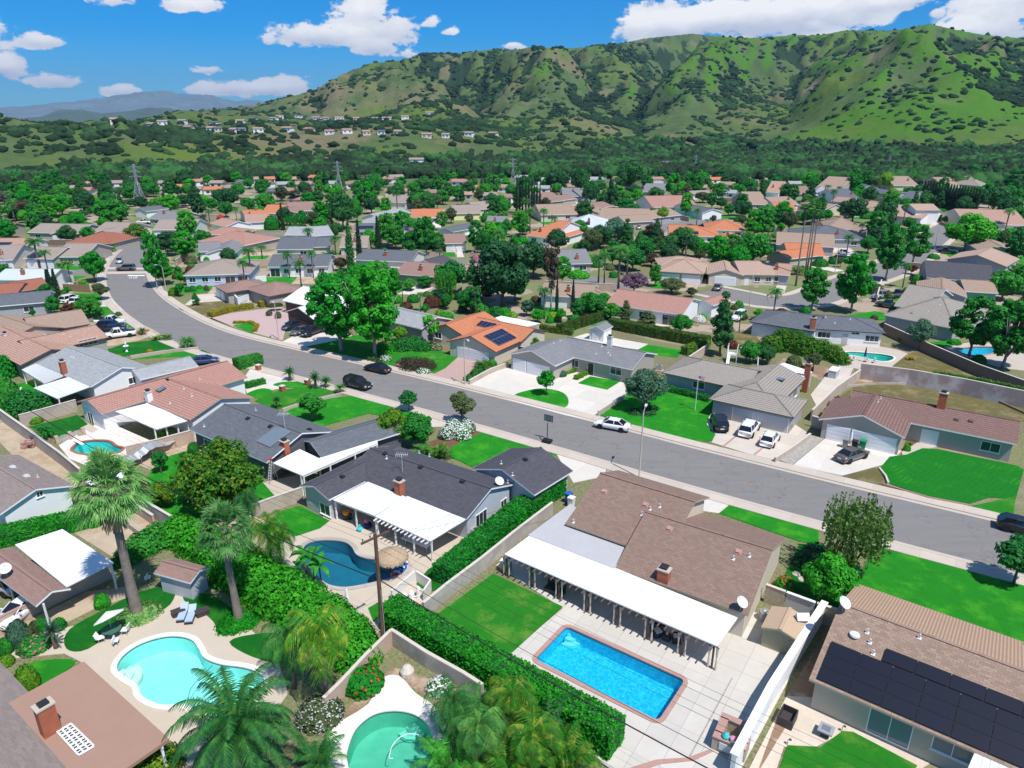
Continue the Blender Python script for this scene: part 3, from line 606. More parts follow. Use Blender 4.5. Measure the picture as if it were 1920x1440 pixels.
def crown_mesh(kind,mat,var=0):
 k=(kind,mat,var)
 if k in PROTO:return PROTO[k]
 r=np.random.default_rng(abs(hash((kind,var)))%1000 if False else sum(map(ord,kind))*7+var);tk=(kind,'trunk',var);tm=None
 if kind in BROAD:
  h,w,cb,n,per,ls,cr,sh,tr,nl=BROAD[kind];zc=(h+cb)/2;cl=fit_clumps(r,n,w/2-cr*.6,zc,(h-cb)/2-cr*.35,cr,sh)
  if kind in('broad','round','citrus','oak'):cl=[((x,y,max(z,cb+cr*.5)),q)for(x,y,z),q in cl]
  V=clump_crown(r,cl,per,ls)
  if kind=='willow': # hanging strands
   S=[]
   for i in range(430):
    a=r.uniform(0,2*pi);q=r.uniform(.3,1.05)*w/2;z=zc+r.uniform(-.2,.9)*(h-cb)*.45;p=np.array([cos(a)*q,sin(a)*q,z])
    for j in range(5):S.append(p+np.array([cos(a)*.04*j,sin(a)*.04*j,-.28*j]))
   S=np.array(S);Nn=unit(len(S),r);Nn[:,2]*=.3;Nn/=np.linalg.norm(Nn,axis=1)[:,None];V=np.concatenate([V,leaf_quads(S,Nn,.2,r)])
  tm=limbs(r,h,max(cb*1.25,1.2)if kind!='conif' else h*.8,w/2,nl,tr,.3 if kind in('olive','broad')else 0)
  me=qmesh('crown',V,mat)
 elif kind=='cyp':
  h,w=11,1.7;V=[]
  cl=[((r.normal()*.06,r.normal()*.06,.5+i*.36),(w/2)*(.75 if i<1 else 1)*(1-max(0,(i-14)/17))*r.uniform(.85,1.1)+.1)for i in range(29)]
  me=qmesh('crown',clump_crown(r,cl,110,.17,.5),mat);tm=MB().tube([(0,0,-.1),(0,0,9)],[.14,.05],7)
 elif kind in('shrub','lump'): # unit ball of leaves, radius 1, sitting on the ground
  n=900 if kind=='shrub' else 1500;d=unit(n,r);d[:,2]=np.abs(d[:,2])*1.0-.12;rr=r.uniform(.82,1.05,n)
  P=d*rr[:,None]+np.array([0,0,.22]);P[:,2]*=.95;Nn=d+unit(n,r)*.45;Nn/=np.linalg.norm(Nn,axis=1)[:,None]
  V=leaf_quads(P,Nn,.13 if kind=='shrub' else .1,r);me=qmesh('foliage',V,mat)
 elif kind=='fan': # tall fan palm, trunk 9 m
  V=[];H=9.6
  for i in range(50):
   a=i*2.39996;el=1.45-2.0*(i/50)**.9;pl=1.3+r.uniform(-.3,.4);d=np.array([cos(a)*cos(el),sin(a)*cos(el),sin(el)]);c=np.array([0,0,H])+d*.25;e=c+d*pl
   s=np.cross(d,[0,0,1]);s/=np.linalg.norm(s)+1e-9;nn=np.cross(s,d);w_=.025
   V.append([c-s*w_,c+s*w_,e+s*w_,e-s*w_])
   for j in range(26):
    f=-1.25+2.5*j/25+r.uniform(-.04,.04);q=d*cos(f)+s*sin(f);ln=1.55*(1-.2*abs(f))*r.uniform(.8,1.2);p0=e;p1=e+q*ln*.55+nn*.08;p2=p1+q*ln*.42-np.array([0,0,.22+.3*r.uniform()]);ww=.05
    u=np.cross(q,nn);V.append([p0-u*.012,p0+u*.012,p1+u*ww,p1-u*ww]);V.append([p1-u*ww,p1+u*ww,p2+u*.012,p2-u*.012])
  me=qmesh('crown',V,mat);tm=MB().tube([(0,0,-.1),(-.03,0,.5),(-.1,.02,3),(-.2,0,6),(0,0,H)],[.62,.46,.36,.31,.33],14)
  sk=[]
  for i in range(34):
   a=r.uniform(0,2*pi);d=np.array([cos(a),sin(a),0]);c=np.array([0,0,H-.2])+d*.3;e=c+d*r.uniform(.4,.7)-np.array([0,0,r.uniform(.8,1.6)]);s=np.array([-sin(a),cos(a),0])
   sk.append([c-s*.04,c+s*.04,e+s*.05,e-s*.05])
   for j in range(7):q=e+d*r.uniform(0,.3)+s*r.uniform(-.45,.45)-np.array([0,0,r.uniform(.6,1.1)]);sk.append([e-s*.03,e+s*.03,q+s*.04,q-s*.04])
  PROTO[(kind,'skirt',var)]=qmesh('dead_fronds',sk,'dead_frond')
 elif kind=='tallfan': # very tall thin fan palm
  V=[];H=18
  for i in range(40):
   a=i*2.39996;el=1.2-1.9*(i/40);d=np.array([cos(a)*cos(el),sin(a)*cos(el),sin(el)]);e=np.array([0,0,H])+d*1.1;s=np.cross(d,[0,0,1]);s/=np.linalg.norm(s)+1e-9;nn=np.cross(s,d)
   for j in range(12):
    f=-1.2+2.4*j/11;q=d*cos(f)+s*sin(f);p2=e+q*1.15-np.array([0,0,.2]);u=np.cross(q,nn)*.1;V.append([e-u*.2,e+u*.2,p2+u,p2-u])
  me=qmesh('crown',V,mat);tm=MB().tube([(0,0,-.1),(.1,0,6),(.05,0,12),(0,0,H)],[.3,.2,.17,.17],8)
 elif kind in('feather','date','queen','cycad','areca'):
  H,nf,fl,lw,nl,dr,tr={'feather':(8,22,2.6,.8,30,1.0,.2),'date':(2.6,44,4.2,.62,56,.9,.4),'queen':(4.6,17,3.1,1.0,34,1.2,.16),'cycad':(1.1,30,1.25,.22,18,.5,.22),'areca':(1.0,30,2.5,.5,30,.8,.08)}[kind]
  V=[]
  for i in range(nf):
   a=i*2.39996+r.uniform(-.15,.15);el=(1.35-1.35*(i/nf))if kind!='areca' else r.uniform(.55,1.4);ln=fl*r.uniform(.82,1.12);h_=np.array([cos(a),sin(a),0]);s=np.array([-sin(a),cos(a),0]);p=np.array([0,0,H])if kind!='areca' else np.array([r.normal()*.3,r.normal()*.3,.3]);pts=[p];e=el
   for j in range(nl):
    st=ln/nl;p=p+(h_*cos(e)+np.array([0,0,sin(e)]))*st;pts.append(p);e-=dr*1.45/nl*(1+j/nl)
   for j in range(2,nl):
    t=j/nl;p=pts[j];tan=pts[j]-pts[j-1];tan/=np.linalg.norm(tan);L2=lw*(sin(pi*min(1,t*.93+.08))**.7)*r.uniform(.85,1.1);w2=tan*(.035 if kind!='date' else .04)
    V.append([pts[j-1]-s*.025,pts[j-1]+s*.025,p+s*.025,p-s*.025])
    for sg in(-1,1):
     q=p+(s*sg*.8+tan*.45)*L2-np.array([0,0,L2*(.45 if kind!='queen' else .75)*r.uniform(.6,1.3)]);V.append([p-w2,p+w2,q+w2*.3,q-w2*.3])
  me=qmesh('crown',V,mat)
  if kind!='areca':tm=MB().tube([(0,0,-.1),(.05,0,H*.5),(0,0,H+.1)],[tr*1.25,tr,tr],10)
  else:tm=MB();[tm.tube([(cos(k)*.15,sin(k)*.15,0),(cos(k)*.35,sin(k)*.35,.9)],[.05,.04],5)for k in range(0,6)]
 elif kind=='banana':
  V=[];H=1.9
  for i in range(9):
   a=i*2.4;el=1.1-.09*i;h_=np.array([cos(a),sin(a),0]);s=np.array([-sin(a),cos(a),0]);p=np.array([0,0,H]);e=el
   for j in range(7):
    q=p+(h_*cos(e)+np.array([0,0,sin(e)]))*.3;w0,w1=[.32*sin(pi*(t*.9+.06))for t in(j/7,(j+1)/7)]
    V.append([p-s*w0,p,q,q-s*w1]);V.append([p,p+s*w0,q+s*w1,q]);p=q;e-=.24
  me=qmesh('crown',V,mat);tm=MB().tube([(0,0,-.1),(.08,0,1),(0,0,H)],[.14,.11,.09],8)
 if tm is not None:
  t=bpy.data.meshes.new('trunk');t.from_pydata(tm.v,[],tm.f);t.polygons.foreach_set('use_smooth',[True]*len(t.polygons))
  t.materials.append(MT['bark_grey' if kind in('syc','euc')else 'bark_palm' if kind in('fan','tallfan','feather','queen','date')else 'bark']);t.update();PROTO[(kind,mat,var,'t')]=t
 PROTO[k]=me;return me
DIM={**{k:(v[0],v[1])for k,v in BROAD.items()},'cyp':(11,1.7),'shrub':(1.15,2.1),'lump':(1.15,2.1),'fan':(12.5,6.2),'tallfan':(19.6,4.6),'feather':(9.6,5),'date':(6,8),'queen':(7,5.6),'cycad':(1.9,2.3),'areca':(3,4),'banana':(3,2.6)}
NM={'broad':'broadleaf_tree','syc':'sycamore_tree','round':'round_tree','citrus':'citrus_tree','small':'small_tree','olive':'olive_tree','euc':'eucalyptus_tree','conif':'conifer_tree','willow':'weeping_tree','poll':'pollarded_tree','bloom':'flowering_tree','oak':'oak_tree','cyp':'cypress_tree','shrub':'shrub','lump':'shrub','fan':'fan_palm','tallfan':'fan_palm','feather':'palm_tree','date':'date_palm','queen':'queen_palm','cycad':'cycad','areca':'areca_palm','banana':'banana_plant'}
CW={'lf_bright':'bright green','lf_mid':'green','lf_dark':'dark green','lf_lime':'lime green','lf_olive':'olive green','lf_greyg':'grey-green','lf_yellow':'yellow','lf_citrus':'yellow-tipped green','lf_purple':'purple-blossomed','lf_red':'reddish','lf_brown':'brownish','lf_grey':'bare grey','lf_palm':'green','lf_fan':'pale green','lf_queen':'yellow-green','lf_cyp':'dark green','lf_hedge':'bright green','lf_hedge_dark':'olive green','lf_white':'white-flowered','lf_pink':'pink-flowered','lf_redfl':'red-flowered','lf_oak':'dark grey-green'}
KWD={'broad':'broad-crowned tree','syc':'tall open-crowned tree','round':'dense rounded tree','citrus':'low spreading fruit tree','small':'small trimmed tree','olive':'fine-leaved tree','euc':'thin eucalyptus tree','conif':'tall pointed conifer','willow':'drooping tree','poll':'pollarded tree','bloom':'blossoming tree','oak':'spreading oak','cyp':'narrow column cypress','shrub':'rounded shrub','lump':'clipped ball shrub','fan':'fan palm','tallfan':'very tall thin fan palm','feather':'feather palm','date':'wide date palm','queen':'arching queen palm','cycad':'small cycad palm','areca':'clumping palm','banana':'big-leaved banana plant'}
GEN=[]
def rel(o,c):
 a,b=PR(o),PR(c);dx,dy=a[0]-b[0],a[1]-b[1];ax=abs(dx);ay=abs(dy)*2.6
 close='just ' if ax+ay<90 else 'far ' if ax+ay>420 else ''
 if ax<ay*.45:return close+('behind' if dy<0 else 'in front of')
 if ay<ax*.45:return close+('left of' if dx<0 else 'right of')
 return close+('behind and left of' if dx<0 and dy<0 else 'behind and right of' if dy<0 else 'in front and left of' if dx<0 else 'in front and right of')
def autolabel(base,c,cat,grp):
 """a label from what it looks like and the nearest named landmark"""
 a=PR(c);near=sorted(LMK,key=lambda q:(PR(q[1])[0]-a[0])**2+(2.4*(PR(q[1])[1]-a[1]))**2)[:9]
 for s,q in near:
  for pre in('','smaller ','farther '):
   l=f"{pre}{base} {rel(c, q)} {s}"
   if l not in LABELS and len(l.split())<=16:return l
   if pre=='' and l in LABELS:break
 return f"{base} {rel(c, near[0][1])} {near[0][0]}"
def tree(kind,mat,base,h,w=None,label=None,group=None,rz=None,name=None,var=0,cat=None,lean=0):
 me=crown_mesh(kind,mat,var);H0,W0=DIM[kind];w=w or W0*h/H0
 r=bpy.data.objects.new(name or NM[kind],None);COL.objects.link(r);r.location=base;r.rotation_euler.z=random.uniform(0,6.28)if rz is None else rz
 r.scale=(w/W0,w/W0,h/H0);r.empty_display_size=.2
 if lean:r.rotation_euler.y=lean;r.rotation_euler.z=0
 cat=cat or('palm tree' if kind in('fan','tallfan','feather','date','queen','areca','cycad')else 'shrub' if kind in('shrub','lump','banana')else 'tree')
 if kind in('shrub','lump'):
  bpy.data.objects.remove(r);r=bpy.data.objects.new(name or 'shrub',me);COL.objects.link(r);r.location=base;r.rotation_euler.z=random.uniform(0,6.28);r.scale=(w/W0,w/W0,h/H0)
 else:
  for m,nm in((PROTO.get((kind,mat,var,'t')),'trunk'),(me,'crown'),(PROTO.get((kind,'skirt',var)),'dead_fronds')):
   if m:o=bpy.data.objects.new(nm,m);COL.objects.link(o);o.parent=r
 if label:tag(r,label,cat,group)
 else:GEN.append((r,f"{CW[mat]} {KWD[kind]}",cat,group or{'palm tree':'palms among the houses','shrub':'garden shrubs','tree':'trees among the houses'}[cat]))
 return r
def T(z,kind,mat,bx,by,ty,w=0,label=None,group=None,**k):
 """plant by pixels: foot (bx, by), top row ty, crown width w"""
 b=Z(z,(bx,by));t=Z(z,(bx,ty))[1];p=G(b[0],b[1],0);h=hgt(b[0],b[1],t);dep=p.y*CP+CH*SP
 return tree(kind,mat,p,h,(w/ZO[z][2])*dep/F if w else None,label,group,**k)
def hedge(label,pts,w,h,mat='lf_hedge',z='f',group=None,dens=105,size=.11,h1=None,name='hedge'):
 P=[G(*Z(z,p),0)for p in pts];V=[];Nn=[];core=MB();r=rng;pl=[(p.x,p.y)for p in P];n=len(P)
 for i in range(n-1):
  a,b=P[i],P[i+1];d=(b-a);ln=d.length;d.normalize();nn=Vector((-d.y,d.x,0));core.box((a+b)/2+Vector((0,0,h/2-.06)),(ln+w*.6,w-.22,h-.12),d)
  for k,(ar,fn)in enumerate(((ln*w,'t'),(ln*h,'l'),(ln*h,'r'),(w*h,'a'),(w*h,'b'))):
   if fn=='a' and i>0 or fn=='b' and i<n-2:continue
   m=int(ar*dens);u,v=r.uniform(0,1,m),r.uniform(0,1,m);A=np.array(a);D=np.array(d);Q=np.array(nn);U=np.array([0,0,1.]);e=w*.3
   wob=np.sin(u*ln*2.1)*.06+np.sin(u*ln*5.3+1)*.04+r.normal(size=m)*.05
   if fn=='t':p=A+D*(u*(ln+2*e)-e)[:,None]+Q*((v-.5)*w)[:,None]+U*(h+wob-.14*(np.abs(v-.5)*2)**4)[:,None];nr=U+0*p
   elif fn in 'lr':sg=1 if fn=='l' else-1;p=A+D*(u*(ln+2*e)-e)[:,None]+Q*(sg*(w/2+wob*.8-.1*v**4))[:,None]+U*(v*h)[:,None];nr=Q*sg+U*.25+0*p
   else:sg=-1 if fn=='a' else 1;p=(A if fn=='a' else np.array(b))+D*(sg*(e+wob*.6))[:,None]+Q*((u-.5)*w)[:,None]+U*(v*h)[:,None];nr=D*sg+U*.25+0*p
   V.append(p);Nn.append(nr)
 V=np.concatenate(V);Nn=np.concatenate(Nn)+unit(len(V),r)*.7;Nn/=np.linalg.norm(Nn,axis=1)[:,None]
 c=P[0].lerp(P[-1],.5);rt=thing(name,label,'hedge',(c.x,c.y,0),group)
 Q4=leaf_quads(V,Nn,size,r)-np.array([c.x,c.y,0]);o=bpy.data.objects.new('foliage',qmesh('foliage',Q4,mat));COL.objects.link(o);o.parent=rt
 core.build('inner_branches','lf_dark',rt);return rt
def mass(label,pts,z,mat,size=.16,per=420,group=None,name='shrub_mass',cat='shrub',kind=None):
 """irregular bush made of overlapping mounds: pts = (px, py, radius m, height m)"""
 Q=[];ps=[(G(*Z(z,p[:2]),0),p[2],p[3])for p in pts];c=sum((p[0]for p in ps),Vector((0,0,0)))/len(ps)
 for p,ra,h in ps:
  n=int(per*ra*max(ra,h));d=unit(n,rng);d[:,2]=np.abs(d[:,2])*1.1-.1;X=d*rng.uniform(.6,1.05,n)[:,None]*np.array([ra,ra,h])+np.array([p.x-c.x,p.y-c.y,0]);X[:,2]=np.maximum(X[:,2],.05)
  Nn=d+unit(n,rng)*.6;Nn/=np.linalg.norm(Nn,axis=1)[:,None];Q.append(leaf_quads(X,Nn,size,rng))
 o=bpy.data.objects.new(name,qmesh(name,np.concatenate(Q),mat));COL.objects.link(o);o.location=(c.x,c.y,0);return tag(o,label,cat,group)
def flowers(label,z,x,y,ra,h,leaf,petal,n=260,size=.09,group=None):
 p=G(*Z(z,(x,y)),0);r=thing('flowering_shrub',label,'shrub',p,group);m=crown_mesh('shrub',leaf);o=bpy.data.objects.new('foliage',m);COL.objects.link(o);o.parent=r;o.scale=(ra,ra,h)
 d=unit(n,rng);d[:,2]=np.abs(d[:,2]);X=d*np.array([ra,ra,h])*rng.uniform(.95,1.12,n)[:,None]+np.array([0,0,.15]);Nn=d+unit(n,rng)*.3;Nn/=np.linalg.norm(Nn,axis=1)[:,None]
 q=bpy.data.objects.new('blossom',qmesh('blossom',leaf_quads(X,Nn,size,rng,1),petal));COL.objects.link(q);q.parent=r;return r
 # ---------------------------------------------------------------- walls, fences, poles
def wall(label,pts,h=1.8,t=.2,mat='block_wall',cap='wall_cap',z='f',group=None,name='block_wall',cat='wall',h1=None,capw=.28,zt=None):
 P=[G(*Z(z,p),0)for p in pts];c=sum(P,Vector((0,0,0)))/len(P);r=thing(name,label,cat,(c.x,c.y,0),group);m=MB();k=MB();n=len(P)-1
 for i in range(n):
  a,b=P[i],P[i+1];ha=h;m.beam(a+Vector((0,0,ha/2)),b+Vector((0,0,ha/2)),t,ha)
  if cap:k.beam(a+Vector((0,0,ha+.035)),b+Vector((0,0,ha+.035)),capw,.07)
 m.build('wall_panel',mat,r)
 if cap:k.build('wall_coping',cap,r)
 return r
def lamp_post(px,py,ty,label,arm=(-1,.3),z='f'):
 p=G(*Z(z,(px,py)),0);b=Z(z,(px,py));t=Z(z,(px,ty))[1];h=hgt(b[0],b[1],t);r=thing('street_lamp',label,'street lamp',p,'street lamps along the kerbs')
 MB().tube([p,p+Vector((0,0,.4)),p+Vector((0,0,h-.4))],[.14,.1,.07],10).build('pole','concrete',r)
 a=Vector((arm[0],arm[1],0)).normalized();q=p+Vector((0,0,h-.4));MB().tube([q-Vector((0,0,.1)),q+a*.3+Vector((0,0,.3)),q+a*.9+Vector((0,0,.4)),q+a*1.5+Vector((0,0,.38))],[.05,.045,.04,.04],8).build('arm','metal_grey',r)
 MB().box(q+a*1.75+Vector((0,0,.37)),(.7,.26,.12),a).box(q+a*1.8+Vector((0,0,.28)),(.4,.2,.08),a).build('lamp_head','metal_light',r);return r
 # ---------------------------------------------------------------- cars
CARP={}
def loft(m,st,cap=True):
 b=len(m.v);k=len(st[0]);n=len(st)
 for s in st:m.v+=s
 for i in range(n-1):
  for j in range(k-1):m.f.append((b+i*k+j,b+i*k+j+1,b+(i+1)*k+j+1,b+(i+1)*k+j));m.uv.append(None)
 if cap:m.f.append(tuple(b+j for j in range(k)));m.f.append(tuple(b+(n-1)*k+j for j in range(k))[::-1]);m.uv+=[None,None]
def car_proto(kind):
 if kind in CARP:return CARP[kind]
 L_,W_,zb,zh,hood,roofz={'sedan':(4.85,1.84,.28,.92,.78,1.42),'suv':(4.8,1.92,.32,1.12,1.0,1.75),'pickup':(5.7,1.98,.42,1.2,1.12,1.85),'hatch':(4.3,1.8,.28,.98,.85,1.5)}[kind]
 m=MB();hw=W_/2;X=[-.5,-.485,-.44,-.3,-.1,.1,.25,.4,.47,.495,.5]
 zt={'sedan':[.62,.8,.95,.96,.94,.93,.92,.84,.74,.62,.55],'suv':[.9,1.05,1.12,1.12,1.1,1.1,1.08,1.02,.92,.78,.6],'pickup':[1.0,1.14,1.15,1.15,1.15,1.15,1.14,1.1,1.02,.85,.7],'hatch':[.8,.95,1.0,1.0,.98,.97,.95,.88,.78,.66,.55]}[kind]
 st=[]
 for x,z in zip(X,zt):
  w=hw*(1-.13*(abs(x)*2)**6*1.2);st.append([(x*L_,w*a,c)for a,c in((-.9,zb),(-1,zb+.12),(-1.0,z*.62+.1),(-.97,z-.12),(-.86,z),(0,z+.03),(.86,z),(.97,z-.12),(1,z*.62+.1),(1,zb+.12),(.9,zb))])
 loft(m,st);P={'body':(m,None)}
 # greenhouse stations: (x, half width, z)
 g={'sedan':((-.37,-.2,.09,.27),(.86,.66,.68,.84)),'suv':((-.485,-.42,.08,.22),(.9,.74,.74,.88)),'pickup':((-.06,-.03,.14,.25),(.88,.76,.76,.88)),'hatch':((-.47,-.33,.06,.25),(.88,.7,.7,.86))}[kind]
 zb2=max(zt[3],zt[5])-.02;xs,ws=g;gm=MB();a=[(xs[0]*L_,ws[0]*hw,zb2),(xs[1]*L_,ws[1]*hw,roofz),(xs[2]*L_,ws[2]*hw,roofz),(xs[3]*L_,ws[3]*hw,zb2)]
 V=[(x,s*w,z)for s in(-1,1)for x,w,z in a];gm.add(V,[(0,1,5,4),(1,2,6,5),(2,3,7,6),(0,3,2,1),(4,5,6,7)]);P['glasshouse']=(gm,'car_glass')
 rm=MB();rx0,rx1,rw=a[1][0]-.06,a[2][0]+.06,a[1][1]+.03
 loft(rm,[[(rx0,-rw*.95,roofz-.05),(rx0,-rw*.8,roofz+.015),(rx0,rw*.8,roofz+.015),(rx0,rw*.95,roofz-.05)],[((rx0+rx1)/2,-rw,roofz-.02),((rx0+rx1)/2,-rw*.8,roofz+.06),((rx0+rx1)/2,rw*.8,roofz+.06),((rx0+rx1)/2,rw,roofz-.02)],[(rx1,-rw*.95,roofz-.05),(rx1,-rw*.8,roofz+.015),(rx1,rw*.8,roofz+.015),(rx1,rw*.95,roofz-.05)]])
 for s in(-1,1): # pillars
  for t in((a[0],a[1]),(a[2],a[3])):rm.beam((t[0][0],s*(t[0][1]+.01),t[0][2]),(t[1][0],s*(t[1][1]+.01),t[1][2]),.07,.07)
  xm=(a[1][0]+a[2][0])/2-.1;rm.beam((xm,s*(ws[0]*hw-.005),zb2),(xm,s*(a[1][1]+.012),roofz),.09,.05)
 P['roof']=(rm,None)
 if kind=='pickup':
  bm_=MB().box((-.29*L_,0,1.165),(.38*L_,W_*.76,.04));P['bed']=(bm_,'car_black')
 mr=MB()
 for s in(-1,1):mr.box((xs[3]*L_-.25,s*(hw+.08),zb2+.08),(.12,.2,.14))
 P['mirror']=(mr,None);pl=MB().box((-.5*L_-.005,0,zb+.38),(.02,.5,.14)).box((.5*L_+.005,0,zb+.25),(.02,.5,.12));P['number_plate']=(pl,'lens_clear')
 meshes=[]
 def mk(nm,mb,mt,loc=(0,0,0)):
  me=bpy.data.meshes.new(nm);me.from_pydata(mb.v,[],mb.f);me.materials.append(MT[mt or 'car_white']);me.update();meshes.append((nm,me,mt,loc,[]))
  if nm=='body':me.polygons.foreach_set('use_smooth',[True]*len(me.polygons))
  return meshes[-1]
 for nm,(mb,mt)in P.items():mk(nm,mb,mt)
 R=.34 if kind in('sedan','hatch')else .39;ty=MB();
 ty.v=[];prof=[(R*.62,-.11),(R*.97,-.11),(R,-.07),(R,.07),(R*.97,.11),(R*.62,.11)];n=18
 for rr,y in prof:ty.v+=[(rr*cos(2*pi*k/n),y,rr*sin(2*pi*k/n))for k in range(n)]
 ty.f=[(i*n+k,i*n+(k+1)%n,(i+1)*n+(k+1)%n,(i+1)*n+k)for i in range(5)for k in range(n)];ty.uv=[None]*len(ty.f)
 ri=MB();ri.tube([(0,-.09,0),(0,.09,0)],R*.63,12);tm=bpy.data.meshes.new('tyre');tm.from_pydata(ty.v,[],ty.f);tm.materials.append(MT['tyre']);rmh=bpy.data.meshes.new('rim');rmh.from_pydata(ri.v,[],ri.f);rmh.materials.append(MT['rim'])
 for x in(-.3,.31):
  for s in(-1,1):meshes.append(('wheel',tm,'tyre',(x*L_,s*(hw-.09),R),[('rim',rmh)]))
 for x in(-.3,.31):
  for s in(-1,1):mk('wheel_arch',MB().tube([(x*L_,s*(hw-.25),R+.03),(x*L_,s*(hw+.012),R+.03)],R*1.13,16),'tyre')
 for nm,x,mt in(('headlight',.488,'lens_clear'),('taillight',-.49,'lens_red')):
  q=MB().box((0,0,0),(.09,.36,.15));me=bpy.data.meshes.new(nm);me.from_pydata(q.v,[],q.f);me.materials.append(MT[mt])
  for s in(-1,1):meshes.append((nm,me,mt,(x*L_,s*hw*.74,zb+.42 if kind!='pickup' else zb+.5),[]))
 CARP[kind]=meshes;return meshes
CARN={'sedan':'sedan_car','suv':'suv','pickup':'pickup_truck','hatch':'hatchback_car'}
def car(kind,paint,z,x,y,hx,hy,label,group=None,cat=None):
 """parked at pixel (x, y), its nose pointing towards pixel (hx, hy)"""
 p=G(*Z(z,(x,y)),.06);q=G(*Z(z,(hx,hy)),.06);r=thing(CARN[kind],label,cat or{'sedan':'car','suv':'suv','pickup':'pickup truck','hatch':'car'}[kind],p,group or 'parked vehicles',atan2(q.y-p.y,q.x-p.x))
 for nm,me,mt,loc,kids in car_proto(kind):
  o=bpy.data.objects.new(nm,me);COL.objects.link(o);o.parent=r;o.location=loc
  if mt is None:o.material_slots[0].link='OBJECT';o.material_slots[0].material=MT[paint]
  for kn,km in kids:k=bpy.data.objects.new(kn,km);COL.objects.link(k);k.parent=o
 return r
def item(name,label,cat,parts,loc,group=None):
 """small object: parts = [(name, MB in world coordinates, material)]; one part -> a single mesh"""
 if len(parts)==1:return tag(parts[0][1].build(name,parts[0][2],None,loc=loc),label,cat,group)
 r=thing(name,label,cat,loc,group)
 for nm,mb,mt in parts:mb.build(nm,mt,r)
 return r
 # ---------------------------------------------------------------- hills
def vnoise(x,y,seed):
 xi,yi=np.floor(x).astype(np.int64),np.floor(y).astype(np.int64);fx,fy=x-xi,y-yi;fx=fx*fx*fx*(fx*(fx*6-15)+10);fy=fy*fy*fy*(fy*(fy*6-15)+10)
 def h(a,b):
  v=(a*374761393+b*668265263+seed*1274126177)&0xffffffff;v=((v^(v>>13))*1274126177)&0xffffffff;return((v^(v>>16))&0xffff)/65535.0
 return(h(xi,yi)*(1-fx)+h(xi+1,yi)*fx)*(1-fy)+(h(xi,yi+1)*(1-fx)+h(xi+1,yi+1)*fx)*fy
def fbm(x,y,s,o=4,g=.5):
 t=0;a=1;n=0
 for i in range(o):t=t+a*vnoise(x*2**i+i*17.3,y*2**i-i*9.1,s+i);n+=a;a*=g
 return t/n
def ridged(x,y,s,o=4,g=.5):
 t=0;a=1;n=0
 for i in range(o):t=t+a*(1-np.abs(2*vnoise(x*2**i+i*7.7,y*2**i+i*3.1,s+i)-1));n+=a;a*=g
 return t/n
TAB={-400:[(600,335),(680,290),(800,240),(1100,208),(1500,225),(2600,240)],0:[(590,335),(660,295),(740,255),(900,218),(1500,228),(2600,238)],100:[(590,333),(640,298),(700,258),(760,232),(1000,240),(2600,235)],170:[(590,333),(640,298),(700,252),(760,228),(1000,226),(1300,240),(2600,236)],215:[(590,333),(640,296),(700,250),(750,229),(1000,227),(1300,238),(2600,236)],330:[(590,333),(650,296),(710,264),(800,244),(1000,232),(1500,207),(2000,214),(2800,225)],450:[(590,333),(650,296),(710,265),(800,233),(1050,227),(1450,212),(1800,200),(2300,212)],530:[(590,333),(650,296),(710,265),(800,232),(1050,226),(1500,213),(2000,184),(2500,200)],590:[(590,333),(650,298),(710,266),(800,232),(1050,226),(1450,208),(2050,170),(2600,185)],650:[(590,333),(650,298),(710,266),(800,232),(1050,226),(1400,201),(2100,136),(2700,170)],700:[(590,333),(650,300),(715,266),(800,233),(1050,227),(1350,203),(2050,117),(2700,160)],800:[(590,333),(650,302),(720,268),(800,236),(1000,230),(1350,200),(1750,140),(2200,99),(2900,140)],925:[(590,333),(660,305),(740,277),(860,246),(1080,225),(1450,185),(1950,128),(2350,90),(3000,130)],1000:[(600,330),(680,303),(790,272),(950,235),(1300,195),(1700,150),(2100,112),(2500,86),(3200,120)],1135:[(620,326),(720,303),(850,275),(1100,235),(1500,190),(2000,140),(2700,82),(3400,110)],1200:[(630,323),(740,305),(880,285),(1150,250),(1600,200),(2200,130),(2800,70),(3500,100)],1285:[(640,320),(760,303),(900,275),(1150,240),(1600,190),(2200,120),(2800,61),(3500,95)],1360:[(660,317),(880,297),(1150,250),(1600,190),(2200,115),(2750,69),(3400,95)],1460:[(680,315),(880,295),(1150,240),(1550,175),(2100,110),(2600,65),(3300,90)],1560:[(680,314),(870,293),(1120,235),(1500,165),(2000,95),(2400,56),(3100,85)],1710:[(680,313),(850,290),(1120,225),(1480,150),(1850,85),(2150,44),(2900,80)],1810:[(680,312),(850,290),(1100,228),(1450,155),(1800,95),(2100,65),(2900,90)],1920:[(680,312),(850,290),(1100,230),(1450,160),(1800,110),(2100,75),(2900,100)],2500:[(680,312),(850,290),(1100,232),(1450,165),(1800,115),(2150,80),(2900,110)]}
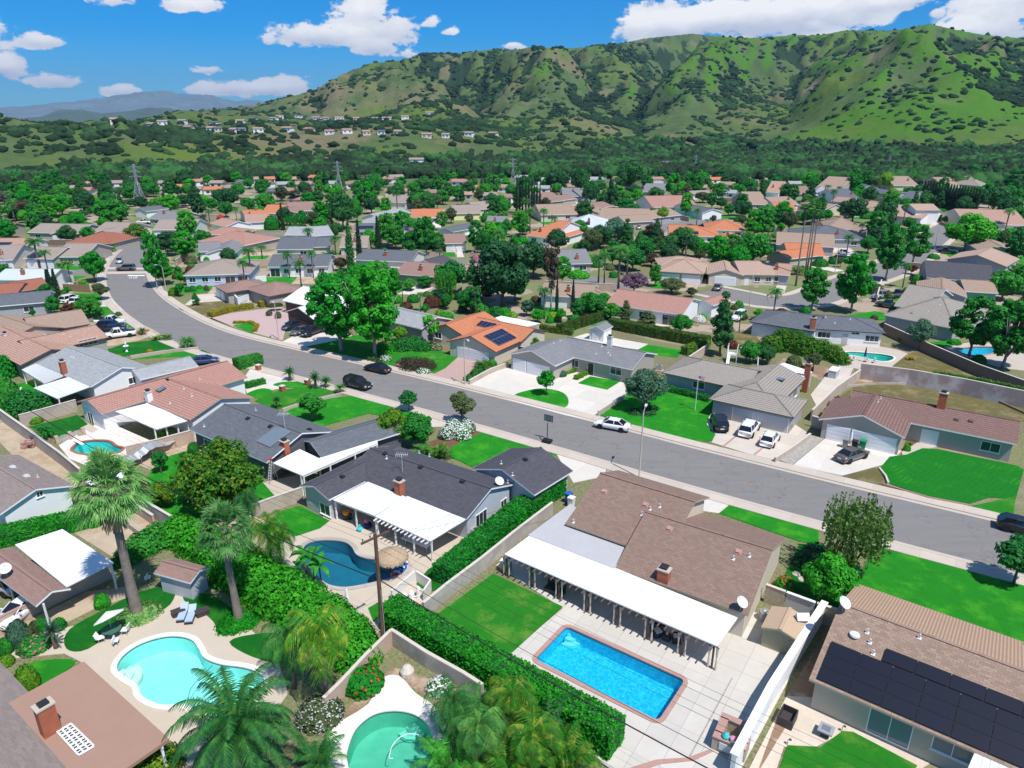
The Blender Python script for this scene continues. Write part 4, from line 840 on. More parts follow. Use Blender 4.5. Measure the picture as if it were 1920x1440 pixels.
def hills():
 NA,NR=760,330;xs=sorted(TAB);azc=[];R=560*(3400/560)**(np.linspace(0,1,NR));HC=[]
 for x in xs:
  d0=raydir(x,215);azc.append(atan2(d0.x,d0.y));rs,zs=[0,560],[-1.5,-.6]
  for r_,y in TAB[x]:d=raydir(x,y);rs.append(r_);zs.append(CH+r_*d.z/sqrt(d.x**2+d.y**2))
  rs.append(4200);zs.append(zs[-1]*.6);zz=np.interp(R,rs,zs);k=np.hanning(15);k/=k.sum();zp=np.pad(zz,7,mode='edge');HC.append(np.convolve(zp,k,'valid'))
 HC=np.array(HC);az=np.linspace(azc[0],azc[-1],NA);Hh=np.stack([np.interp(az,azc,HC[:,j])for j in range(NR)],1)
 A,RR=np.meshgrid(az,R,indexing='ij');X,Y=RR*np.sin(A),RR*np.cos(A)
 # spurs and gullies run down towards the valley; smaller relief on top
 wx=A*1500+(fbm(X/420,Y/420,5)-.5)*420;rel_=np.clip((Hh-6)/90,0,1)
 sp=ridged(wx/330,RR/1300,3,3,.55)-.62;g2=ridged(X/170+5,Y/210,9,4,.55)-.6
 Hh=Hh+rel_*(sp*95*(.45+rel_*.6)+g2*60+(ridged(wx/85,RR/420,13,3,.5)-.6)*30)+np.clip(Hh/20,0,1)*(fbm(X/40,Y/40,21)-.5)*7
 LN=[(80,190,[(1462,2450),(1350,1900),(1270,1450),(1170,1050)]),(70,170,[(1560,2250),(1590,1650),(1560,1150)]),(80,190,[(1890,2000),(1800,1500),(1740,1050)]),(75,180,[(925,2250),(990,1750),(1050,1300)]),(55,160,[(690,2000),(740,1600),(860,1200)]),(60,170,[(1150,2550),(1130,2000),(1180,1550)]),(60,150,[(1710,2050),(1680,1550),(1650,1150)]),(50,150,[(590,1900),(620,1500)]),
(-75,150,[(1310,2600),(1240,2000),(1200,1500),(1160,1000)]),(-60,130,[(1480,2200),(1500,1600),(1480,1150)]),(-60,130,[(1640,2000),(1630,1500)]),(-65,140,[(1800,1950),(1740,1500),(1700,1150)]),(-60,140,[(1030,2300),(1080,1750),(1130,1300)]),(-55,140,[(810,2100),(860,1600),(950,1200)])]
 spur=np.zeros_like(Hh)
 for amp,w,pl in LN:
  Q=[]
  for x_,r_ in pl:d=raydir(x_,215);a_=atan2(d.x,d.y);Q.append((r_*sin(a_),r_*cos(a_)))
  dm=np.full_like(Hh,1e9);wob=(fbm(X/120,Y/120,71,3)-.5)*110
  for(x0,y0),(x1,y1)in zip(Q,Q[1:]):
   t=np.clip(((X-x0)*(x1-x0)+(Y-y0)*(y1-y0))/((x1-x0)**2+(y1-y0)**2),0,1);dm=np.minimum(dm,np.hypot(X-x0-t*(x1-x0)+wob,Y-y0-t*(y1-y0)))
  spur+=amp*np.clip(1-dm/w,0,1)**1.15
 HT=np.stack([np.interp(az,azc,HC[:,j])for j in range(NR)],1);spur*=np.clip((1-HT/(HT.max(1)[:,None]+1e-6))*3.2,0,1);Hh=Hh+spur*np.clip(rel_*1.6,0,1)
 Rr=RR;H0_=np.stack([np.interp(az,azc,HC[:,j])for j in range(NR)],1);e0=((H0_-CH)/Rr).max(1);e1=((Hh-CH)/Rr).max(1);Hh=Hh+((e0-e1)[:,None]*Rr)*np.clip(H0_/(H0_.max(1)[:,None]+1e-6),0,1)**2+rel_*(fbm(X/55,Y/55,23,3)-.5)*7
 for _ in range(4):
  E_=(Hh-CH)/RR;jm=E_.argmax(1);ii=np.arange(NA);hm=Hh[ii,jm];k_=np.clip((CH+e0*R[jm])/np.maximum(hm,1),.5,1.25);k_=np.convolve(np.pad(k_,5,mode='edge'),np.hanning(11)/np.hanning(11).sum(),'valid');Hh=Hh*(1+(k_[:,None]-1)*np.clip(H0_/60,0,1))
 V=np.stack([X,Y,Hh],-1).reshape(-1,3);I=np.arange(NA*NR).reshape(NA,NR);Fc=np.stack([I[:-1,:-1],I[1:,:-1],I[1:,1:],I[:-1,1:]],-1).reshape(-1,4)
 me=imesh('hills',V,Fc[:,::-1],'stucco_tan',True)
 # plant cover map: bright grass / dry grass / brush, from place and slope
 gy=np.gradient(Hh,axis=0);curv=Hh-(np.roll(Hh,6,0)+np.roll(Hh,-6,0))/2
 px=960+F*np.tan(A)*1.07;low=np.clip(1-(Hh/240),0,1)
 bright=np.clip(spur/130,-.6,.3)*np.clip((px-900)/400,.2,1)+np.clip((px-1150)/300,0,1)*.62-.3+(fbm(X/260,Y/260,31,4)-.5)*1.9+np.clip(curv/14,-.6,.45)-np.clip((Hh-235)/60,0,.5)+np.clip((330-px)/200,0,.3)+np.clip((60-Hh)/60,0,.15)
 brush=.44-np.clip(spur/130,-.45,.2)-np.clip((75-Hh)/75,0,1)*.42+(fbm(X/190,Y/190,41,5,.6)-.5)*2.4-np.clip(curv/9,-.65,.5)+np.clip((Hh-130)/120,0,.6)*np.clip((1450-px)/300,0,1)-np.clip((px-1300)/500,0,.22)
 brush=np.where(Hh<3,.9,brush)
 at=me.color_attributes.new('cover','FLOAT_COLOR','POINT');C=np.ones((NA*NR,4),dtype=np.float32);C[:,0]=np.clip(bright,0,1).reshape(-1);C[:,1]=np.clip(brush,0,1).reshape(-1);C[:,2]=np.clip(fbm(X/90,Y/90,51,4).reshape(-1),0,1);at.data.foreach_set('color',C.reshape(-1))
 m,nt,b=nodes('hill');at=N(nt,'ShaderNodeAttribute',attribute_name='cover');s=N(nt,'ShaderNodeSeparateColor');L(nt,at.outputs[0],s.inputs[0]);pos=geo_pos(nt)
 n1=noise(nt,pos,.02,6,.7);n2=noise(nt,pos,.12,4,.7);n3=noise(nt,pos,.006,5,.6)
 def add(a,b_,k):
  q=N(nt,'ShaderNodeMath',operation='MULTIPLY_ADD');L(nt,a,q.inputs[0]);q.inputs[1].default_value=k;L(nt,b_,q.inputs[2]);return q.outputs[0]
 a=mixc(nt,ramp(nt,n1,.35,.65),(.06,.1,.035),(.1,.14,.06));a=mixc(nt,ramp(nt,add(n2,s.outputs[2],.5),.78,.98),a,(.17,.15,.085))
 a=mixc(nt,ramp(nt,add(n1,s.outputs[0],.5),.6,.95),a,(.065,.165,.018));a=mixc(nt,ramp(nt,add(n2,n3,.4),.68,.86),a,(.1,.15,.03))
 a=mixc(nt,ramp(nt,add(n2,s.outputs[1],.55),.72,.95),a,(.026,.05,.02))
 L(nt,a,b.inputs['Base Color']);b.inputs['Roughness'].default_value=1;b.inputs['Specular IOR Level'].default_value=.05;bump(nt,b,n2,3,.6)
 me.materials[0]=m;o=bpy.data.objects.new('hills',me);COL.objects.link(o);struct(o)
 return az,R,Hh,np.clip(brush,0,1)
HAZ,HR,HH,HB=hills()
def ground_z(x,y):
 a=atan2(x,y);r=sqrt(x*x+y*y);i=np.searchsorted(HAZ,a)-1;j=np.searchsorted(HR,r)-1
 if j<0 or i<0 or i>=len(HAZ)-1 or j>=len(HR)-1:return 0.0
 u=(a-HAZ[i])/(HAZ[i+1]-HAZ[i]);v=(r-HR[j])/(HR[j+1]-HR[j])
 return float((HH[i,j]*(1-u)+HH[i+1,j]*u)*(1-v)+(HH[i,j+1]*(1-u)+HH[i+1,j+1]*u)*v)
def on_hill(px,py,r0=560,r1=3000):
 d=raydir(px,py);t=r0
 while t<r1:
  p=Vector((0,0,CH))+d*t
  if p.z<=ground_z(p.x,p.y):return Vector((p.x,p.y,ground_z(p.x,p.y)))
  t+=3
 return None
ICO=bmesh.new();bmesh.ops.create_icosphere(ICO,subdivisions=1,radius=1);IV=np.array([v.co[:]for v in ICO.verts]);IF=np.array([[v.index for v in f.verts]for f in ICO.faces]);ICO.free()
ICO=bmesh.new();bmesh.ops.create_icosphere(ICO,subdivisions=2,radius=1);IV2=np.array([v.co[:]for v in ICO.verts]);IF2=np.array([[v.index for v in f.verts]for f in ICO.faces]);ICO.free()
def blobs(name,P,R_,mat,squash=.75,hi=False,jit=.28,label=None):
 iv,if_=(IV2,IF2)if hi else(IV,IF);n=len(P);k=len(iv);V=iv[None]*(1+rng.normal(size=(n,k,1))*jit*.8)*R_[:,None,None]*np.stack([rng.uniform(.75,1.3,n),rng.uniform(.75,1.3,n),rng.uniform(.8,1.2,n)*squash],1)[:,None,:]
 V=V+P[:,None,:];Fc=if_[None]+(np.arange(n)*k)[:,None,None];me=imesh(name,V.reshape(-1,3),Fc.reshape(-1,3),mat);o=bpy.data.objects.new(name,me);COL.objects.link(o);struct(o,'stuff')
 if label:o['label']=label;o['category']='vegetation'
 return o
M('brush',(.026,.055,.026),1,.5,.02,.3,.05,c2=(.035,.085,.03));M('wood_far',(.03,.06,.03),1,.6,.05,.5,.05,c2=(.04,.13,.035),th=(.48,.6))
def scatter_hills():
 n=420000;i=rng.uniform(0,len(HAZ)-1.01,n);j=rng.uniform(0,1,n)**.8*(len(HR)-60);ii,jj=i.astype(int),j.astype(int);a=np.interp(i,np.arange(len(HAZ)),HAZ);r=np.interp(j,np.arange(len(HR)),HR)
 h=HH[ii,jj];pr=HB[ii,jj]**1.5*.85+.07-(h<60)*.035;pr=np.where(h<2,.0,pr);cl=fbm(r*np.sin(a)/60,r*np.cos(a)/60,77,3);pr=pr*np.clip((cl-.33)*3.6,.08,1.4)
 k=rng.uniform(0,1,n)<pr*.86;a,r,h=a[k],r[k],h[k];P=np.stack([r*np.sin(a),r*np.cos(a),h+.4],1);blobs('chaparral',P,rng.uniform(1.3,4.6,len(P))*(1+r/3200),'brush',.7,label='dark brush scattered over the hillsides')
 # wooded belt along the foot of the hills
 n=30000;a=rng.uniform(HAZ[0],HAZ[-1],n);r=500+rng.uniform(0,1,n)**1.5*800;X,Y=r*np.sin(a),r*np.cos(a);h=np.array([ground_z(x,y)for x,y in zip(X,Y)])
 px=960+F*np.tan(a)*1.07;golf=(px>1400)&(px<1570)&(r>640)&(r<700)|(px>1800)&(px<1900)&(r>560)&(r<620);k=(h<2.5+6*(px>1100))&~golf&(fbm(X/35,Y/35,93,2)>.26);X,Y,h,r=X[k],Y[k],h[k],r[k]
 P=np.stack([X,Y,h+2.8],1);blobs('woodland',P,rng.uniform(2.0,4.6,len(P)),'wood_far',.95,True,.34,label='dark woods along the foot of the hills')
scatter_hills()
def far_mountains():
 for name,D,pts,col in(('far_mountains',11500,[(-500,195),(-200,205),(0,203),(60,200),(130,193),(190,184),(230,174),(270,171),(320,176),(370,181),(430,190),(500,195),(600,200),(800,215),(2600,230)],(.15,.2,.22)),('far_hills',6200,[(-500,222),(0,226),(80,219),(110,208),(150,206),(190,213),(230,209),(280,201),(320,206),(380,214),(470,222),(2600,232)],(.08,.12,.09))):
  n=500;rows=40;xs=np.linspace(-500,2600,n);ys=np.interp(xs,[p[0]for p in pts],[p[1]for p in pts]);V=[]
  for j in range(rows):
   t=j/(rows-1);rr=D*(.78+.4*t)
   for i in range(n):
    d=raydir(xs[i],ys[i]);e=d.z/sqrt(d.x**2+d.y**2);a=atan2(d.x,d.y);top=CH+D*e;prof=1-abs(t-.55)/.55 if t<.55 else 1-(t-.55)*.8
    V.append((rr*sin(a),rr*cos(a),-5+(top+5)*max(0,prof)**.8))
  V=np.array(V);nz=(ridged(V[:,0]/(D*.055),V[:,1]/(D*.07),61,5)-.6)*(D*.016);V[:,2]+=nz*np.clip(V[:,2]/(D*.02),0,1);I=np.arange(n*rows).reshape(rows,n);Fc=np.stack([I[:-1,:-1],I[:-1,1:],I[1:,1:],I[1:,:-1]],-1).reshape(-1,4)
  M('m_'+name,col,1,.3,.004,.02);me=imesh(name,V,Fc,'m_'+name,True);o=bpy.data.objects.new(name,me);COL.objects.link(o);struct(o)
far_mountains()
def drape(pts):
 P=[G(x,y,.3)for x,y in pts];S=spline([(p.x,p.y)for p in P],4);c=sum(S,Vector((0,0)))/len(S);m=MB();R_=[[c.lerp(p,k/6)for p in S]for k in range(1,7)];V=[(p.x,p.y,ground_z(p.x,p.y)+.5)for r in R_ for p in r];n=len(S)
 m.add(V,[(k*n+i,k*n+(i+1)%n,(k+1)*n+(i+1)%n,(k+1)*n+i)for k in range(5)for i in range(n)]+[tuple(range(n))]);struct(m.build('golf_course','lawn_golf'))
drape([(1310,312),(1400,309),(1480,314),(1560,322),(1500,328),(1400,322),(1330,318)]);drape([(1270,325),(1300,322),(1330,330),(1290,336)]);drape([(1560,333),(1600,328),(1615,336),(1580,340)]);drape([(1840,320),(1890,318),(1900,323),(1850,326)])
# ---------------------------------------------------------------- main street
def road_edges():
 R_=[(2300,1085),(1920,990),(1600,913),(1280,838),(1120,793),(880,733),(760,704),(640,677),(520,649),(443,632),(383,610),(333,583),(300,560),(281,538),(273,515),(274,490),(282,470),(300,450),(330,437)]
 L_=[(2300,1180),(1920,1080),(1530,978),(1280,903),(1080,848),(837,778),(700,741),(560,703),(417,668),(333,639),(283,614),(250,592),(222,568),(207,543),(200,515),(208,495),(224,478),(250,462),(275,450)]
 return[G(*p,0)for p in R_],[G(*p,0)for p in L_]
RF,RN=road_edges();cl=[((a+b)/2).to_2d()for a,b in zip(RF,RN)];CL=spline(cl,5,False);RW=9.4
MAIN=CL
ribbon('road',CL,-RW/2,RW/2,.02,'asphalt')
for s in(-1,1):
 a,b=sorted((s*RW/2,s*(RW/2+.5)));ribbon('gutter',CL,a-.0,b,.034,'concrete')
 a,b=sorted((s*(RW/2+.5),s*(RW/2+.68)));ribbon('kerb',CL,a,b,.15,'concrete')
 a,b=sorted((s*(RW/2+.68),s*(RW/2+2.15)));ribbon('pavement',CL,a,b,.13,'sidewalk')
for i in range(len(CL)-1):
 a,b=CL[i],CL[i+1];t=(b-a).normalized();nn=Vector((-t.y,t.x))*(RW/2+2.4);AVOID.append([tuple(a-nn),tuple(b-nn),tuple(b+nn),tuple(a+nn)])
def strip(name,pts,w,mat='asphalt',z='f',lay=.024,walk=True):
 P=[G(*Z(z,p),0).to_2d()for p in pts];P=spline(P,5,False);ribbon(name,P,-w/2,w/2,lay,mat)
 if walk:
  for s in(-1,1):
   a,b=sorted((s*w/2,s*(w/2+.4)));ribbon('kerb',P,a,b,.14,'concrete');a,b=sorted((s*(w/2+.4),s*(w/2+1.8)));ribbon('pavement',P,a,b,.12,'sidewalk')
 for i in range(len(P)-1):
  a,b=P[i],P[i+1];t=(b-a).normalized();nn=Vector((-t.y,t.x))*(w/2+2);AVOID.append([tuple(a-nn),tuple(b-nn),tuple(b+nn),tuple(a+nn)])
strip('road',[(-60,520),(60,512),(140,510),(205,508)],8,walk=False);
strip('road',[(300,452),(380,446),(480,440),(560,437)],8,walk=False)
strip('road',[(1800,415),(1758,440),(1725,465),(1690,492),(1650,512),(1600,528),(1555,548),(1510,563),(1440,566),(1385,556),(1330,545)],10,lay=.028)
strip('road',[(1215,440),(1240,428),(1290,418),(1350,409)],9,walk=False);strip('road',[(790,488),(850,492),(890,500)],9,walk=False);strip('road',[(1080,520),(1130,533),(1170,545)],8,walk=False)
# concrete cross gutters, stop bar and stop lettering
def mark(name,pts,mat,z='f',h=.045,label=None,cat=None):
 P=[G(*Z(z,p),0)for p in pts];o=MB().prism([(p.x,p.y)for p in P],.0,h).build(name,mat);struct(o);return o
mark('road_gutter',[(812,805),(1110,808),(1118,822),(806,820)],'concrete','7');mark('road_gutter',[(806,838),(1098,836),(1095,852),(803,856)],'concrete','7')
mark('road_marking',[(958,864),(1086,864),(1086,870),(958,870)],'trim_white','7',.05)
def road_text(txt,z,x0,x1,y0,y1):
 c=bpy.data.curves.new('stop_lettering','FONT');c.body=txt;o=bpy.data.objects.new('t',c);COL.objects.link(o);bpy.context.view_layer.update();me=bpy.data.meshes.new_from_object(o);bpy.data.objects.remove(o)
 co=np.array([v.co[:]for v in me.vertices]);mn,mx=co.min(0),co.max(0);a,b,d=G(*Z(z,(x0,y1)),.06),G(*Z(z,(x1,y1)),.06),G(*Z(z,(x0,y0)),.06)
 for v in me.vertices:u=(v.co.x-mn[0])/(mx[0]-mn[0]);w=(v.co.y-mn[1])/(mx[1]-mn[1]);v.co=a+(b-a)*u+(d-a)*w
 me.materials.clear();me.materials.append(MT['trim_white']);o=bpy.data.objects.new('stop_lettering',me);COL.objects.link(o);struct(o)
road_text('STOP','7',968,1032,874,889)
# patches and manhole covers on the asphalt
for x,y in((693,706),(560,660),(1400,905),(1210,812)):mark('road_patch',[(x-9,y+5),(x+6,y-6),(x+9,y-5),(x-6,y+6)],'soil','f',.028)
for x,y in((1640,997),(1148,770)):p=G(x,y,0);struct(MB().lathe([(0,.034),(.35,.034),(.36,.02)],p,14).build('manhole_cover','soil_light'))
# ---------------------------------------------------------------- yards, driveways, lawns (pixels)
pa=patch
# far side of the street, left to right
pa('lawn','lawn','lawn_dry',[(1370,1130),(1340,1115),(1480,1070),(1700,1055),(1790,1110),(1610,1150),(1560,1165)],'7')
pa('driveway','drive','drive',[(1385,1085),(1480,1010),(1600,1000),(1700,1060),(1500,1075),(1470,1100)],'7')
pa('driveway','drive','pink_drive',[(0,655*0+655),(80,700),(330,640),(640,600),(880,570),(960,620),(1000,740),(940,800),(900,950),(850,940),(560,860),(330,790)],'J')
pa('lawn','lawn','lawn',[(345,785),(420,765),(560,760),(610,790),(560,865),(480,835)],'J',4)
pa('driveway','drive','drive_white',[(895,965),(1010,905),(1240,770),(1400,780),(1640,880),(1690,900),(1450,960),(1130,1025)],'J')
pa('lawn','lawn','lawn_patchy',[(1140,1022),(1450,960),(1690,895),(1920,880),(1920,1190),(1700,1165),(1400,1090)],'J')
pa('lawn','lawn','lawn',[(0+395,395),(500,300),(640,270),(760,270),(830,330),(620,345),(530,395)],'5',4)
pa('lawn','lawn','lawn_patchy',[(700,665),(745,650),(815,655),(860,668),(835,690),(815,700),(745,690)])
pa('driveway','drive','pavers_pink',[(725,428),(845,322),(985,345),(1010,365),(905,470),(880,465)],'5')
pa('garden_bed','soil','mulch',[(690,658),(780,650),(840,668),(812,700),(740,690)])
pa('garden_bed','soil','soil',[(888,470),(985,355),(1110,330),(1120,370),(960,480)],'5')
pa('driveway','drive','drive_white',[(940,480),(1170,385),(1420,420),(1560,400),(1600,420),(1820,450),(1860,560),(1700,650),(1665,690),(1500,655),(1200,575)],'5')
pa('lawn','lawn','lawn',[(1212,548),(1290,515),(1380,505),(1480,525),(1518,570),(1490,612),(1350,585)],'5',5)
pa('lawn','lawn','lawn',[(1570,475),(1640,437),(1810,465),(1735,512)],'5')
pa('patio_paving','drive','drive_white',[(460,1330),(560,1300),(1020,1380),(950,1420),(700,1390)],'9');pa('lawn','lawn','lawn',[(945,1420),(1020,1385),(1280,1425),(1240,1480),(1000,1450)],'9')
pa('lawn','lawn','lawn_patchy',[(1700,655),(1860,560),(1920,540),(2330,640),(2220,720),(2280,800),(2100,800)],'5')
pa('lawn','lawn','lawn',[(1130,770),(1180,735),(1250,728),(1340,748),(1325,795),(1341,815),(1335,828),(1300,826),(1200,800)],'f',0)
pa('driveway','drive','drive',[(1330,828),(1342,815),(1322,795),(1328,775),(1490,795),(1515,812),(1450,862),(1400,850)])
for a in((1353,838,1378,818),(1412,853,1440,830)):mark('driveway_strip',[(a[0],a[1]),(a[2],a[3]),(a[2]+4,a[3]+1),(a[0]+4,a[1]+1)],'brick_edge','f',.075)
pa('driveway','drive','gravel',[(1452,858),(1500,810),(1545,822),(1485,872)])
pa('driveway','drive','drive_white',[(1487,872),(1547,822),(1690,845),(1668,868),(1640,875),(1580,892)])
pa('lawn','lawn','lawn_dry',[(1578,892),(1640,877),(1650,882),(1660,908),(1650,912)])
pa('lawn','lawn','lawn_striped',[(1648,880),(1668,856),(1700,852),(1730,840),(1760,842),(1905,872),(1920,880),(1905,935),(1855,932),(1815,945),(1740,932),(1665,905)],'f')
pa('path','drive','concrete',[(1690,848),(1724,827),(1765,836),(1735,842),(1722,862),(1700,866)])
pa('lawn','lawn','lawn_patchy',[(1815,950),(1905,930),(1900,968)])
pa('garden_bed','soil','mulch',[(1687,855),(1703,815),(1720,830),(1700,860)])
pa('yard','lawn','lawn_dry',[(1520,785),(1600,725),(1640,715),(1780,735),(1920,765),(1920,790),(1750,770),(1620,750),(1530,795)])
pa('yard','soil','soil',[(1610,705),(1680,712),(1720,720),(1600,725)])
pa('yard','lawn','lawn_dry',[(1650,705),(1700,665),(1730,655),(1850,700),(1900,725),(1870,725),(1750,700)])
pa('pool_deck','paving','concrete',[(1575,690),(1570,660),(1600,645),(1680,655),(1705,672),(1660,700),(1600,690)],'f',4,0)
pa('pool_deck','paving','concrete',[(1770,650),(1830,640),(1920,650),(1960,700),(1880,690),(1790,662)],'f',0,1)
pa('lawn','lawn','lawn',[(1742,642),(1790,637),(1805,645),(1770,650)])
pa('lawn','lawn','lawn',[(1585,592),(1640,583),(1665,588),(1660,600),(1620,600)])
pa('yard','soil','soil',[(1440,690),(1470,672),(1560,690),(1600,690),(1605,706),(1560,720),(1520,705)])
pa('patio_paving','paving','drive',[(1520,740),(1560,690),(1600,690),(1590,712),(1530,760)])
pa('yard','lawn','lawn_dry',[(1365,625),(1410,620),(1425,640),(1400,655),(1370,650)])
# near side of the street
pa('lawn','lawn','lawn',[(350,735*0+735)]+[(500,755),(560,740),(668,741),(720,755),(805,780),(790,792),(700,770),(620,790),(560,770)][1:],'f')if 0 else pa('lawn','lawn','lawn',[(530,775),(575,752),(668,741),(735,757),(806,778),(760,786),(690,775),(600,800)])
pa('lawn','lawn','lawn_patchy',[(478,752),(500,735),(560,727),(600,725),(632,735),(600,742),(560,752),(520,768)],'f')
pa('driveway','drive','drive_white',[(455,712),(470,690),(540,705),(640,733),(600,728),(545,724),(500,733),(470,744),(462,735)])
pa('lawn','lawn','lawn',[(463,738),(490,728),(510,732),(498,742),(475,746)],'f',4);pa('lawn','lawn','lawn',[(512,722),(530,716),(570,716),(588,723),(570,727),(540,726)],'f',4)
pa('driveway','drive','drive',[(806,782),(850,790),(842,800),(800,800)]);pa('garden_bed','soil','mulch',[(800,830),(845,815),(890,800),(905,808),(860,835),(820,850)])
pa('lawn','lawn','lawn',[(842,855),(845,838),(905,810),(1003,838),(950,850),(885,875)])
pa('driveway','drive','drive_white',[(1040,845),(1062,850),(1140,872),(1132,893),(1075,905),(1060,880)]);pa('lawn','lawn','lawn',[(1031,848),(1042,845),(1045,852),(1037,855)])
pa('garden_bed','soil','gravel',[(1134,892),(1142,872),(1185,885),(1195,893),(1175,900)])
pa('driveway','drive','drive_white',[(1150,910),(1200,890),(1372,942),(1348,962),(1260,950)])
pa('lawn','lawn','lawn',[(1348,962),(1372,945),(1535,985),(1535,1020),(1500,1015)])
pa('garden_bed','lawn','lawn_dark',[(1455,1110),(1500,1020),(1540,1020),(1600,1060),(1575,1140),(1555,1150)],'f')
pa('lawn','lawn','lawn',[(1578,1140),(1640,1025),(1810,1065),(1925,1095),(1960,1210),(1800,1190)])
pa('garden_path','drive','mulch',[(1574,1145),(1588,1115),(1612,1060),(1617,1062),(1590,1120),(1580,1150)])
# back yard with the rectangular pool
pa('patio_paving','paving','paving_white',[(930,1060),(1075,950),(1420,1150),(1535,1170),(1380,1460),(1190,1480),(1130,1430),(938,1240),(1055,1140)],'f',0,2)
pa('lawn','lawn','lawn_patchy',[(797,1168),(925,1075),(1055,1137),(939,1242)])
pa('path_edging','lawn','brick_edge',[(1180,1440),(1230,1424),(1290,1420),(1330,1405),(1338,1408),(1300,1426),(1240,1432),(1190,1448)])
pa('drain_strip','drive','gravel',[(1288,1425),(1372,1270),(1374,1271),(1291,1426)])
# back yard with the free-form dark pool and palapa
pa('pool_deck','paving','deck_tan',[(540,1010),(620,960),(700,950),(880,1010),(850,1060),(790,1100),(770,1150),(700,1190),(640,1160),(560,1110),(500,1040)],'f',0,3)
pa('lawn','lawn','lawn',[(520,960),(562,948),(618,976),(600,990),(555,1005),(510,985)]);pa('lawn','lawn','lawn_dark',[(780,1095),(802,1068),(830,1050),(840,1100),(800,1110)]);pa('lawn','lawn','lawn_patchy',[(690,1140),(715,1125),(725,1140),(700,1165)])
# left middle back yards
pa('patio_paving','paving','patio_pink',[(110,835),(170,800),(200,790),(290,830),(360,800),(260,860),(180,880),(130,860)],'f',0,4)
pa('lawn','lawn','lawn_dark',[(55,800),(145,778),(165,795),(110,822)]);pa('path','drive','concrete',[(130,790),(148,783),(185,805),(172,812)])
pa('lawn','lawn','lawn',[(250,930),(300,860),(350,845),(375,850),(480,890),(520,935),(470,965),(330,975)]);pa('yard','soil','soil_light',[(235,860),(370,815),(385,850),(280,880)])
pa('patio_paving','paving','concrete',[(492,905),(560,890),(580,905),(520,935),(500,925)]);pa('yard','soil','soil_light',[(340,985),(470,965),(520,985),(500,1040),(400,1020)])
pa('lawn','lawn','lawn',[(0,740),(5,725),(60,715),(90,735),(60,765),(0,780)]);pa('yard','soil','soil_light',[(-30,800),(20,780),(90,850),(150,900),(140,915),(40,870)])
pa('lawn','lawn','lawn',[(0,1020),(140,950),(170,948),(160,985),(60,1010)]);pa('yard','soil','soil_light',[(140,1000),(250,955),(300,985),(290,1015),(220,1050)])
# lawns along the left of the street
pa('lawn','lawn','lawn_patchy',[(84,592),(150,575),(210,575),(225,590),(170,592)]);pa('lawn','lawn','lawn',[(165,602),(230,595),(245,600),(260,612),(220,614)])
pa('driveway','drive','drive',[(115,580),(125,562),(205,555),(235,585),(210,575),(150,580)]);pa('driveway','drive','soil_light',[(200,650),(205,628),(275,612),(300,625),(255,640)])
pa('lawn','lawn','lawn_dark',[(188,660),(240,642),(310,637),(350,648),(290,660),(230,668)]);pa('lawn','lawn','lawn',[(245,674),(330,660),(375,657),(420,677),(330,668)]);pa('lawn','lawn','lawn_dark',[(365,660),(380,656),(425,676),(390,680)])
pa('garden_bed','soil','gravel',[(224,654),(240,648),(262,653),(240,659)]);pa('lawn','lawn','lawn',[(122,560),(130,550),(190,550),(200,562),(160,562)]);pa('lawn','lawn','lawn',[(92,500),(140,492),(155,505),(105,507)])
# bottom left garden
pa('pool_deck','paving','deck_tan',[(150,1240),(120,1225),(20,1235),(0,1210),(60,1190),(200,1160),(280,1110),(340,1090),(420,1130),(520,1230),(540,1300),(440,1440),(300,1440),(320,1390)],'f',0,5)
pa('lawn','lawn','lawn_dark',[(124,1215),(130,1180),(200,1140),(262,1110),(325,1095),(330,1110),(310,1140),(240,1165),(165,1216)],'f',4);pa('lawn','lawn','lawn_dark',[(345,1125),(350,1112),(395,1115),(440,1145),(450,1170),(412,1190),(400,1165),(370,1140)],'f',4)
pa('lawn','lawn','lawn_dark',[(430,1203),(470,1190),(530,1190),(540,1240),(505,1240),(460,1225)],'f',3);pa('lawn','lawn','lawn',[(45,1250),(90,1237),(140,1238),(120,1260),(60,1290)],'f',3);pa('garden_bed','soil','soil',[(0,1230),(0,1180),(60,1160),(110,1150),(128,1180),(122,1218),(60,1222)])
pa('garden_bed','soil','soil_light',[(60,1160),(160,1110),(235,1100),(240,1120),(180,1140),(120,1170)])
# bottom middle round pool garden
pa('pool_deck','paving','deck_white',[(715,1275),(735,1265),(755,1272),(780,1300),(815,1325),(840,1380),(850,1530),(590,1530),(605,1410),(630,1360),(690,1320)],'f',3,6)
pa('garden_bed','soil','soil',[(630,1350),(735,1250),(860,1290),(870,1340),(840,1380),(820,1320),(780,1295),(750,1270),(718,1272),(680,1330)])
# bottom right yard
pa('patio_paving','paving','pavers_tan',[(1475,1305),(1560,1310),(1760,1420),(1700,1460),(1580,1374),(1530,1400),(1470,1400),(1450,1460),(1400,1450)]);pa('yard','soil','soil',[(1475,1305),(1550,1180),(1545,1300),(1530,1330)])
pa('lawn','lawn','lawn_patchy',[(1455,1460),(1477,1397),(1540,1400),(1580,1370),(1600,1372),(1720,1435),(1700,1470)]);pa('planter_bed','drive','soil',[(1430,1420),(1465,1325),(1490,1335),(1420,1450)])
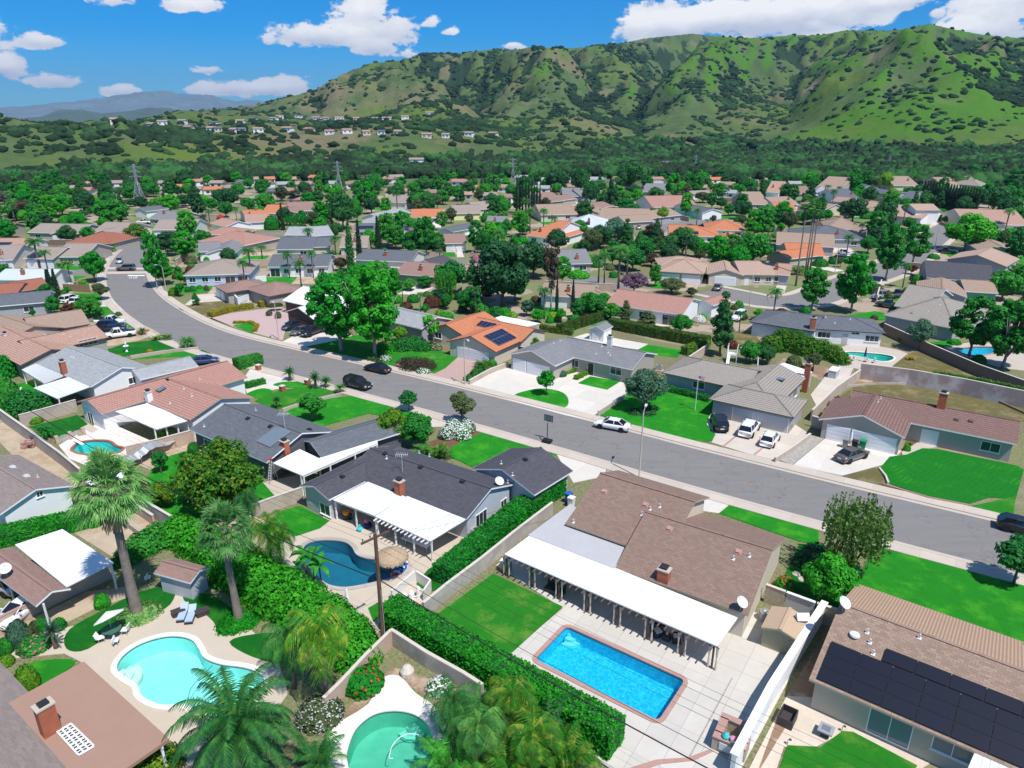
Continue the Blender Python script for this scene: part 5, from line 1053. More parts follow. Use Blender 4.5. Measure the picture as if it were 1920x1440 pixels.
# ---------------------------------------------------------------- pools (order matters: patch openings refer to it)
pool('kidney-shaped swimming pool with grey shade along its edge behind the white rear wall',[(300,495),(330,478),(420,480),(540,490),(640,500),(735,520),(745,545),(690,565),(600,560),(420,520),(300,505)],'K',4,'basin_cyan','water_green','deck_white',.25)
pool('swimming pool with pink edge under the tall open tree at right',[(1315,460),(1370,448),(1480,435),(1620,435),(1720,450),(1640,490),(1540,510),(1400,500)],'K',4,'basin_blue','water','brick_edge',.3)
rp=[(1062,1174),(1288,1277),(1229,1350),(999,1236)]
def rect_pool():
 P=[G(*p,.03)for p in rp];a,b=P[0],P[1];ex=(b-a).normalized();ey=Vector((ex.y,-ex.x,0));D=((P[2]-b).dot(ey)+(P[3]-a).dot(ey))/2;ln=((b-a).length+(P[2]-P[3]).length)/2
 q=[a,a+ex*ln,a+ex*ln+ey*D,a+ey*D];out=[]
 for i in range(4):
  c,p,n=q[i],q[i-1],q[(i+1)%4];u,v=(p-c).normalized(),(n-c).normalized()
  for t in np.linspace(0,1,5):out.append(c+u*.5*(1-t)**2+v*.5*t**2)
 return[PR((p.x,p.y,.03))for p in out]
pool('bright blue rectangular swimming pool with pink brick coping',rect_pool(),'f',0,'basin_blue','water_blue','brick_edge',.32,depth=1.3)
pool('dark teal free-form swimming pool beside the thatched palapa',[(112,960),(150,915),(230,893),(340,892),(430,908),(480,945),(515,1000),(590,1028),(680,1035),(790,1040),(860,1045),(895,1090),(860,1140),(760,1180),(620,1215),(480,1242),(380,1245),(280,1215),(190,1130),(120,1040)],'C',4,'basin_deep','water_deep','block_grey',.45)
pool('turquoise swimming pool with red brick coping behind the pink tiled house',[(815,372),(880,310),(1000,282),(1160,278),(1240,295),(1300,340),(1380,362),(1340,405),(1240,425),(1080,430),(930,425),(850,400)],'F',5,'basin_cyan','water','brick_red',.28)
pool('pale aqua kidney-shaped swimming pool with white rim and round steps',[(655,880),(690,810),(780,745),(900,705),(1000,698),(1080,720),(1120,770),(1150,820),(1240,855),(1360,872),(1450,900),(1482,950),(1440,1030),(1340,1100),(1210,1140),(1110,1120),(1040,1085),(930,1090),(850,1070),(790,1030),(770,975),(700,930)],'1',5,'basin_aqua','water','deck_white',.4)
pool('half-hidden green swimming pool with white deck at the bottom of the photo',[(30,1400),(45,1300),(90,1210),(180,1140),(290,1118),(400,1135),(480,1190),(520,1280),(540,1400),(500,1500),(300,1560),(90,1530)],'2',5,'basin_green','water_green','deck_white',.3)
# ---------------------------------------------------------------- near houses
h=H1=House('large low house with brown shingle roof and long white patio cover by the rectangular pool','r_brown','stucco_beige','trim_tan',short='the brown-shingled house with the long white patio cover',slope=.36)
h.wing((1152,1065),(1403,1153),(1507,1017));h.wing((1060,981),(1245,1047),(1312,943),rf=.62,ze=3.25);h.done()
h.cover([(1070,944),(1180,1022),(1152,1066),(990,1003)],zi=2.9,zo=2.88,posts=0,mat='flat_grey');h.cover([(997,1001),(1383,1158),(1345,1211),(946,1039)],zi=2.86,zo=2.45,posts=8,mat='flat_white',post='siding_brown',rafters=32,raf='trim_brown',curtains=True)
h.on_roof('roof_vent',[(1133,922),(1210,947),(1255,992),(1384,1035)],mat='brick_edge');h.on_roof('vent_pipe',[(1219,956),(1237,951),(1075,980),(1375,1049),(1405,1044),(1203,966)]);h.chimney(1243,1100,1.75,.95,.75,lid=True);h.on_roof('satellite_dish',[(1388,1146)])
h.win(1440,1100,1.6,.5,zc=1.9)
h=H2=House('grey stucco house with charcoal roof and two white patio covers by the dark pool','r_dark','stucco_bluegrey','trim_white',short='the charcoal-roofed house by the dark pool',slope=.33)
h.wing((617,937),(561,911),(700,829),ax='bc');h.wing((645,888),(875,973),(930,919,'r'),dz=.03);h.wing((1002,928),(1075,883),(952,843),dz=.01,auto='');h.done()
h.cover([(690,903),(762,932),(702,967),(624,937)],zi=2.78,zo=2.5,posts=3,mat='r_metalwhite');h.cover([(764,930),(874,974),(807,1015),(703,968)],zi=2.8,zo=2.45,posts=4,mat='r_white',rafters=14)
h.chimney(750,926,1.5,.9,.7);h.on_roof('roof_vent',[(722,851),(789,876),(867,903),(641,894),(984,862)],mat='metal_dark');h.on_roof('vent_pipe',[(725,860),(786,850),(805,856),(920,884),(940,870),(961,892),(952,906)]);h.on_roof('satellite_dish',[(936,916)]);h.on_roof('antenna',[(755,885)])
h.win(902,972,1.9,1.5,split=3);h.win(944,944,1.1,1.0);h.win(610,955,1.6,1.3)
h=H3=House('dark grey house with charcoal roof, tilted solar water panels and white flat patio roof','r_slate','siding_dark','trim_white',short='the dark grey house with the flat white patio roof',slope=.33)
h.wing((355,805),(500,867),(572,814,'r'));h.wing((561,826),(603,858),(745,800),ax='bc',dz=.02);h.done()
h.cover([(512,868),(562,842),(600,860),(566,891)],zi=2.75,zo=2.7,posts=2);h.cover([(600,858),(706,822),(708,830),(566,892)],zi=2.74,zo=2.66,posts=4)
h.solar([(520,800),(544,811),(507,840),(478,829)],2,1,mat='pane_blue');h.chimney(536,852,1.7,.85,.7);h.on_roof('roof_vent',[(465,785),(507,800),(580,806)],mat='metal_dark');h.on_roof('antenna',[(535,806)]);h.on_roof('vent_pipe',[(383,800),(480,770)]);h.win(390,833,1.4,1.2,z='f');h.win(405,840,1.3,1.9)
h=H4=House('white house with pink tiled roof and white chimney behind the brick-edged pool','r_pink','stucco_white','trim_tan',short='the pink-tiled house with the white chimney',slope=.3)
h.wing((144,753),(189,776),(345,736),ax='bc',dz=.05);h.wing((262,748),(356,787),(417,747,'r'));h.wing((352,741),(464,707),(424,677,'r'),dz=-.02);h.done()
h.cover([(216,771),(276,756),(356,788),(293,805)],zi=2.75,zo=2.4,posts=4,mat='r_white');h.chimney(280,751,1.3,.9,.7,'stucco_white');h.on_roof('skylight',[(302,731)]);h.on_roof('vent_pipe',[(345,730),(360,743),(319,757),(375,712)]);h.win(171,786,1.6,2.0,'slide');h.win(157,775,1.0,1.8)
h=H5=House('white house with light grey shingle roof, flat grey-white patio roof and lattice pergola','r_lightgrey','stucco_white','trim_white',short='the light grey-roofed house in the left row',slope=.33)
h.wing((70,682),(170,725),(232,690,'r'));h.wing((262,712),(372,686),(343,660,'r'),dz=.02);h.done()
h.cover([(127,707),(168,725),(107,747),(63,727)],zi=2.7,zo=2.45,posts=3,mat='flat_blue');h.cover([(67,682),(118,704),(82,718),(41,693)],zi=2.8,zo=2.5,posts=3,lattice=24,mat='lattice_white',name='pergola');h.chimney(121,700,1.9,.85,.7);h.on_roof('vent_pipe',[(133,670),(138,671),(275,683)]);h.win(249,713,1.3,1.0)
h=H6=House('house with long tan-pink tiled roofs beside the parked white pickup truck','r_tanpink','stucco_greige','trim_brown',short='the tan-pink tiled house by the parked trucks',slope=.3)
h.wing((-50,638),(38,685),(97,655,'r'));h.wing((60,664),(204,632),9.5,dz=.02);h.done();h.win(165,641,3.0,1.1,split=4);h.on_roof('vent_pipe',[(84,628),(118,628),(132,632)])
h=H7=House('tan tiled house at the left edge above the tan-pink tiled one','r_tan','stucco_greige','trim_brown',short='the tan tiled house at the left edge',slope=.3)
h.wing((-60,615),(10,640),(49,607,'r'));h.wing((60,625),(170,607),(158,589,'r'),dz=.02);h.done();h.chimney(12,638,1.2,.9,.7,'stucco_white')
h=H8=House('house with a blue-grey roof at the left edge below the two narrow cypresses','r_slate','stucco_grey','trim_white',short='the blue-grey roofed house at the left edge',slope=.3)
h.wing((-70,580),(92,566),(100,548),auto='n:w,w');h.done()
h=H9=House('house with grey-brown shingle roof and white gable wall at the left edge','r_greybrown','stucco_white','trim_white',short='the grey-brown roofed house with the white gable',slope=.33)
h.wing((-100,897),(0,964),(143,912),o=.45);h.done();h.on_roof('roof_vent',[(24,876),(50,893)],mat='metal_light');h.on_roof('vent_pipe',[(71,895),(65,866),(22,825)]);h.win(74,926,.6,.6,zc=3.1)
h=H10=House('brown shingle carport roof with bright white flat patio roof at the lower left','r_brown2','stucco_tan','trim_white',short='the brown carport roof with the white flat cover',slope=.42,ze=2.7)
h.wing((-40,1055),(67,1136),(135,1105),walls=False);h.done();h.cover([(28,1021),(124,1100),(213,1055),(117,992)],zi=3.0,zo=2.8,posts=4)
for x,y in((67,1142),(30,1115),(0,1092)):p=G(x,y,2.4);MB().box((p.x+.5,p.y+.3,1.35),(.12,.12,2.7)).build('post','trim_white',h.root)
h.on_roof('satellite_dish',[(14,1082)])
h=H11=House('small garden shed with brown shingle roof beside the tall palm','r_brown2','stucco_bluegrey','trim_white',short='the small shed beside the palm',slope=.42,ze=2.1,name='garden_shed',cat='shed')
h.wing((288,1074),(357,1093),(385,1062),o=.25);h.done()
h=H12=House('flat brown roof and grey shingle roof with big brick chimney in the bottom left corner','r_greybrown','stucco_offwhite','trim_white',short='the flat brown roof in the bottom left corner',slope=.3,ze=2.6)
def h12():
 a,b=G(0,1241,2.6),G(157,1240,3.0);c=G(317,1385,3.0);ex=(c-b).normalized();ey=Vector((ex.y,-ex.x,0));ey=ey if ey.y<0 else-ey
 e0=a-ex*9;e1=a+ex*16;q=lambda p:PR(p)[:2]
 h.wing(q(e1),q(e0),q(e0+ey*11));h.done()
 f0=b;f1=c;h.cover([q(f0+ey*9.5+Vector((0,0,.32))*0),q(f1+ey*9.5),q(f1),q(f0)],zi=3.0,zo=3.0,posts=4,mat='flat_brown',th=.25)
h12();CB=G(96,1372,3.0)
def big_chimney():
 m=MB();p=CB;zt=5.15;m.box((p.x,p.y,(2.2+zt)/2),(.75,1.0,zt-2.2),H12.ex);o=m.build('chimney','brick_red',H12.root);MB().box((p.x,p.y,zt+.06),(.88,1.14,.12),H12.ex).build('chimney_cap','concrete',o);MB().box((p.x,p.y,zt+.2),(.5,.6,.16),H12.ex).build('spark_arrestor','metal_dark',o)
 q=[G(x,y,3.08)for x,y in((133,1357),(176,1399),(147,1416),(107,1372))];m=MB()
 for i in range(11):t=i/10;m.beam(q[0].lerp(q[1],t),q[3].lerp(q[2],t),.16 if i%2==0 else .05,.05)
 for i in range(4):t=i/3;m.beam(q[0].lerp(q[3],t)+Vector((0,0,.03)),q[1].lerp(q[2],t)+Vector((0,0,.03)),.1,.05)
 m2=MB().add([p+Vector((0,0,-.05))for p in q],[(0,1,2,3)]);o=m.build('skylight_lattice','lattice_white',H12.root);m2.build('pane','pane',o)
big_chimney()
h=H13=House('beige house with tan tiled roof covered in black solar panels in the bottom right corner','r_solarhouse','stucco_tan','trim_tan',short='the house with black solar panels at bottom right',slope=.33,ze=2.8)
h.wing((1517,1273),(2000,1485),(2165,1290),far='r_rib');h.wing((1935,1250),(1893,1215),(1925,1150),slope=.3);h.done()
h.solar2(1559,1204,2.05,1.12,7,3);h.solar2(1661,1217,2.05,1.12,6,1)
p_,n_=h.hit(1602,1193,True)
if p_:MB().lathe([(.0,.25),(.35,.22),(.38,.1),(.3,0)],p_,16).build('roof_vent','metal_light',h.root)
h.on_roof('vent_pipe',[(1626,1187),(1724,1197),(1637,1227),(1631,1206)]);h.on_roof('satellite_dish',[(1579,1148)]);h.win(1668,1363,2.6,2.2,'slide',pane='pane_blue');h.win(1787,1405,2.3,1.2,pane='pane_blue')
h.cover([(1830,1405),(1990,1475),(1960,1530),(1815,1440)],zi=2.75,zo=2.5,posts=2,mat='r_metalwhite')
h=H14=House('long house with brown tiled roof, white garage doors and bins beside the grey sedan','r_browntile','stucco_greige','trim_white',short='the brown-tiled house with the white garage doors',slope=.34,ze=2.7)
h.wing((1585,768),(1907,833),(1926,787,'r'));h.wing((1535,786),(1697,821),(1727,780),ax='bc',dz=.1);h.done()
h.chimney(1764,764,2.0,.95,.7,'brick_red');h.on_roof('vent_pipe',[(1651,748),(1646,754),(1780,752)]);h.on_roof('roof_vent',[(1793,787),(1820,790)]);h.win(1571,812,2.6,2.1,'garage',zc=1.08);h.win(1637,828,5.0,2.1,'garage',zc=1.08);h.win(1857,838,2.0,1.2);h.win(1744,813,1.8,2.0,'door',zc=1.02)
h=H15=House('house with greige hipped tile roofs behind the black, white and white cars','r_greige','stucco_grey','trim_brown',short='the greige hip-roofed house behind the three parked cars',slope=.34,ze=2.7)
h.wing((1400,732),(1240,698),(1292,669),ends='gh',dz=.03);h.wing((1329,748),(1489,783),(1523,752),ends='hh');h.wing((1455,764),(1511,709),(1395,698),dz=.02,ends='hg');h.done()
h.chimney(1508,735,4.6,.8,.6,ground=True);h.cover([(1447,688),(1502,709),(1523,697),(1470,680)],zi=2.7,zo=2.5,posts=2);h.on_roof('skylight',[(1462,712)]);h.win(1393,775,2.7,2.05,'garage',zc=1.05,door='door_grey');h.win(1445,786,4.6,2.05,'garage',zc=1.05,door='door_grey');h.win(1310,722,1.8,1.1);h.win(1490,737,2.2,1.3,split=3)
h=H16=House('house with orange tiled roofs carrying two groups of solar panels','r_orange','stucco_beige','trim_brown',short='the orange-tiled house with solar panels',slope=.34,ze=2.7)
h.wing((805,615),(868,629),(915,598),ax='bc',dz=.03);h.wing((868,617),(977,641),(1004,616,'r'));h.wing((837,640),(930,660),(985,636),ax='bc',dz=.06);h.done()
h.solar2(906,631,1.1,1.75,5,2,mat='solar_blue');h.solar2(903,602,.95,1.7,4,1,mat='solar_blue')
h.chimney(987,612,1.5,.8,.6);h.cover([(915,600),(985,613),(1012,606),(940,592)],zi=2.8,zo=2.6,posts=2);h.win(868,661,2.4,2.1,'garage',zc=1.05);h.win(897,667,4.2,2.1,'garage',zc=1.05);h.win(822,629,1.6,1.1);h.win(973,655,2,1.2)
h=H17=House('grey house with dark grey roof, white garage doors and curved pale driveway','r_midgrey','stucco_greige','trim_white',short='the grey house with the curved pale driveway',slope=.33,ze=2.7)
h.wing((1035,661),(1186,693),(1217,661,'r'));h.wing((952,664),(1041,686),(1085,658),ax='bc',dz=.04);h.done()
h.chimney(1143,648,1.5,.8,.6,'stucco_offwhite');h.on_roof('vent_pipe',[(1038,644),(1050,640),(1128,650),(1117,664),(1140,662),(1144,666)]);h.win(974,682,2.5,2.1,'garage',zc=1.07);h.win(1009,690,4.4,2.1,'garage',zc=1.07);h.win(1155,695,2.0,1.3);h.win(1078,681,1.4,1.2);h.win(1108,686,1,2.1,'door',zc=1.05,door='door_brown')
h=H18=House('brown-walled house with white low-pitched roofs behind the big street trees','r_white','siding_brown','trim_white',short='the white-roofed brown house',slope=.34,ze=2.8)
h.wing((529,563),(650,590),(690,560),dz=.05);h.wing((534,584),(587,598),(640,568),ax='bc');h.done();h.win(551,597,2.4,2,'garage',zc=1.05,frame='trim_brown',door='door_brown');h.win(569,604,3.4,2,'garage',zc=1.05,frame='trim_brown',door='door_brown')
h=H19=House('low house with brown hipped roof and white arched court wall','r_brown2','stucco_greige','trim_brown',short='the brown hip-roofed house with the white court wall',slope=.3)
h.wing((401,536),(424,549),(515,538),ax='bc',ends='hh');h.wing((458,541),(503,556),(580,543),ax='bc',ends='hh',dz=.05);h.done();h.chimney(549,532,1.2,.7,.5)
for x,y in((409,551),(418,556)):h.win(x,y,2.6,2,'garage',zc=1.05)
h=H20=House('house with light grey shingle roof half hidden behind the big street trees','r_lightgrey','stucco_grey','trim_white',short='the light grey roof behind the street trees',slope=.32)
h.wing((680,590),(790,617),(842,597));h.done();h.chimney(769,578,1.4,.8,.6)
h=H21=House('white house with charcoal hipped roof and red brick chimney beyond the vine hedge','r_slate','stucco_white','trim_dark',short='the white house with the charcoal hip roof',slope=.3)
h.wing((1505,615),(1661,625),(1628,598),ends='gh');h.wing((1405,603),(1528,622),(1556,598),ends='hg',dz=.05);h.done();h.chimney(1518,645,5.0,.9,.7,ground=True);h.on_roof('vent_pipe',[(1548,595),(1565,606),(1594,599)]);h.win(1545,628,2.2,1.1,split=3);h.win(1635,635,2.3,1.1,split=3);h.win(1584,638,.9,2.0,'door',zc=1,door='door_grey');h.win(1604,625,1.3,.4)
h=H22=House('large house with pale greige tiled roofs and a small dark gable at right','r_greige','stucco_grey','trim_white',short='the pale greige tiled house with the small gable',slope=.32)
h.wing((1655,590),(1792,617),(1850,580),ends='hh');h.wing((1676,573),(1745,584),(1800,556),dz=.04);h.wing((1680,590),(1735,600),(1765,585),ax='bc',dz=.1,walls=True);h.done();h.on_roof('vent_pipe',[(1750,568),(1762,571),(1740,585)])
# ---------------------------------------------------------------- houses of the middle distance: (label, roof, wall, wings, extras)
MID=[
('7','long tan-roofed house with white gabled garage at the far left','r_taupe','stucco_greige',[((202,543),(590,552),(630,502),'ab','gg','n:w,w,w'),((372,556),(545,556),(560,515),'bc','gg','l:g,g r:g,g')],'the long tan house with the white gable at far left'),
('7','brown-roofed house with white gable facing the bend of the street','r_taupe','stucco_offwhite',[((690,540),(945,545),(975,492),'ab','gg','n:w,w'),((690,552),(860,556),(880,515),'bc','gg','l:g')],'the brown-roofed white-gabled house at the bend'),
('7','low house with red-brown hipped roof below the big round tree','r_redbrown','stucco_greige',[((490,618),(830,628),(800,560),'ab','hh','n:w,w')],'the red-brown hip roof at left'),
('7','low brown-grey house beside two tall palms at left','r_taupe','stucco_greige',[((170,738),(395,742),(400,672),'ab','gg','n:g,g'),((395,728),(640,726),(668,652),'ab','gg','n:w,w,w')],'the brown-grey house with palms at left'),
('7','tan house cut by the left edge beside a driveway','r_taupe','stucco_offwhite',[((-90,755),(95,748),(115,670),'ab','gg','n:g')],'the tan house cut by the left edge'),
('7','pinkish roof with blue solar panels at the left edge','r_tanpink','stucco_offwhite',[((-90,655),(185,655),(200,605),'ab','gg','n:w')],'the pinkish solar roof at the left edge'),
('7','house with pale blue flat-looking roof and brick chimney at the left edge','r_paleblue','stucco_white',[((-60,898),(365,900),(400,832),'ab','gg','n:w,w')],'the pale blue roof at the left edge'),
('7','house with red-brown tiled roofs beside the narrow cypresses','r_redbrown','stucco_greige',[((90,992),(372,952),(368,893),'ab','gg','n:w,w'),((-90,1010),(125,1002),(180,935),'ab','gg','')],'the red-brown tiled house by the cypresses'),
('7','house with steep orange-red roof at the far left edge','r_redbrown','stucco_greige',[((60,518),(200,488),(130,440),'bc','gg','')],'the steep orange-red roof at far left'),
('7','dark-roofed house beyond the round tree near the pylon','r_midgrey','stucco_greige',[((1110,440),(1330,448),(1405,408),'ab','gg','n:w,w')],'the dark-roofed house near the left pylon'),
('7','long tan ranch house at the top of the bend','r_taupe','stucco_offwhite',[((1140,524),(1450,520),(1480,470),'ab','gg','n:g,w,w')],'the long tan house at the top of the bend'),
('7','broad low house with pale pink hipped roof','r_pink','stucco_greige',[((1480,608),(1830,642),(1860,560),'ab','hh','n:w,w'),((1500,560),(1840,560),(1850,522),'ab','hh','')],'the broad pale pink roof'),
('7','house with blue-grey roof and white gable beside the ball shrubs','r_midgrey','stucco_white',[((1540,703),(1765,697),(1700,628),'bc','gg',''),((1485,690),(1660,680),(1690,630),'ab','gg','')],'the white-gabled house by the ball shrubs'),
('7','long low house with grey-tan roof and blue walls behind a hedge','r_taupe','siding_blue',[((1370,868),(1875,852),(1850,762),'ab','hh','n:w,w,w,s,s')],'the blue-walled house behind the hedge'),
('7','house with reddish-brown roof and white gable at upper left','r_tanpink','stucco_white',[((1690,502),(1890,480),(1910,440),'bc','gg',''),((1840,470),(2010,462),(2000,425),'ab','gg','')],'the reddish roof with a white gable at upper left'),
('7','small orange-roofed house behind the reddish white-gabled one','r_orange','stucco_offwhite',[((1840,425),(1990,415),(1980,388),'ab','gg','')],None),
('7','dark-roofed house with a white gable below the lattice pylon','r_slate','stucco_white',[((1000,375),(1095,385),(1125,350),'bc','gg','')],None),
('8','long white ranch house with dark grey roof and brick chimney','r_slate','stucco_white',[((82,802),(540,797),(560,727),'ab','gg','n:s,w,w,w,w')],'the long white house with the dark grey roof'),
('8','blue-grey roofed house with pale wall behind the long white one','r_slate','stucco_beige',[((145,672),(425,668),(440,602),'ab','gg','n:w,w'),((410,655),(560,650),(560,600),'ab','gg','')],'the blue-grey roofed house behind the long white one'),
('8','house with light grey roof and white walls beside the round clipped tree','r_lightgrey','stucco_white',[((212,562),(372,562),(400,520),'ab','gg','n:w,w'),((420,572),(585,560),(590,512),'ab','gg','n:w')],'the light grey roofs near the clipped tree'),
('8','brown-roofed house with two ridges beneath the eucalyptus trees','r_brown2','stucco_greige',[((240,385),(440,378),(440,340),'ab','gg','n:w,w'),((140,392),(300,395),(310,345),'bc','gg','')],'the brown roofs under the eucalyptus'),
('8','orange-roofed house left of the narrow cypress','r_orange','stucco_offwhite',[((-20,440),(110,432),(150,395),'ab','gg','n:w'),((40,400),(190,400),(200,362),'ab','gg','')],'the orange roofs left of the narrow cypress'),
('8','tan-roofed house between the ivy-covered cypresses','r_taupe','stucco_beige',[((625,655),(835,652),(840,592),'ab','gg','n:w,w')],None),
('8','house with dark solar-covered roof and white eaves','r_slate','stucco_white',[((735,532),(975,528),(990,492),'ab','gg','n:w,w')],None),
('8','white house with bright orange roof beyond the big sycamore','r_orange','stucco_white',[((1165,432),(1410,428),(1400,390),'ab','gg','n:w,w'),((1170,440),(1270,442),(1270,405),'bc','gg','')],'the bright orange roof beyond the sycamore'),
('8','house with slate roof and pale gable beside the parked white van row','r_slate','stucco_white',[((1355,525),(1480,540),(1500,485),'bc','gg','')],None),
('8','brown-roofed garage house with white doors facing the side road','r_brown2','stucco_greige',[((1415,627),(1580,623),(1570,572),'ab','gg','n:g,g')],'the brown garage house on the side road'),
('8','dark grey house with brick chimney beneath the flagpole','r_slate','stucco_offwhite',[((735,748),(1165,765),(1175,698),'ab','gg','')],'the dark grey roof beneath the flagpole'),
('8','black-roofed house with white gable trim beside the cul-de-sac palm','r_dark','stucco_white',[((1165,775),(1355,800),(1310,735),'bc','gg','')],'the black roof beside the cul-de-sac'),
('8','brown-roofed house with brick chimney and white patio cover','r_brown2','stucco_greige',[((1035,852),(1400,882),(1420,795),'ab','gg','')],'the brown roof with a white patio cover'),
('8','brown and pink roofed house beside the giant dark tree','r_tan','stucco_beige',[((1485,855),(1600,862),(1650,800),'ab','gg',''),((1525,905),(1660,912),(1680,820),'bc','gg','')],None),
('8','yellow house with solar panels on its grey roof','r_taupe','stucco_yellow',[((1415,372),(1530,388),(1600,340),'bc','gg','r:w'),((1480,402),(1690,397),(1690,360),'ab','gg','')],'the yellow house with solar panels'),
('8','tan-roofed house right of the yellow one','r_taupe','stucco_beige',[((1655,372),(1795,362),(1800,325),'ab','gg','n:w')],None),
('8','pale grey-roofed house among trees left of the orange roof','r_lightgrey','stucco_white',[((780,428),(940,440),(1045,385),'bc','gg',''),((790,478),(900,490),(960,440),'ab','gg','')],'the pale grey roofs left of the orange one'),
('8','low tan roof behind the tall round trees in the centre','r_taupe','stucco_offwhite',[((935,312),(1120,322),(1150,288),'ab','gg','')],None),
('8','slate-roofed house left of the giant dark tree','r_midgrey','stucco_offwhite',[((1715,500),(1855,502),(1860,450),'ab','gg','n:w,w')],None),
('9','brown-roofed house behind the row of thin cypresses','r_brown2','stucco_greige',[((140,305),(275,318),(300,272),'bc','gg',''),((265,315),(395,305),(350,265),'ab','gg','')],'the brown roof behind the thin cypress row'),
('9','wide tan house on the far cul-de-sac','r_tan','stucco_beige',[((215,412),(495,405),(500,358),'ab','gg','n:w,w'),((460,392),(655,395),(660,350),'bc','gg','')],'the wide tan house on the far cul-de-sac'),
('9','brown house right of the tall ivy pole','r_brown2','stucco_greige',[((600,365),(785,345),(740,318),'ab','gg','n:w,w')],None),
('9','grey-roofed house wrapped in green hedges','r_midgrey','stucco_grey',[((380,272),(520,272),(540,240),'ab','gg',''),((520,275),(650,268),(640,240),'ab','gg','')],'the grey roof wrapped in hedges'),
('9','orange-red roofed house with a white gable in the centre','r_orange','stucco_white',[((105,565),(300,585),(440,500),'ab','hg','n:w,w'),((265,590),(345,598),(400,530),'bc','gg','')],'the orange-red roof with a white gable in the centre'),
('9','white-roofed house with one black solar array','r_paleblue','stucco_white',[((420,498),(705,505),(720,445),'ab','hh','n:w,w')],'the white roof with the solar array'),
('9','long tan gabled house left of the side street','r_tan','stucco_greige',[((650,438),(1025,448),(1000,398),'ab','gg','n:w,w'),((740,440),(850,470),(900,415),'bc','gg','')],'the long tan gabled house by the side street'),
('9','brown-roofed house with dark gable at the side street corner','r_tan','stucco_grey',[((1030,440),(1275,412),(1250,370),'ab','gg','n:w,w')],None),
('9','pink-roofed white house beside the bright tall tree','r_pink','stucco_white',[((1055,355),(1395,348),(1370,300),'ab','gg','n:w,w,w')],'the pink roof beside the bright tall tree'),
('9','white-gabled house with charcoal roof at upper right','r_slate','stucco_white',[((1425,398),(1585,390),(1560,332),'bc','gg','')],None),
('9','orange hip-roofed house with white patio on the side street','r_orange','stucco_white',[((1455,522),(1755,530),(1790,480),'ab','hh','n:w,w,w')],'the orange hip-roofed house'),
('9','orange-roofed house with one solar array behind the round dark tree','r_orange','stucco_white',[((1175,565),(1565,575),(1545,522),'ab','gh','n:w,w,w')],'the orange roof with a solar array'),
('9','small red-roofed outbuilding with blue-grey walls','r_orange','stucco_bluegrey',[((1515,605),(1700,615),(1695,567),'bc','gg','')],None),
('9','house with orange-tan hipped roofs and a broad white garage','r_spantan','stucco_greige',[((1095,833),(1440,855),(1450,775),'ab','hh','n:g,g'),((1100,790),(1450,795),(1440,740),'ab','hh','')],'the orange-tan hip roof with the broad garage'),
('9','tan house with white garage and arched entry facing the cul-de-sac','r_spantan','stucco_beige',[((1465,855),(1742,868),(1760,795),'bc','gg','l:g r:g'),((1715,860),(1985,862),(1960,780),'ab','gg','n:d,w,w')],'the tan house with the arched entry'),
('9','house with grey shingle roofs behind the thin eucalyptus','r_midgrey','stucco_greige',[((345,782),(605,775),(620,690),'ab','gg','n:g,w'),((145,745),(300,735),(300,650),'ab','gg','')],'the grey shingle roofs behind the eucalyptus'),
('9','house with greige tile roof, brick chimney and slim cypresses in its garden','r_tan','stucco_white',[((205,1012),(600,1035),(660,950),'ab','gg',''),((600,1025),(730,1015),(690,940),'bc','gg','')],'the greige tiled house with slim cypresses'),
('9','long house with pink tiled roof and white metal patio covers','r_pink','stucco_white',[((700,1080),(1282,1160),13,'ab','gg','n:w,w,s'),((1360,1062),(1510,1092),(1545,1030),'bc','gg','')],'the long pink-tiled house with white metal covers'),
('9','grey-roofed house below the huge dark trees','r_midgrey','stucco_grey',[((980,238),(1145,243),(1145,212),'ab','gg','n:w')],None),
('9','tan-roofed house right of the bright tall trees','r_tan','stucco_greige',[((1780,333),(1930,333),(1930,282),'ab','gg','n:w')],None),
('t','house with slate-blue hipped roof left of the big sycamores','r_slate','stucco_grey',[((245,590),(745,600),(745,530),'ab','hh','n:w,w,w')],'the slate-blue hip roof by the sycamores'),
('t','tan hip-roofed house with grey gable behind the slate-blue one','r_tan','stucco_grey',[((440,515),(700,525),(770,472),'ab','hh',''),((675,535),(830,530),(800,480),'bc','gg','')],'the tan hip roof with a grey gable'),
('t','brown-roofed house with white gable behind the tall thin palms','r_tan','stucco_grey',[((60,632),(505,655),(510,590),'ab','gg','n:w,w')],'the brown roof behind the tall thin palms'),
('t','house with orange tiled roof at the foot of the tall thin palms','r_orange','stucco_tan',[((-20,700),(170,742),(230,680),'bc','gg',''),((150,712),(430,720),(450,655),'ab','gg','n:w,w')],'the orange roof at the foot of the thin palms'),
('t','pink-tiled end of a house beside the thin palm trunks','r_tanpink','stucco_grey',[((-60,848),(165,866),(185,800),'ab','gg','n:w')],None),
('t','small tan-roofed house above the blue-grey one','r_tan','stucco_beige',[((430,372),(585,360),(545,318),'bc','gg',''),((470,308),(620,322),(600,298),'ab','gg','')],None),
('t','tan-roofed house with white gable at the end of the far road','r_tan','stucco_greige',[((600,375),(860,380),(860,342),'ab','gg','n:g,w'),((830,390),(920,385),(890,350),'bc','gg','')],'the tan roof at the end of the far road'),
('t','house with orange-tan roof beside a large green tree at upper right','r_tanpink','stucco_beige',[((1480,478),(1960,490),(1950,425),'ab','gg','n:w,w,w')],'the orange-tan roof at the upper right edge'),
('t','tan gabled house at right above the charcoal one','r_spantan','stucco_grey',[((1330,745),(1790,800),(1840,735),'bc','gg','')],'the tan gable above the charcoal roof'),
('t','charcoal-roofed house with white trim at right','r_dark','stucco_grey',[((1190,882),(1708,920),(1745,825),'ab','gg','n:w,w')],'the charcoal roof at right'),
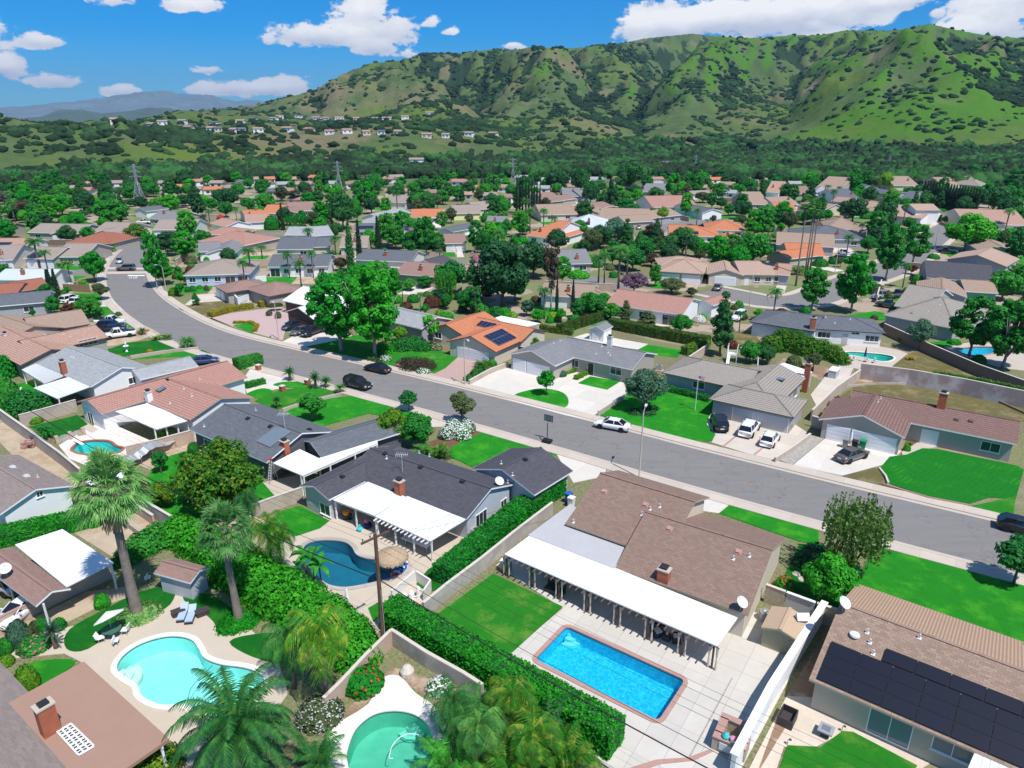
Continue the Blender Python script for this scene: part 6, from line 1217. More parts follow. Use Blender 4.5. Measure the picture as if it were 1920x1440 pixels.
('t','house with tan roof and grey gables below the charcoal one','r_tan','stucco_grey',[((1110,992),(1495,1030),(1560,950),'bc','gg',''),((1480,985),(1730,1000),(1740,930),'ab','gg','')],'the tan roof with grey gables at right'),
('t','brown-roofed house at the right edge beyond the conifer hedge','r_tan','stucco_grey',[((1585,680),(1900,695),(1890,625),'bc','gg','')],None),
('t','small bright red-roofed house at upper right','r_orange','stucco_white',[((68,378),(222,378),(205,342),'ab','gg','')],None),
('t','tan roof above the small bright red one','r_tan','stucco_white',[((55,338),(235,332),(235,295),'ab','gg','')],None),
('t','grey-roofed white house at upper right below the bright tree','r_slate','stucco_white',[((540,295),(700,292),(700,250),'ab','gg','n:w')],None),
('t','white-gabled grey house below the bright round tree','r_slate','stucco_white',[((675,220),(865,222),(840,172),'bc','gg','n:w')],'the white-gabled grey house at upper right'),
('t','blue-grey roofed house left of the cypress screen','r_slate','stucco_bluegrey',[((950,265),(1085,262),(1080,225),'bc','gg',''),((965,300),(1060,308),(1075,270),'ab','gg','')],'the blue-grey house left of the cypress screen'),
('t','large pale house with two chimneys at the upper right','r_taupe','stucco_grey',[((1590,195),(1755,185),(1760,135),'ab','hh','')],'the pale house with two chimneys'),
('t','tan-roofed house behind the grey white-gabled one','r_tan','stucco_beige',[((945,192),(1135,192),(1130,160),'ab','gg','')],None),
('t','low brown roof behind the cypress screen','r_tan','stucco_beige',[((1315,195),(1445,195),(1440,165),'ab','gg','')],None),
('t','pink-roofed house at the left of the upper right quarter','r_tanpink','stucco_white',[((-20,240),(85,245),(85,205),'ab','gg','')],None),
('t','tan-roofed house beside a small palm at upper right','r_tan','stucco_greige',[((350,212),(545,225),(545,180),'ab','gg','n:w')],None),
('t','pale grey house between two palms at upper right','r_lightgrey','stucco_white',[((325,265),(515,270),(505,235),'ab','hh','n:w')],None),
('t','brown low roof beside the dark round tree at upper right','r_brown2','stucco_greige',[((195,255),(335,255),(335,225),'ab','gg','')],None),
]
def inside(pt,poly,mrg=0):
 x,y=pt;n=len(poly);c=False;j=n-1
 for i in range(n):
  xi,yi=poly[i];xj,yj=poly[j]
  if(yi>y)!=(yj>y)and x<(xj-xi)*(y-yi)/(yj-yi+1e-12)+xi:c=not c
  j=i
 return c
def free(p,rad):
 for k in range(9):
  a=k*pi/4;q=(p.x,p.y)if k==8 else(p.x+cos(a)*rad,p.y+sin(a)*rad)
  for poly in AVOID:
   if abs(poly[0][0]-q[0])<45 and abs(poly[0][1]-q[1])<45 and inside(q,poly):return False
 return True
def yard_of(h,z):
 w=h.openings[0][0];s_=sum(map(ord,h.label));a,b,c,d=w;u=(b-a).normalized();v=(d-a).normalized();ln=(b-a).length;dp=(d-a).length;k=.35+.3*(s_%7)/7
 F_=lambda x,y:a+u*x+v*y
 for nm,lay,mt,x0,x1,y0,y1 in(('lawn','lawn',('lawn','lawn_patchy','lawn')[s_%3],-1,ln*k,-8,-.8),('driveway','drive',('drive','drive_white','soil_light')[s_%3],ln*k+.4,ln*min(1,k+.42),-9,-.3),('lawn','lawn',('lawn_patchy','lawn_dry','lawn')[s_%3],ln*.1,ln*.9,dp+1,dp+7)):
  q=[F_(x0,y0),F_(x1,y0),F_(x1,y1),F_(x0,y1)];m_=sum(q,Vector((0,0,0)))/4
  if free(m_,2.5):h_=LAY[lay]+(s_%4)*.004;PATCHES.append((nm,[(p.x,p.y)for p in q],h_,mt,None))if mt!='x' else None
 if s_%5<3 and free(F_(ln/2,dp+8),2):P=[F_(-3,dp+8),F_(ln+3,dp+8)];r=thing('block_wall',autolabel('garden boundary wall',P[0].lerp(P[1],.5),'wall',None),'wall',(P[0].x,P[0].y,0));MB().beam(P[0]+Vector((0,0,.9)),P[1]+Vector((0,0,.9)),.2,1.8).build('wall_panel',('block_wall','block_brown','block_pink')[s_%3],r);MB().beam(P[0]+Vector((0,0,1.84)),P[1]+Vector((0,0,1.84)),.28,.07).build('wall_coping','wall_cap',r)
for z,lab,rf_,wl,wings,short in MID:
 h=House(lab,rf_,wl,'trim_white' if rf_ not in('r_spantan','r_redbrown')else 'trim_tan',short=short,slope=.3)
 for k,(A,B,C,ax,en,au)in enumerate(wings):h.wing(A,B,C,z,ax,en,dz=.03*k,auto=au)
 h.done()
 yard_of(h,z)
 for w in wings[:1]:
  A,B=Z(z,w[0]),Z(z,w[1]);cx=(A[0]+B[0])/2;
  if 'chimney' in lab or sum(map(ord,lab))%3==0:h.chimney(A[0]*.45+B[0]*.55,(A[1]+B[1])/2-(9 if z in '9t' else 10),1.1,.8,.6)
  if 'solar' in lab:
   p,n=h.hit(cx-8,(A[1]+B[1])/2-6,True)
   if p is not None and n.z<.99:e=h.ex;dn=n.cross(e).normalized();q=[p+e*a*2.6+dn*b*1.1+n*.12 for a,b in((-1,1),(1,1),(1,-1),(-1,-1))];m=MB().add(q+[x-n*.06 for x in q],[(0,1,2,3),(7,6,5,4),(0,4,5,1),(1,5,6,2),(2,6,7,3),(3,7,4,0)]);m.build('solar_panel','solar_blue',h.root)
def upper():
 h=House('two-storey house with tan roofs and white upper walls at the far road end','r_spantan','stucco_white','trim_tan',short='the two-storey house',slope=.3)
 h.wing((878,412),(1150,440),(1225,395),'t',auto='n:w,g');h.wing((1110,378),(1295,378),(1365,350),'t',ze=5.4,dz=.05,auto='r:w');h.done()
upper()
# two tall buildings features on the upper right pale house
# ---------------------------------------------------------------- far houses as small gabled houses in rows
def far_house(x,y,w,roof,wl,lab,turn=0.0,base=None,hh=2.6,name='house'):
 p=base or G(x,y,0);dep=(p.y*CP+CH*SP);W_=w*dep/F;D_=min(11,max(7,W_*.6));a=turn;ex=Vector((cos(a),sin(a),0));ey=Vector((-ex.y,ex.x,0));r=thing(name,lab,'house',p);z0=p.z
 o=p-ex*W_/2;zr=z0+hh+D_*.16;m=MB();e=.4
 q=[o-ex*e-ey*e+Vector((0,0,hh)),o+ex*(W_+e)-ey*e+Vector((0,0,hh)),o+ex*(W_+e)+ey*(D_+e)+Vector((0,0,hh)),o-ex*e+ey*(D_+e)+Vector((0,0,hh))];r0=o-ex*e+ey*D_/2;r1=o+ex*(W_+e)+ey*D_/2;r0.z=r1.z=zr+.25
 m.add(q+[r0,r1],[(0,1,5,4),(2,3,4,5)],[[(0,0),(W_,0),(W_,D_/2),(0,D_/2)]]*2);m.add([x_-Vector((0,0,.15))for x_ in q+[r0,r1]],[(0,1,5,4),(2,3,4,5),(0,4,3),(1,2,5)]);m.build('roof',roof,r)
 wm=MB();c=[o+Vector((0,0,-1.5)),o+ex*W_+Vector((0,0,-1.5)),o+ex*W_+ey*D_+Vector((0,0,-1.5)),o+ey*D_+Vector((0,0,-1.5))];t=[v+Vector((0,0,hh+1.5))for v in c];g0=o+ey*D_/2;g1=g0+ex*W_;g0.z=g1.z=zr
 wm.add(c+t+[g0,g1],[(0,1,5,4),(2,3,7,6),(1,2,6,9,5),(3,0,4,8,7)]);wm.build('wall',wl,r)
 n=max(2,int(W_/5))
 for k in range(n):
  c_=o+ex*(W_*(k+.5)/n)-ey*.04+Vector((0,0,hh*.55));MB().box(c_,(1.6,.08,1.1),ex).build('window','pane',r)
 fp=[(v.x,v.y)for v in c];AVOID.append(fp);return r
RC={'r_taupe':'taupe','r_tan':'tan','r_slate':'slate','r_pink':'pink','r_orange':'orange','r_lightgrey':'pale grey','r_brown2':'brown','r_white':'white','r_tanpink':'pinkish tan'};WC={'stucco_white':'white','stucco_beige':'beige','stucco_greige':'greige','stucco_grey':'grey'}
FARH=[]
rr=random.Random(5)
def row(x0,x1,y,n,w,slope=0,jy=3):
 for k in range(n):FARH.append((x0+(x1-x0)*(k+.5)/n+rr.uniform(-6,6),y+slope*k+rr.uniform(-jy,jy),w*rr.uniform(.8,1.25)))
row(5,260,343,10,22);row(5,260,352,10,26);row(20,250,364,8,30);row(270,520,342,10,20);row(300,470,362,6,26);row(960,1250,343,8,24);row(1260,1440,344,5,28);row(1440,1900,343,8,28);row(900,1030,380,4,32);row(820,960,362,5,28);row(300,500,350,7,24);row(410,560,368,4,30);row(500,760,342,10,22);row(520,740,354,7,24);row(470,600,384,4,34,0);row(640,900,372,4,34,0,4);row(760,960,352,3,26,0,4);row(1030,1150,350,2,24);row(1150,1430,356,6,30,0,6);row(1240,1440,372,4,34);row(1430,1900,352,10,30,0,6);row(1440,1560,366,3,34);row(1080,1230,372,3,34);row(1700,1900,365,3,36);row(980,1100,362,2,30)
k_=0
for x,y,w in FARH:
 p=G(x,y,0)
 if not free(p+Vector((0,4,0)),7):continue
 ro=rr.choice(['r_taupe','r_tan','r_slate','r_lightgrey','r_brown2','r_tanpink','r_pink','r_orange','r_lightgrey']);wl=rr.choice(['stucco_white','stucco_beige','stucco_white','stucco_grey']);far_house(x,y,w,ro,wl,autolabel(f"far {RC[ro].replace(' ', '-')}-roofed {WC[wl]} house",p,'house',None),rr.uniform(-.5,.5))
HILLH=[(215,232),(280,240),(305,235),(350,245),(400,235),(410,248),(435,250),(450,232),(470,228),(525,222),(537,249),(560,222),(575,249),(610,226),(617,253),(637,225),(652,252),(665,227),(688,254),(700,227),(715,254),(725,226),(760,224),(805,216),(745,254),(800,260),(835,259),(878,256),(922,256),(395,260-12),(485,250),(510,226),(590,225),(340,232),(455,250)]
for k,(x,y)in enumerate(HILLH):
 p=on_hill(x,y)
 if p is None:continue
 ro=rr.choice(['r_taupe','r_tan','r_tanpink','r_slate','r_pink']);wl=rr.choice(['stucco_white','stucco_beige','stucco_white']);far_house(x,y,rr.uniform(13,19),ro,wl,f"small {WC[wl]} {RC[ro].replace(' ', '-')}-roofed hill house, {['first','second','third','fourth','fifth','sixth','seventh','eighth','ninth','tenth','eleventh','twelfth'][sum(1 for q in HILLH if (q[1] < 240) == (y < 240) and q[0] < x) % 12]} of {'upper' if y < 240 else 'lower'} {'left' if sum(1 for q in HILLH if (q[1] < 240) == (y < 240) and q[0] < x) < 12 else 'right'} row",rr.uniform(-.6,.6),base=p,hh=3.6)
for x,y,w,hh,lab in((781,316,26,7,'pale fortress-like white house alone in the hillside woods'),(1245,314,26,4,'long white club building with a dark roof at the foot of the hills')):
 p=on_hill(x,y)or G(x,y,0);far_house(x,y,w,'r_slate' if w==26 and y<315 else 'r_taupe','stucco_white',lab,base=p,hh=hh)
 # ---------------------------------------------------------------- hedges and garden walls
hedge('long clipped hedge running from the blue bin down to the small white service yard',[(1040,925),(960,985),(838,1090)],2.2,2.0,'lf_hedge')
hedge('long leafy hedge on top of the grey retaining wall below the patchy lawn',[(742,1172),(900,1262),(1020,1330),(1138,1398)],2.3,2.3,'lf_hedge')
mass('huge sprawling hedge mass between the two big fan palms and the dark pool',[(340,1010,2.2,2.6),(375,1025,2.4,2.8),(410,1045,2.6,3),(450,1075,2.8,3),(490,1100,2.9,3),(530,1125,2.9,3),(570,1150,2.8,2.9),(610,1175,2.7,2.8),(650,1205,2.4,2.7),(670,1235,2.0,2.4)],'f','lf_hedge',.17,520,name='hedge',cat='hedge')
mass('dark green bush on the wall behind the garden shed',[(270,1030,2,1.8),(300,1015,2,2),(240,1050,1.5,1.5)],'f','lf_mid',.17,420)
hedge('bright hedge strip below the white gable wall at left',[(-20,1022),(90,1000),(180,978),(252,952)],2.6,1.5,'lf_hedge')
hedge('yellow-topped hedge along the back of the white slab behind the dark grey roof',[(1050,625),(1090,612),(1130,600)],1.4,1.8,'lf_hedge_dark');hedge('thick olive hedge with bare brown base behind the small white shed',[(1150,616),(1230,632),(1322,650)],2.0,2.0,'lf_hedge_dark')
hedge('small yellow-green hedge beside the green lawn behind the grey house',[(1322,652),(1285,665)],1.4,1.6,'lf_citrus');hedge('low hedge framing the small square lawn by the porch',[(1080,712),(1105,700),(1160,712)],.7,.7,'lf_lime');hedge('short low hedge beside the porch path of the grey house',[(1045,707),(1075,698)],.7,.6,'lf_lime')
hedge('dark block-shaped hedge at the end of the pink tiled roof',[(450,690),(482,682)],2.2,1.7,'lf_mid');hedge('low clipped hedge around the round front lawn',[(464,727),(492,720)],1.2,.9,'lf_mid')
hedge('yellow flowering hedge along the pink paved drive',[(397,594),(430,584),(470,578)],1.6,1.1,'lf_yellow');hedge('upper stretch of the yellow hedge beside the white court wall',[(490,575),(525,568)],1.6,1.2,'lf_yellow');hedge('low yellow border around the small heart-shaped lawn',[(440,607),(470,606),(482,612),(478,622)],.8,.5,'lf_yellow')
hedge('long low hedge in front of the blue-walled house',[(350,528),(400,530),(465,524)],1.4,1.0,'lf_hedge_dark');hedge('trailing creeper along the top of the stained retaining wall',[(1745,727),(1830,742),(1925,763)],.7,2.85,'lf_citrus',dens=40)
hedge('green hedge across the garden of the greige tiled house',[(1015,620),(1070,628)],1.2,1.2,'lf_hedge_dark');hedge('clipped hedge row below the greige hip roof windows',[(1250,733),(1280,740),(1325,752)],1.1,.9,'lf_mid');hedge('long dark hedge between the orange-roofed gardens',[(1375,478),(1440,476)],2,1.8,'lf_mid');hedge('hedge in front of the small white ranch behind the brown hip roof',[(560,548),(600,543)],1.5,1,'lf_mid')
hedge('square clipped hedge left of the grey hedge-wrapped roof',[(1056,375),(1085,373)],3,3,'lf_bright',dens=20,size=.3);hedge('long hedge below the grey hedge-wrapped roof',[(1090,375),(1132,374)],3,3,'lf_mid',dens=20,size=.3)
mass('vine-covered mound with glossy leaves in front of the white pool house',[(1445,655,2.6,2.6),(1468,650,3,3.4),(1492,655,3.1,3.4),(1515,662,3,3),(1540,664,2.6,2.6),(1560,672,2.4,2.4),(1575,680,1.8,2)],'f','lf_citrus',.22,260)
wall('stepped grey block wall beside the long clipped hedge',[(1035,965),(965,1020),(905,1070),(840,1120),(795,1158)],1.5,.2,'block_grey','wall_cap')
wall('grey retaining wall with hanging leaves above the round pool',[(735,1207),(800,1250),(870,1290),(905,1313)],1.45,.3,'block_grey','wall_cap');wall('pink block wall left of the bottom palms',[(735,1210),(690,1255),(640,1310),(610,1340)],1.5,.2,'block_pink')
wall('tall white wall running down beside the tan storage shed',[(1540,1165),(1490,1245),(1440,1325),(1370,1460)],2.0,.3,'stucco_white','trim_white',capw=.55);wall('tan stacked block wall behind the air conditioner',[(1432,1128),(1468,1142)],1.8,.2,'stone','wall_cap');wall('grey panel fence behind the tan storage shed',[(1470,1143),(1523,1163)],1.8,.08,'flat_grey','trim_white',name='fence',cat='fence');wall('tan stacked block wall beside the tiled roof corner',[(1526,1164),(1568,1178)],1.8,.2,'stone')
wall('tan block wall around the pink house garden',[(5,790),(60,830),(120,875),(155,905)],1.8,.2,'block_wall');wall('tan wall between the light grey house and the pink house',[(40,800),(95,785),(146,770)],1.7,.2,'block_wall');wall('pinkish wall behind the broken canopy',[(240,862),(300,848),(365,830)],1.8,.2,'block_pink')
wall('tan wall at the end of the citrus garden',[(475,972),(520,955),(568,938)],1.6,.2,'block_wall');wall('long grey wall along the foot of the citrus garden',[(250,945),(295,975),(345,1005)],1.6,.2,'block_grey');wall('tan rear wall behind the first fan palm',[(245,955),(290,985)],1.2,.2,'block_pink');wall('rough rubble stone edging beside the tall palm trunk',[(240,985),(285,1020)],.7,.5,'stone',None)
wall('tan wall along the bottom left garden beds',[(-10,1190),(60,1155),(140,1115),(215,1082)],1.3,.25,'block_wall','brick_edge');wall('pinkish short wall by the shade of the carport',[(40,755),(45,745)],1.6,.2,'block_pink')
wall('long stained retaining wall behind the brown tiled house',[(1610,710),(1700,722),(1800,740),(1930,768)],2.6,.3,'block_stained','wall_cap');wall('tan wall between the greige and brown tiled houses',[(1610,712),(1565,745),(1520,790)],1.7,.2,'block_wall');wall('lower tan wall beside the gravel strip',[(1518,822),(1480,850),(1452,868)],.7,.2,'block_wall');wall('brown block wall dividing the dry slope from the far pool',[(1655,625),(1740,665),(1830,705),(1925,740)],2.0,.25,'block_brown','wall_cap')
wall('grey gate wall beside the two white garage doors',[(1520,800),(1540,806),(1560,812)],1.6,.15,'block_grey');wall('low planter wall at the edge of the brown soil',[(1590,727),(1640,722),(1700,722)],.4,.15,'block_wall',None);wall('dark timber retaining edge on the dry slope',[(1855,748),(1922,778)],.4,.15,'wood',None,name='timber_edging',cat='edging')
wall('low tan wall between pink pavers and the curved driveway',[(880,722),(920,700),(953,688)],.8,.25,'block_wall');wall('low block wall at the right end of the curved driveway',[(1121,781),(1150,762),(1172,748)],.8,.2,'block_wall');wall('long tan wall behind the grey hip-roofed garden',[(1285,690),(1325,662)],1.6,.2,'block_wall');wall('white court wall with arch beside the brown hipped roof',[(428,552),(448,575),(468,568)],1.9,.2,'stucco_white','trim_white');wall('brick front planter wall beside the far driveway',[(252,628),(280,622)],.5,.3,'brick_red',None)
wall('long tan edging wall along the lawn by the cycads',[(245,672),(300,663),(372,655)],.5,.3,'block_wall',None);wall('low brown wall between front lawns by the small tree',[(530,772),(575,758),(640,742)],.5,.25,'block_wall',None);wall('timber fence below the small palms at left',[(120,546),(170,548)],1.8,.08,'wood',None,'7' and 'f',name='fence',cat='fence')
wall('curved stone edging between dry and striped lawn',[(1648,880),(1660,895),(1665,908)],.3,.2,'wall_cap',None);wall('low kerb edge below the striped lawn',[(1655,910),(1740,935),(1818,950)],.25,.15,'brick_edge',None)
wall('white long fence behind the small white ranch',[(480,530),(500,528)],1.6,.1,'stucco_white',None,name='fence',cat='fence')
# ---------------------------------------------------------------- foreground plants
T('f','fan','lf_fan',258,1152,842,142,'tall fan palm with a thick leaning trunk beside the white carport roof','big fan palms',lean=-.0);T('f','fan','lf_fan',449,1163,940,112,'shorter fan palm whose trunk rises beside the blue sun loungers','big fan palms',var=1)
mass('ring of pale ground cover around the foot of the taller fan palm',[(258,1152,1.9,.55),(272,1150,1.6,.5),(245,1160,1.2,.5)],'f','lf_fan',.1,500);mass('ring of green ground cover around the foot of the shorter fan palm',[(449,1165,1.8,.55),(432,1175,1.3,.5),(462,1165,1.2,.5)],'f','lf_hedge',.1,500)
T('f','citrus','lf_citrus',418,962,833,178,'wide yellow-tipped orange tree in the garden left of the flat white patio roof');T('f','small','lf_mid',303,888,846,34,'small dark sapling in the garden above the orange tree');T('f','round','lf_citrus',312,950,903,50,'small orange bush left of the wide orange tree');T('f','shrub','lf_red',270,925,893,28,'bronze-tipped ball shrub behind the tall palm crown');T('f','shrub','lf_mid',363,850,828,22,'small round shrub at the corner of the dark grey house')
T('f','date','lf_palm',462,1462,1235,262,'large feathery date palm hiding the pool end at the bottom');T('f','queen','lf_queen',613,1318,1115,150,'queen palm with yellowing fronds above the spiky bush');T('f','queen','lf_palm',553,1290,1150,120,'greener queen palm left of the yellowing one')
T('f','queen','lf_queen',512,1078,945,100,'queen palm on the edge of the dark pool deck',rz=1);T('f','queen','lf_queen',532,1085,965,80,'yellow-fronded queen palm right by the dark pool');T('f','queen','lf_palm',470,1000,905,62,'slim palm in front of the orange tree')
for x,y,t in((590,1097,1025),(603,1103,1040),(575,1075,1022)):T('f','banana','lf_mid',x,y,t,40,f"banana-like plant at the {'near' if x == 603 else 'left' if x == 575 else 'middle of the'} edge of the dark pool",'banana-like plants')
for i,(x,y,t,w,k,m,lab)in enumerate([(850,1400,1268,120,'queen','lf_palm','bushy palm nearest the green pool'),(900,1440,1310,130,'queen','lf_palm','bushy palm at the bottom edge with brown fronds'),(960,1370,1260,120,'queen','lf_queen','upright palm pushing above the leafy hedge'),(1000,1440,1330,140,'queen','lf_queen','drooping yellow palm at the bottom centre'),(1060,1450,1320,120,'areca','lf_queen','yellow-green clumping palm under the hedge end'),(890,1360,1275,110,'areca','lf_palm','dark clumping palm beside the white flowers'),(1010,1395,1290,110,'areca','lf_palm','dense clumping palm against the leafy hedge'),(840,1460,1350,120,'areca','lf_mid','low clumping palm at the bottom edge by the pool'),(940,1470,1370,130,'areca','lf_queen','straggly clumping palm cut by the bottom edge')]):T('f',k,m,x,y,t,w,lab,'bottom palm thicket',var=i%2)
T('f','areca','lf_palm',600,1450,1350,110,'green palm fronds at the bottom beside the green pool rim');flowers('bush with red flowers against the pink block wall','2',130,980,1.5,1.4,'lf_bright','lf_redfl',45,.1);flowers('white hydrangea-like bush by the round pool','2',550,1000,.95,.8,'lf_mid','lf_white',200,.1);flowers('pale straggly flowering bush below the queen palms','1',1800,1150,1.7,1.1,'lf_olive','lf_white',420,.06)
T('f','lump','lf_greyg',38,1205,1162,44,'big grey-green ball shrub in the bottom left bed');T('f','lump','lf_olive',52,1202,1175,30,'smaller ball shrub in front of the big grey one');T('f','lump','lf_olive',68,1183,1163,26,'round shrub right of the grey ball shrubs');T('f','shrub','lf_bright',82,1180,1157,24,'bright shrub in the bottom left bed');T('f','shrub','lf_bright',112,1178,1158,28,'bright round shrub at the end of the left bed');T('f','shrub','lf_bright',193,1137,1112,30,'yellow-green bush by the tan garden wall');flowers('rose bushes with pink blooms in the bottom left bed','1',200,760,1.3,.8,'lf_mid','lf_pink',60,.1);T('f','cycad','lf_greyg',106,1215,1165,40,'spiky agave-like plant in the bottom left bed');T('f','shrub','lf_mid',12,1225,1195,28,'dark round shrub at the left edge');T('f','shrub','lf_lime',55,1290,1245,44,'lime green shrub against the grey roof edge');T('f','shrub','lf_lime',15,1245,1228,28,'yellow-green shrub above the white roof edge')
mass('clipped yellow-dotted bush at the bottom edge beside the brown roof',[(280,1455,2.2,2.0),(300,1440,1.6,1.7)],'f','lf_citrus',.1,700);T('f','shrub','lf_mid',15,790-20,700,60,'large dark bush at the left edge above the tan wall');mass('large rounded bush in front of the flat grey-white patio roof',[(50,775,3.0,3.4),(72,770,2.4,2.6),(28,765,2,2.6)],'f','lf_mid',.2,380)
mass('dark hedge-like trees at the left edge beside the lattice pergola',[(8,705,2.6,3.4),(25,700,1.6,2),(-5,725,2,3)],'f','lf_bright',.22,300);T('f','date','lf_mid',85,822,790,44,'dark spreading cycad on the artificial lawn',cat='cycad',name='cycad');T('f','shrub','lf_lime',68,792,780,26,'low lime shrub by the tan wall');T('f','areca','lf_queen',310,820,795,44,'yellowish palm in front of the white patio cover of the pink house');T('f','shrub','lf_yellow',153,815,805,14,'small yellow shrub by the arched fence')
T('f','round','lf_citrus',738,838,770,68,'olive-yellow tree behind the charcoal roof');T('f','round','lf_mid',785,838,775,66,'green tree beside the olive-yellow one');T('f','areca','lf_queen',825,860,812,50,'yellow-green clumping palm at the lawn corner','front palms of the charcoal house');T('f','areca','lf_palm',795,856,815,46,'darker clumping palm left of the yellow-green one','front palms of the charcoal house')
for i,(x,y)in enumerate(((838,820),(858,815),(876,808),(850,808),(868,822))):flowers(f"white rose bush, {['leftmost', 'middle near', 'rightmost', 'middle far', 'frontmost'][i]} of the five by the front lawn",'f',x,y,1.15,1.5,'lf_mid','lf_white',330,.1,'white rose bushes')
T('f','small','lf_olive',866,795,735,55,'olive-brown pear-shaped tree beside the white roses');T('f','small','lf_mid',767,770,733,40,'small round street tree on the near lawn');T('f','small','lf_mid',586,790,738,55,'small spreading tree on the lawn of the dark grey house');T('f','small','lf_bright',1024,742,695,36,'small tree on the round grass island')
T('f','olive','lf_greyg',1205,770,692,92,'wide grey-green olive-like tree by the street');mass('low shrubs around the foot of the grey-green tree',[(1212,775,1.5,.8),(1190,775,1.3,.7),(1225,768,1,.7)],'f','lf_dark',.14,300)
T('f','willow','lf_willow',1588,1090,930,108,'weeping tree with bare white twigs on the near verge');T('f','round','lf_bright',1545,1135,1040,95,'leafy bright tree below the weeping tree');T('f','small','lf_mid',1900,1095,1010,92,'street tree cut by the right edge');mass('dark shrubs between the brown roof and the leafy tree',[(1515,1060,1.6,1.4),(1530,1040,1.4,1.2),(1550,1150,1,.6),(1600,1075,1,.8)],'f','lf_dark',.15,350);flowers('rose bush with red blooms against the beige gable wall','3',575,430,.95,1.1,'lf_bright','lf_redfl',70,.11)
for i,(x,y,t)in enumerate(((544,714,688),(592,729,697),(612,727,706),(638,736,720),(520,765,742))):T('f','cycad','lf_palm',x,y,t,26,f"cycad palm with short trunk, {['nearest the round lawn edge', 'left of the close pair', 'right of the close pair', 'rightmost beside the black suv', 'below on the near lawn'][i]}",'front yard cycads')
T('f','date','lf_palm',353,652,625,40,'low spreading palm at the kerb of the left lawns');T('f','cycad','lf_palm',268,628,614,20,'small cycad beside the brick planter');T('f','areca','lf_queen',296,638,620,24,'sparse leaning palm left of a pair at the kerb');T('f','areca','lf_queen',314,637,618,22,'sparse leaning palm right of a pair at the kerb')
for i,(x,y)in enumerate(((162,655),(176,654))):T('f','shrub','lf_yellow',x,y,y-11,13,f"yellow ball shrub, {['left', 'right'][i]} of two under the long window",'yellow ball shrubs')
T('f','shrub','lf_yellow',281,660,654,13,'flat orange-yellow flower cushion on the left lawn');T('f','shrub','lf_yellow',223,670,664,12,'flat orange-yellow flower cushion by the edging wall')
# trees in front gardens across the street
T('f','syc','lf_bright',640,660,503,118,'tall bright street tree with pale trunk, left of the pair');T('f','syc','lf_bright',704,672,484,116,'taller dense street tree, right of the pair',var=1);mass('dark shrubs at the foot of the right street tree',[(720,660,2,2),(740,655,1.6,1.6),(700,672,1.2,1)],'f','lf_bright',.18,300)
mass('low grey hedge shrub beside the parked black sedan',[(693,675,.9,.7),(704,677,.9,.7),(713,678,.8,.7)],'f','lf_olive',.12,300);T('f','poll','lf_bright',808,650,588,44,'pollarded tree with knobby bare limbs');mass('green mound of shrubs left of the pollarded tree',[(755,655,2.2,2.2),(775,652,2.4,2.2),(792,655,2,1.6)],'f','lf_mid',.18,300);T('f','round','lf_lime',752,640,612,30,'lime green shrub tree behind the green mound')
mass('bare twiggy brown shrub with pink edges in the flower garden',[(775,690,2.6,1.9),(795,690,2.4,1.7),(760,685,1.8,1.4)],'f','lf_brown',.11,380);flowers('pink azalea beside the orange-tiled house garage','5',775,285,1.1,1.1,'lf_mid','lf_pink',120,.12);flowers('pink and white flowers at the pavement edge','5',575,380,1.0,.7,'lf_mid','lf_pink',120,.1);flowers('pale blue and white flowers below the twiggy shrub','5',700,415,1.2,.6,'lf_mid','lf_white',160,.09);flowers('pale pink roses at the kerb beside the dark tree','5',490,350,1.1,.9,'lf_mid','lf_white',150,.1)
T('f','areca','lf_queen',905,690,665,34,'fan-leaved plant beside the lamp post planter');T('f','areca','lf_queen',918,680,656,26,'yellow palm at the corner of the orange-tiled house');T('f','shrub','lf_mid',923,686,672,20,'clipped shrub by the white gate');mass('garden shrubs around the lamp post',[(880,712,1.1,.9),(892,702,1.1,1),(900,695,1,.8)],'f','lf_mid',.14,300);T('f','round','lf_citrus',997,655,632,28,'small bushy tree beside the orange-tiled gable wall');T('f','shrub','lf_greyg',1052,705,693,22,'grey-green shrub by the porch steps')
T('f','conif','lf_dark',1349,668,545,42,'tall dark conifer behind the long hip-roofed house',name='conifer_tree');T('f','round','lf_mid',1405,680,640,42,'dark green bushy tree by the white play set');T('f','round','lf_dark',1437,682,648,38,'dense rounded tree right of the play set');T('f','shrub','lf_olive',1487,690,664,32,'dull brown-green ball shrub behind the greige hip roofs');T('f','small','lf_olive',1524,695,662,38,'sparse little tree in the bare brown yard');T('f','olive','lf_greyg',1722,657,600,56,'rounded grey-green willow-like tree by the brown wall');T('f','syc','lf_mid',1817,668,546,90,'tall open tree with dark trunk beside the pink-edged pool');T('f','syc','lf_mid',1880,690,556,100,'tall open tree at the right edge beyond the brown wall',var=1);T('f','round','lf_red',1912,640,560,44,'reddish-brown tree at the right edge');T('f','shrub','lf_mid',1835,678,664,26,'low shrub beside the pink-edged pool');T('f','areca','lf_yellow',1706,675,660,18,'yellow spiky plant on the dry slope');flowers('red-leaved shrub beside the tall dark conifer','f',1371,652,1.2,1.4,'lf_red','lf_redfl',60);T('f','cycad','lf_yellow',1477,808,793,20,'potted yellow-green cycad beside the garage');mass('low shrubs under the window of the greige hip-roofed house',[(1308,745,.8,.7),(1320,748,.8,.8)],'f','lf_citrus',.12,300);mass('dry twiggy plants along the tan wall',[(1558,762,.7,.9),(1570,752,.7,.9),(1553,770,.6,.6)],'f','lf_brown',.12,200);T('f','shrub','lf_bright',1700,845,832,14,'small shrub in the red mulch bed');T('f','areca','lf_citrus',1705,835,822,12,'small spiky plant in the red mulch bed')
for i,(x,y,t,m)in enumerate(((1040,1,1,0),)):pass
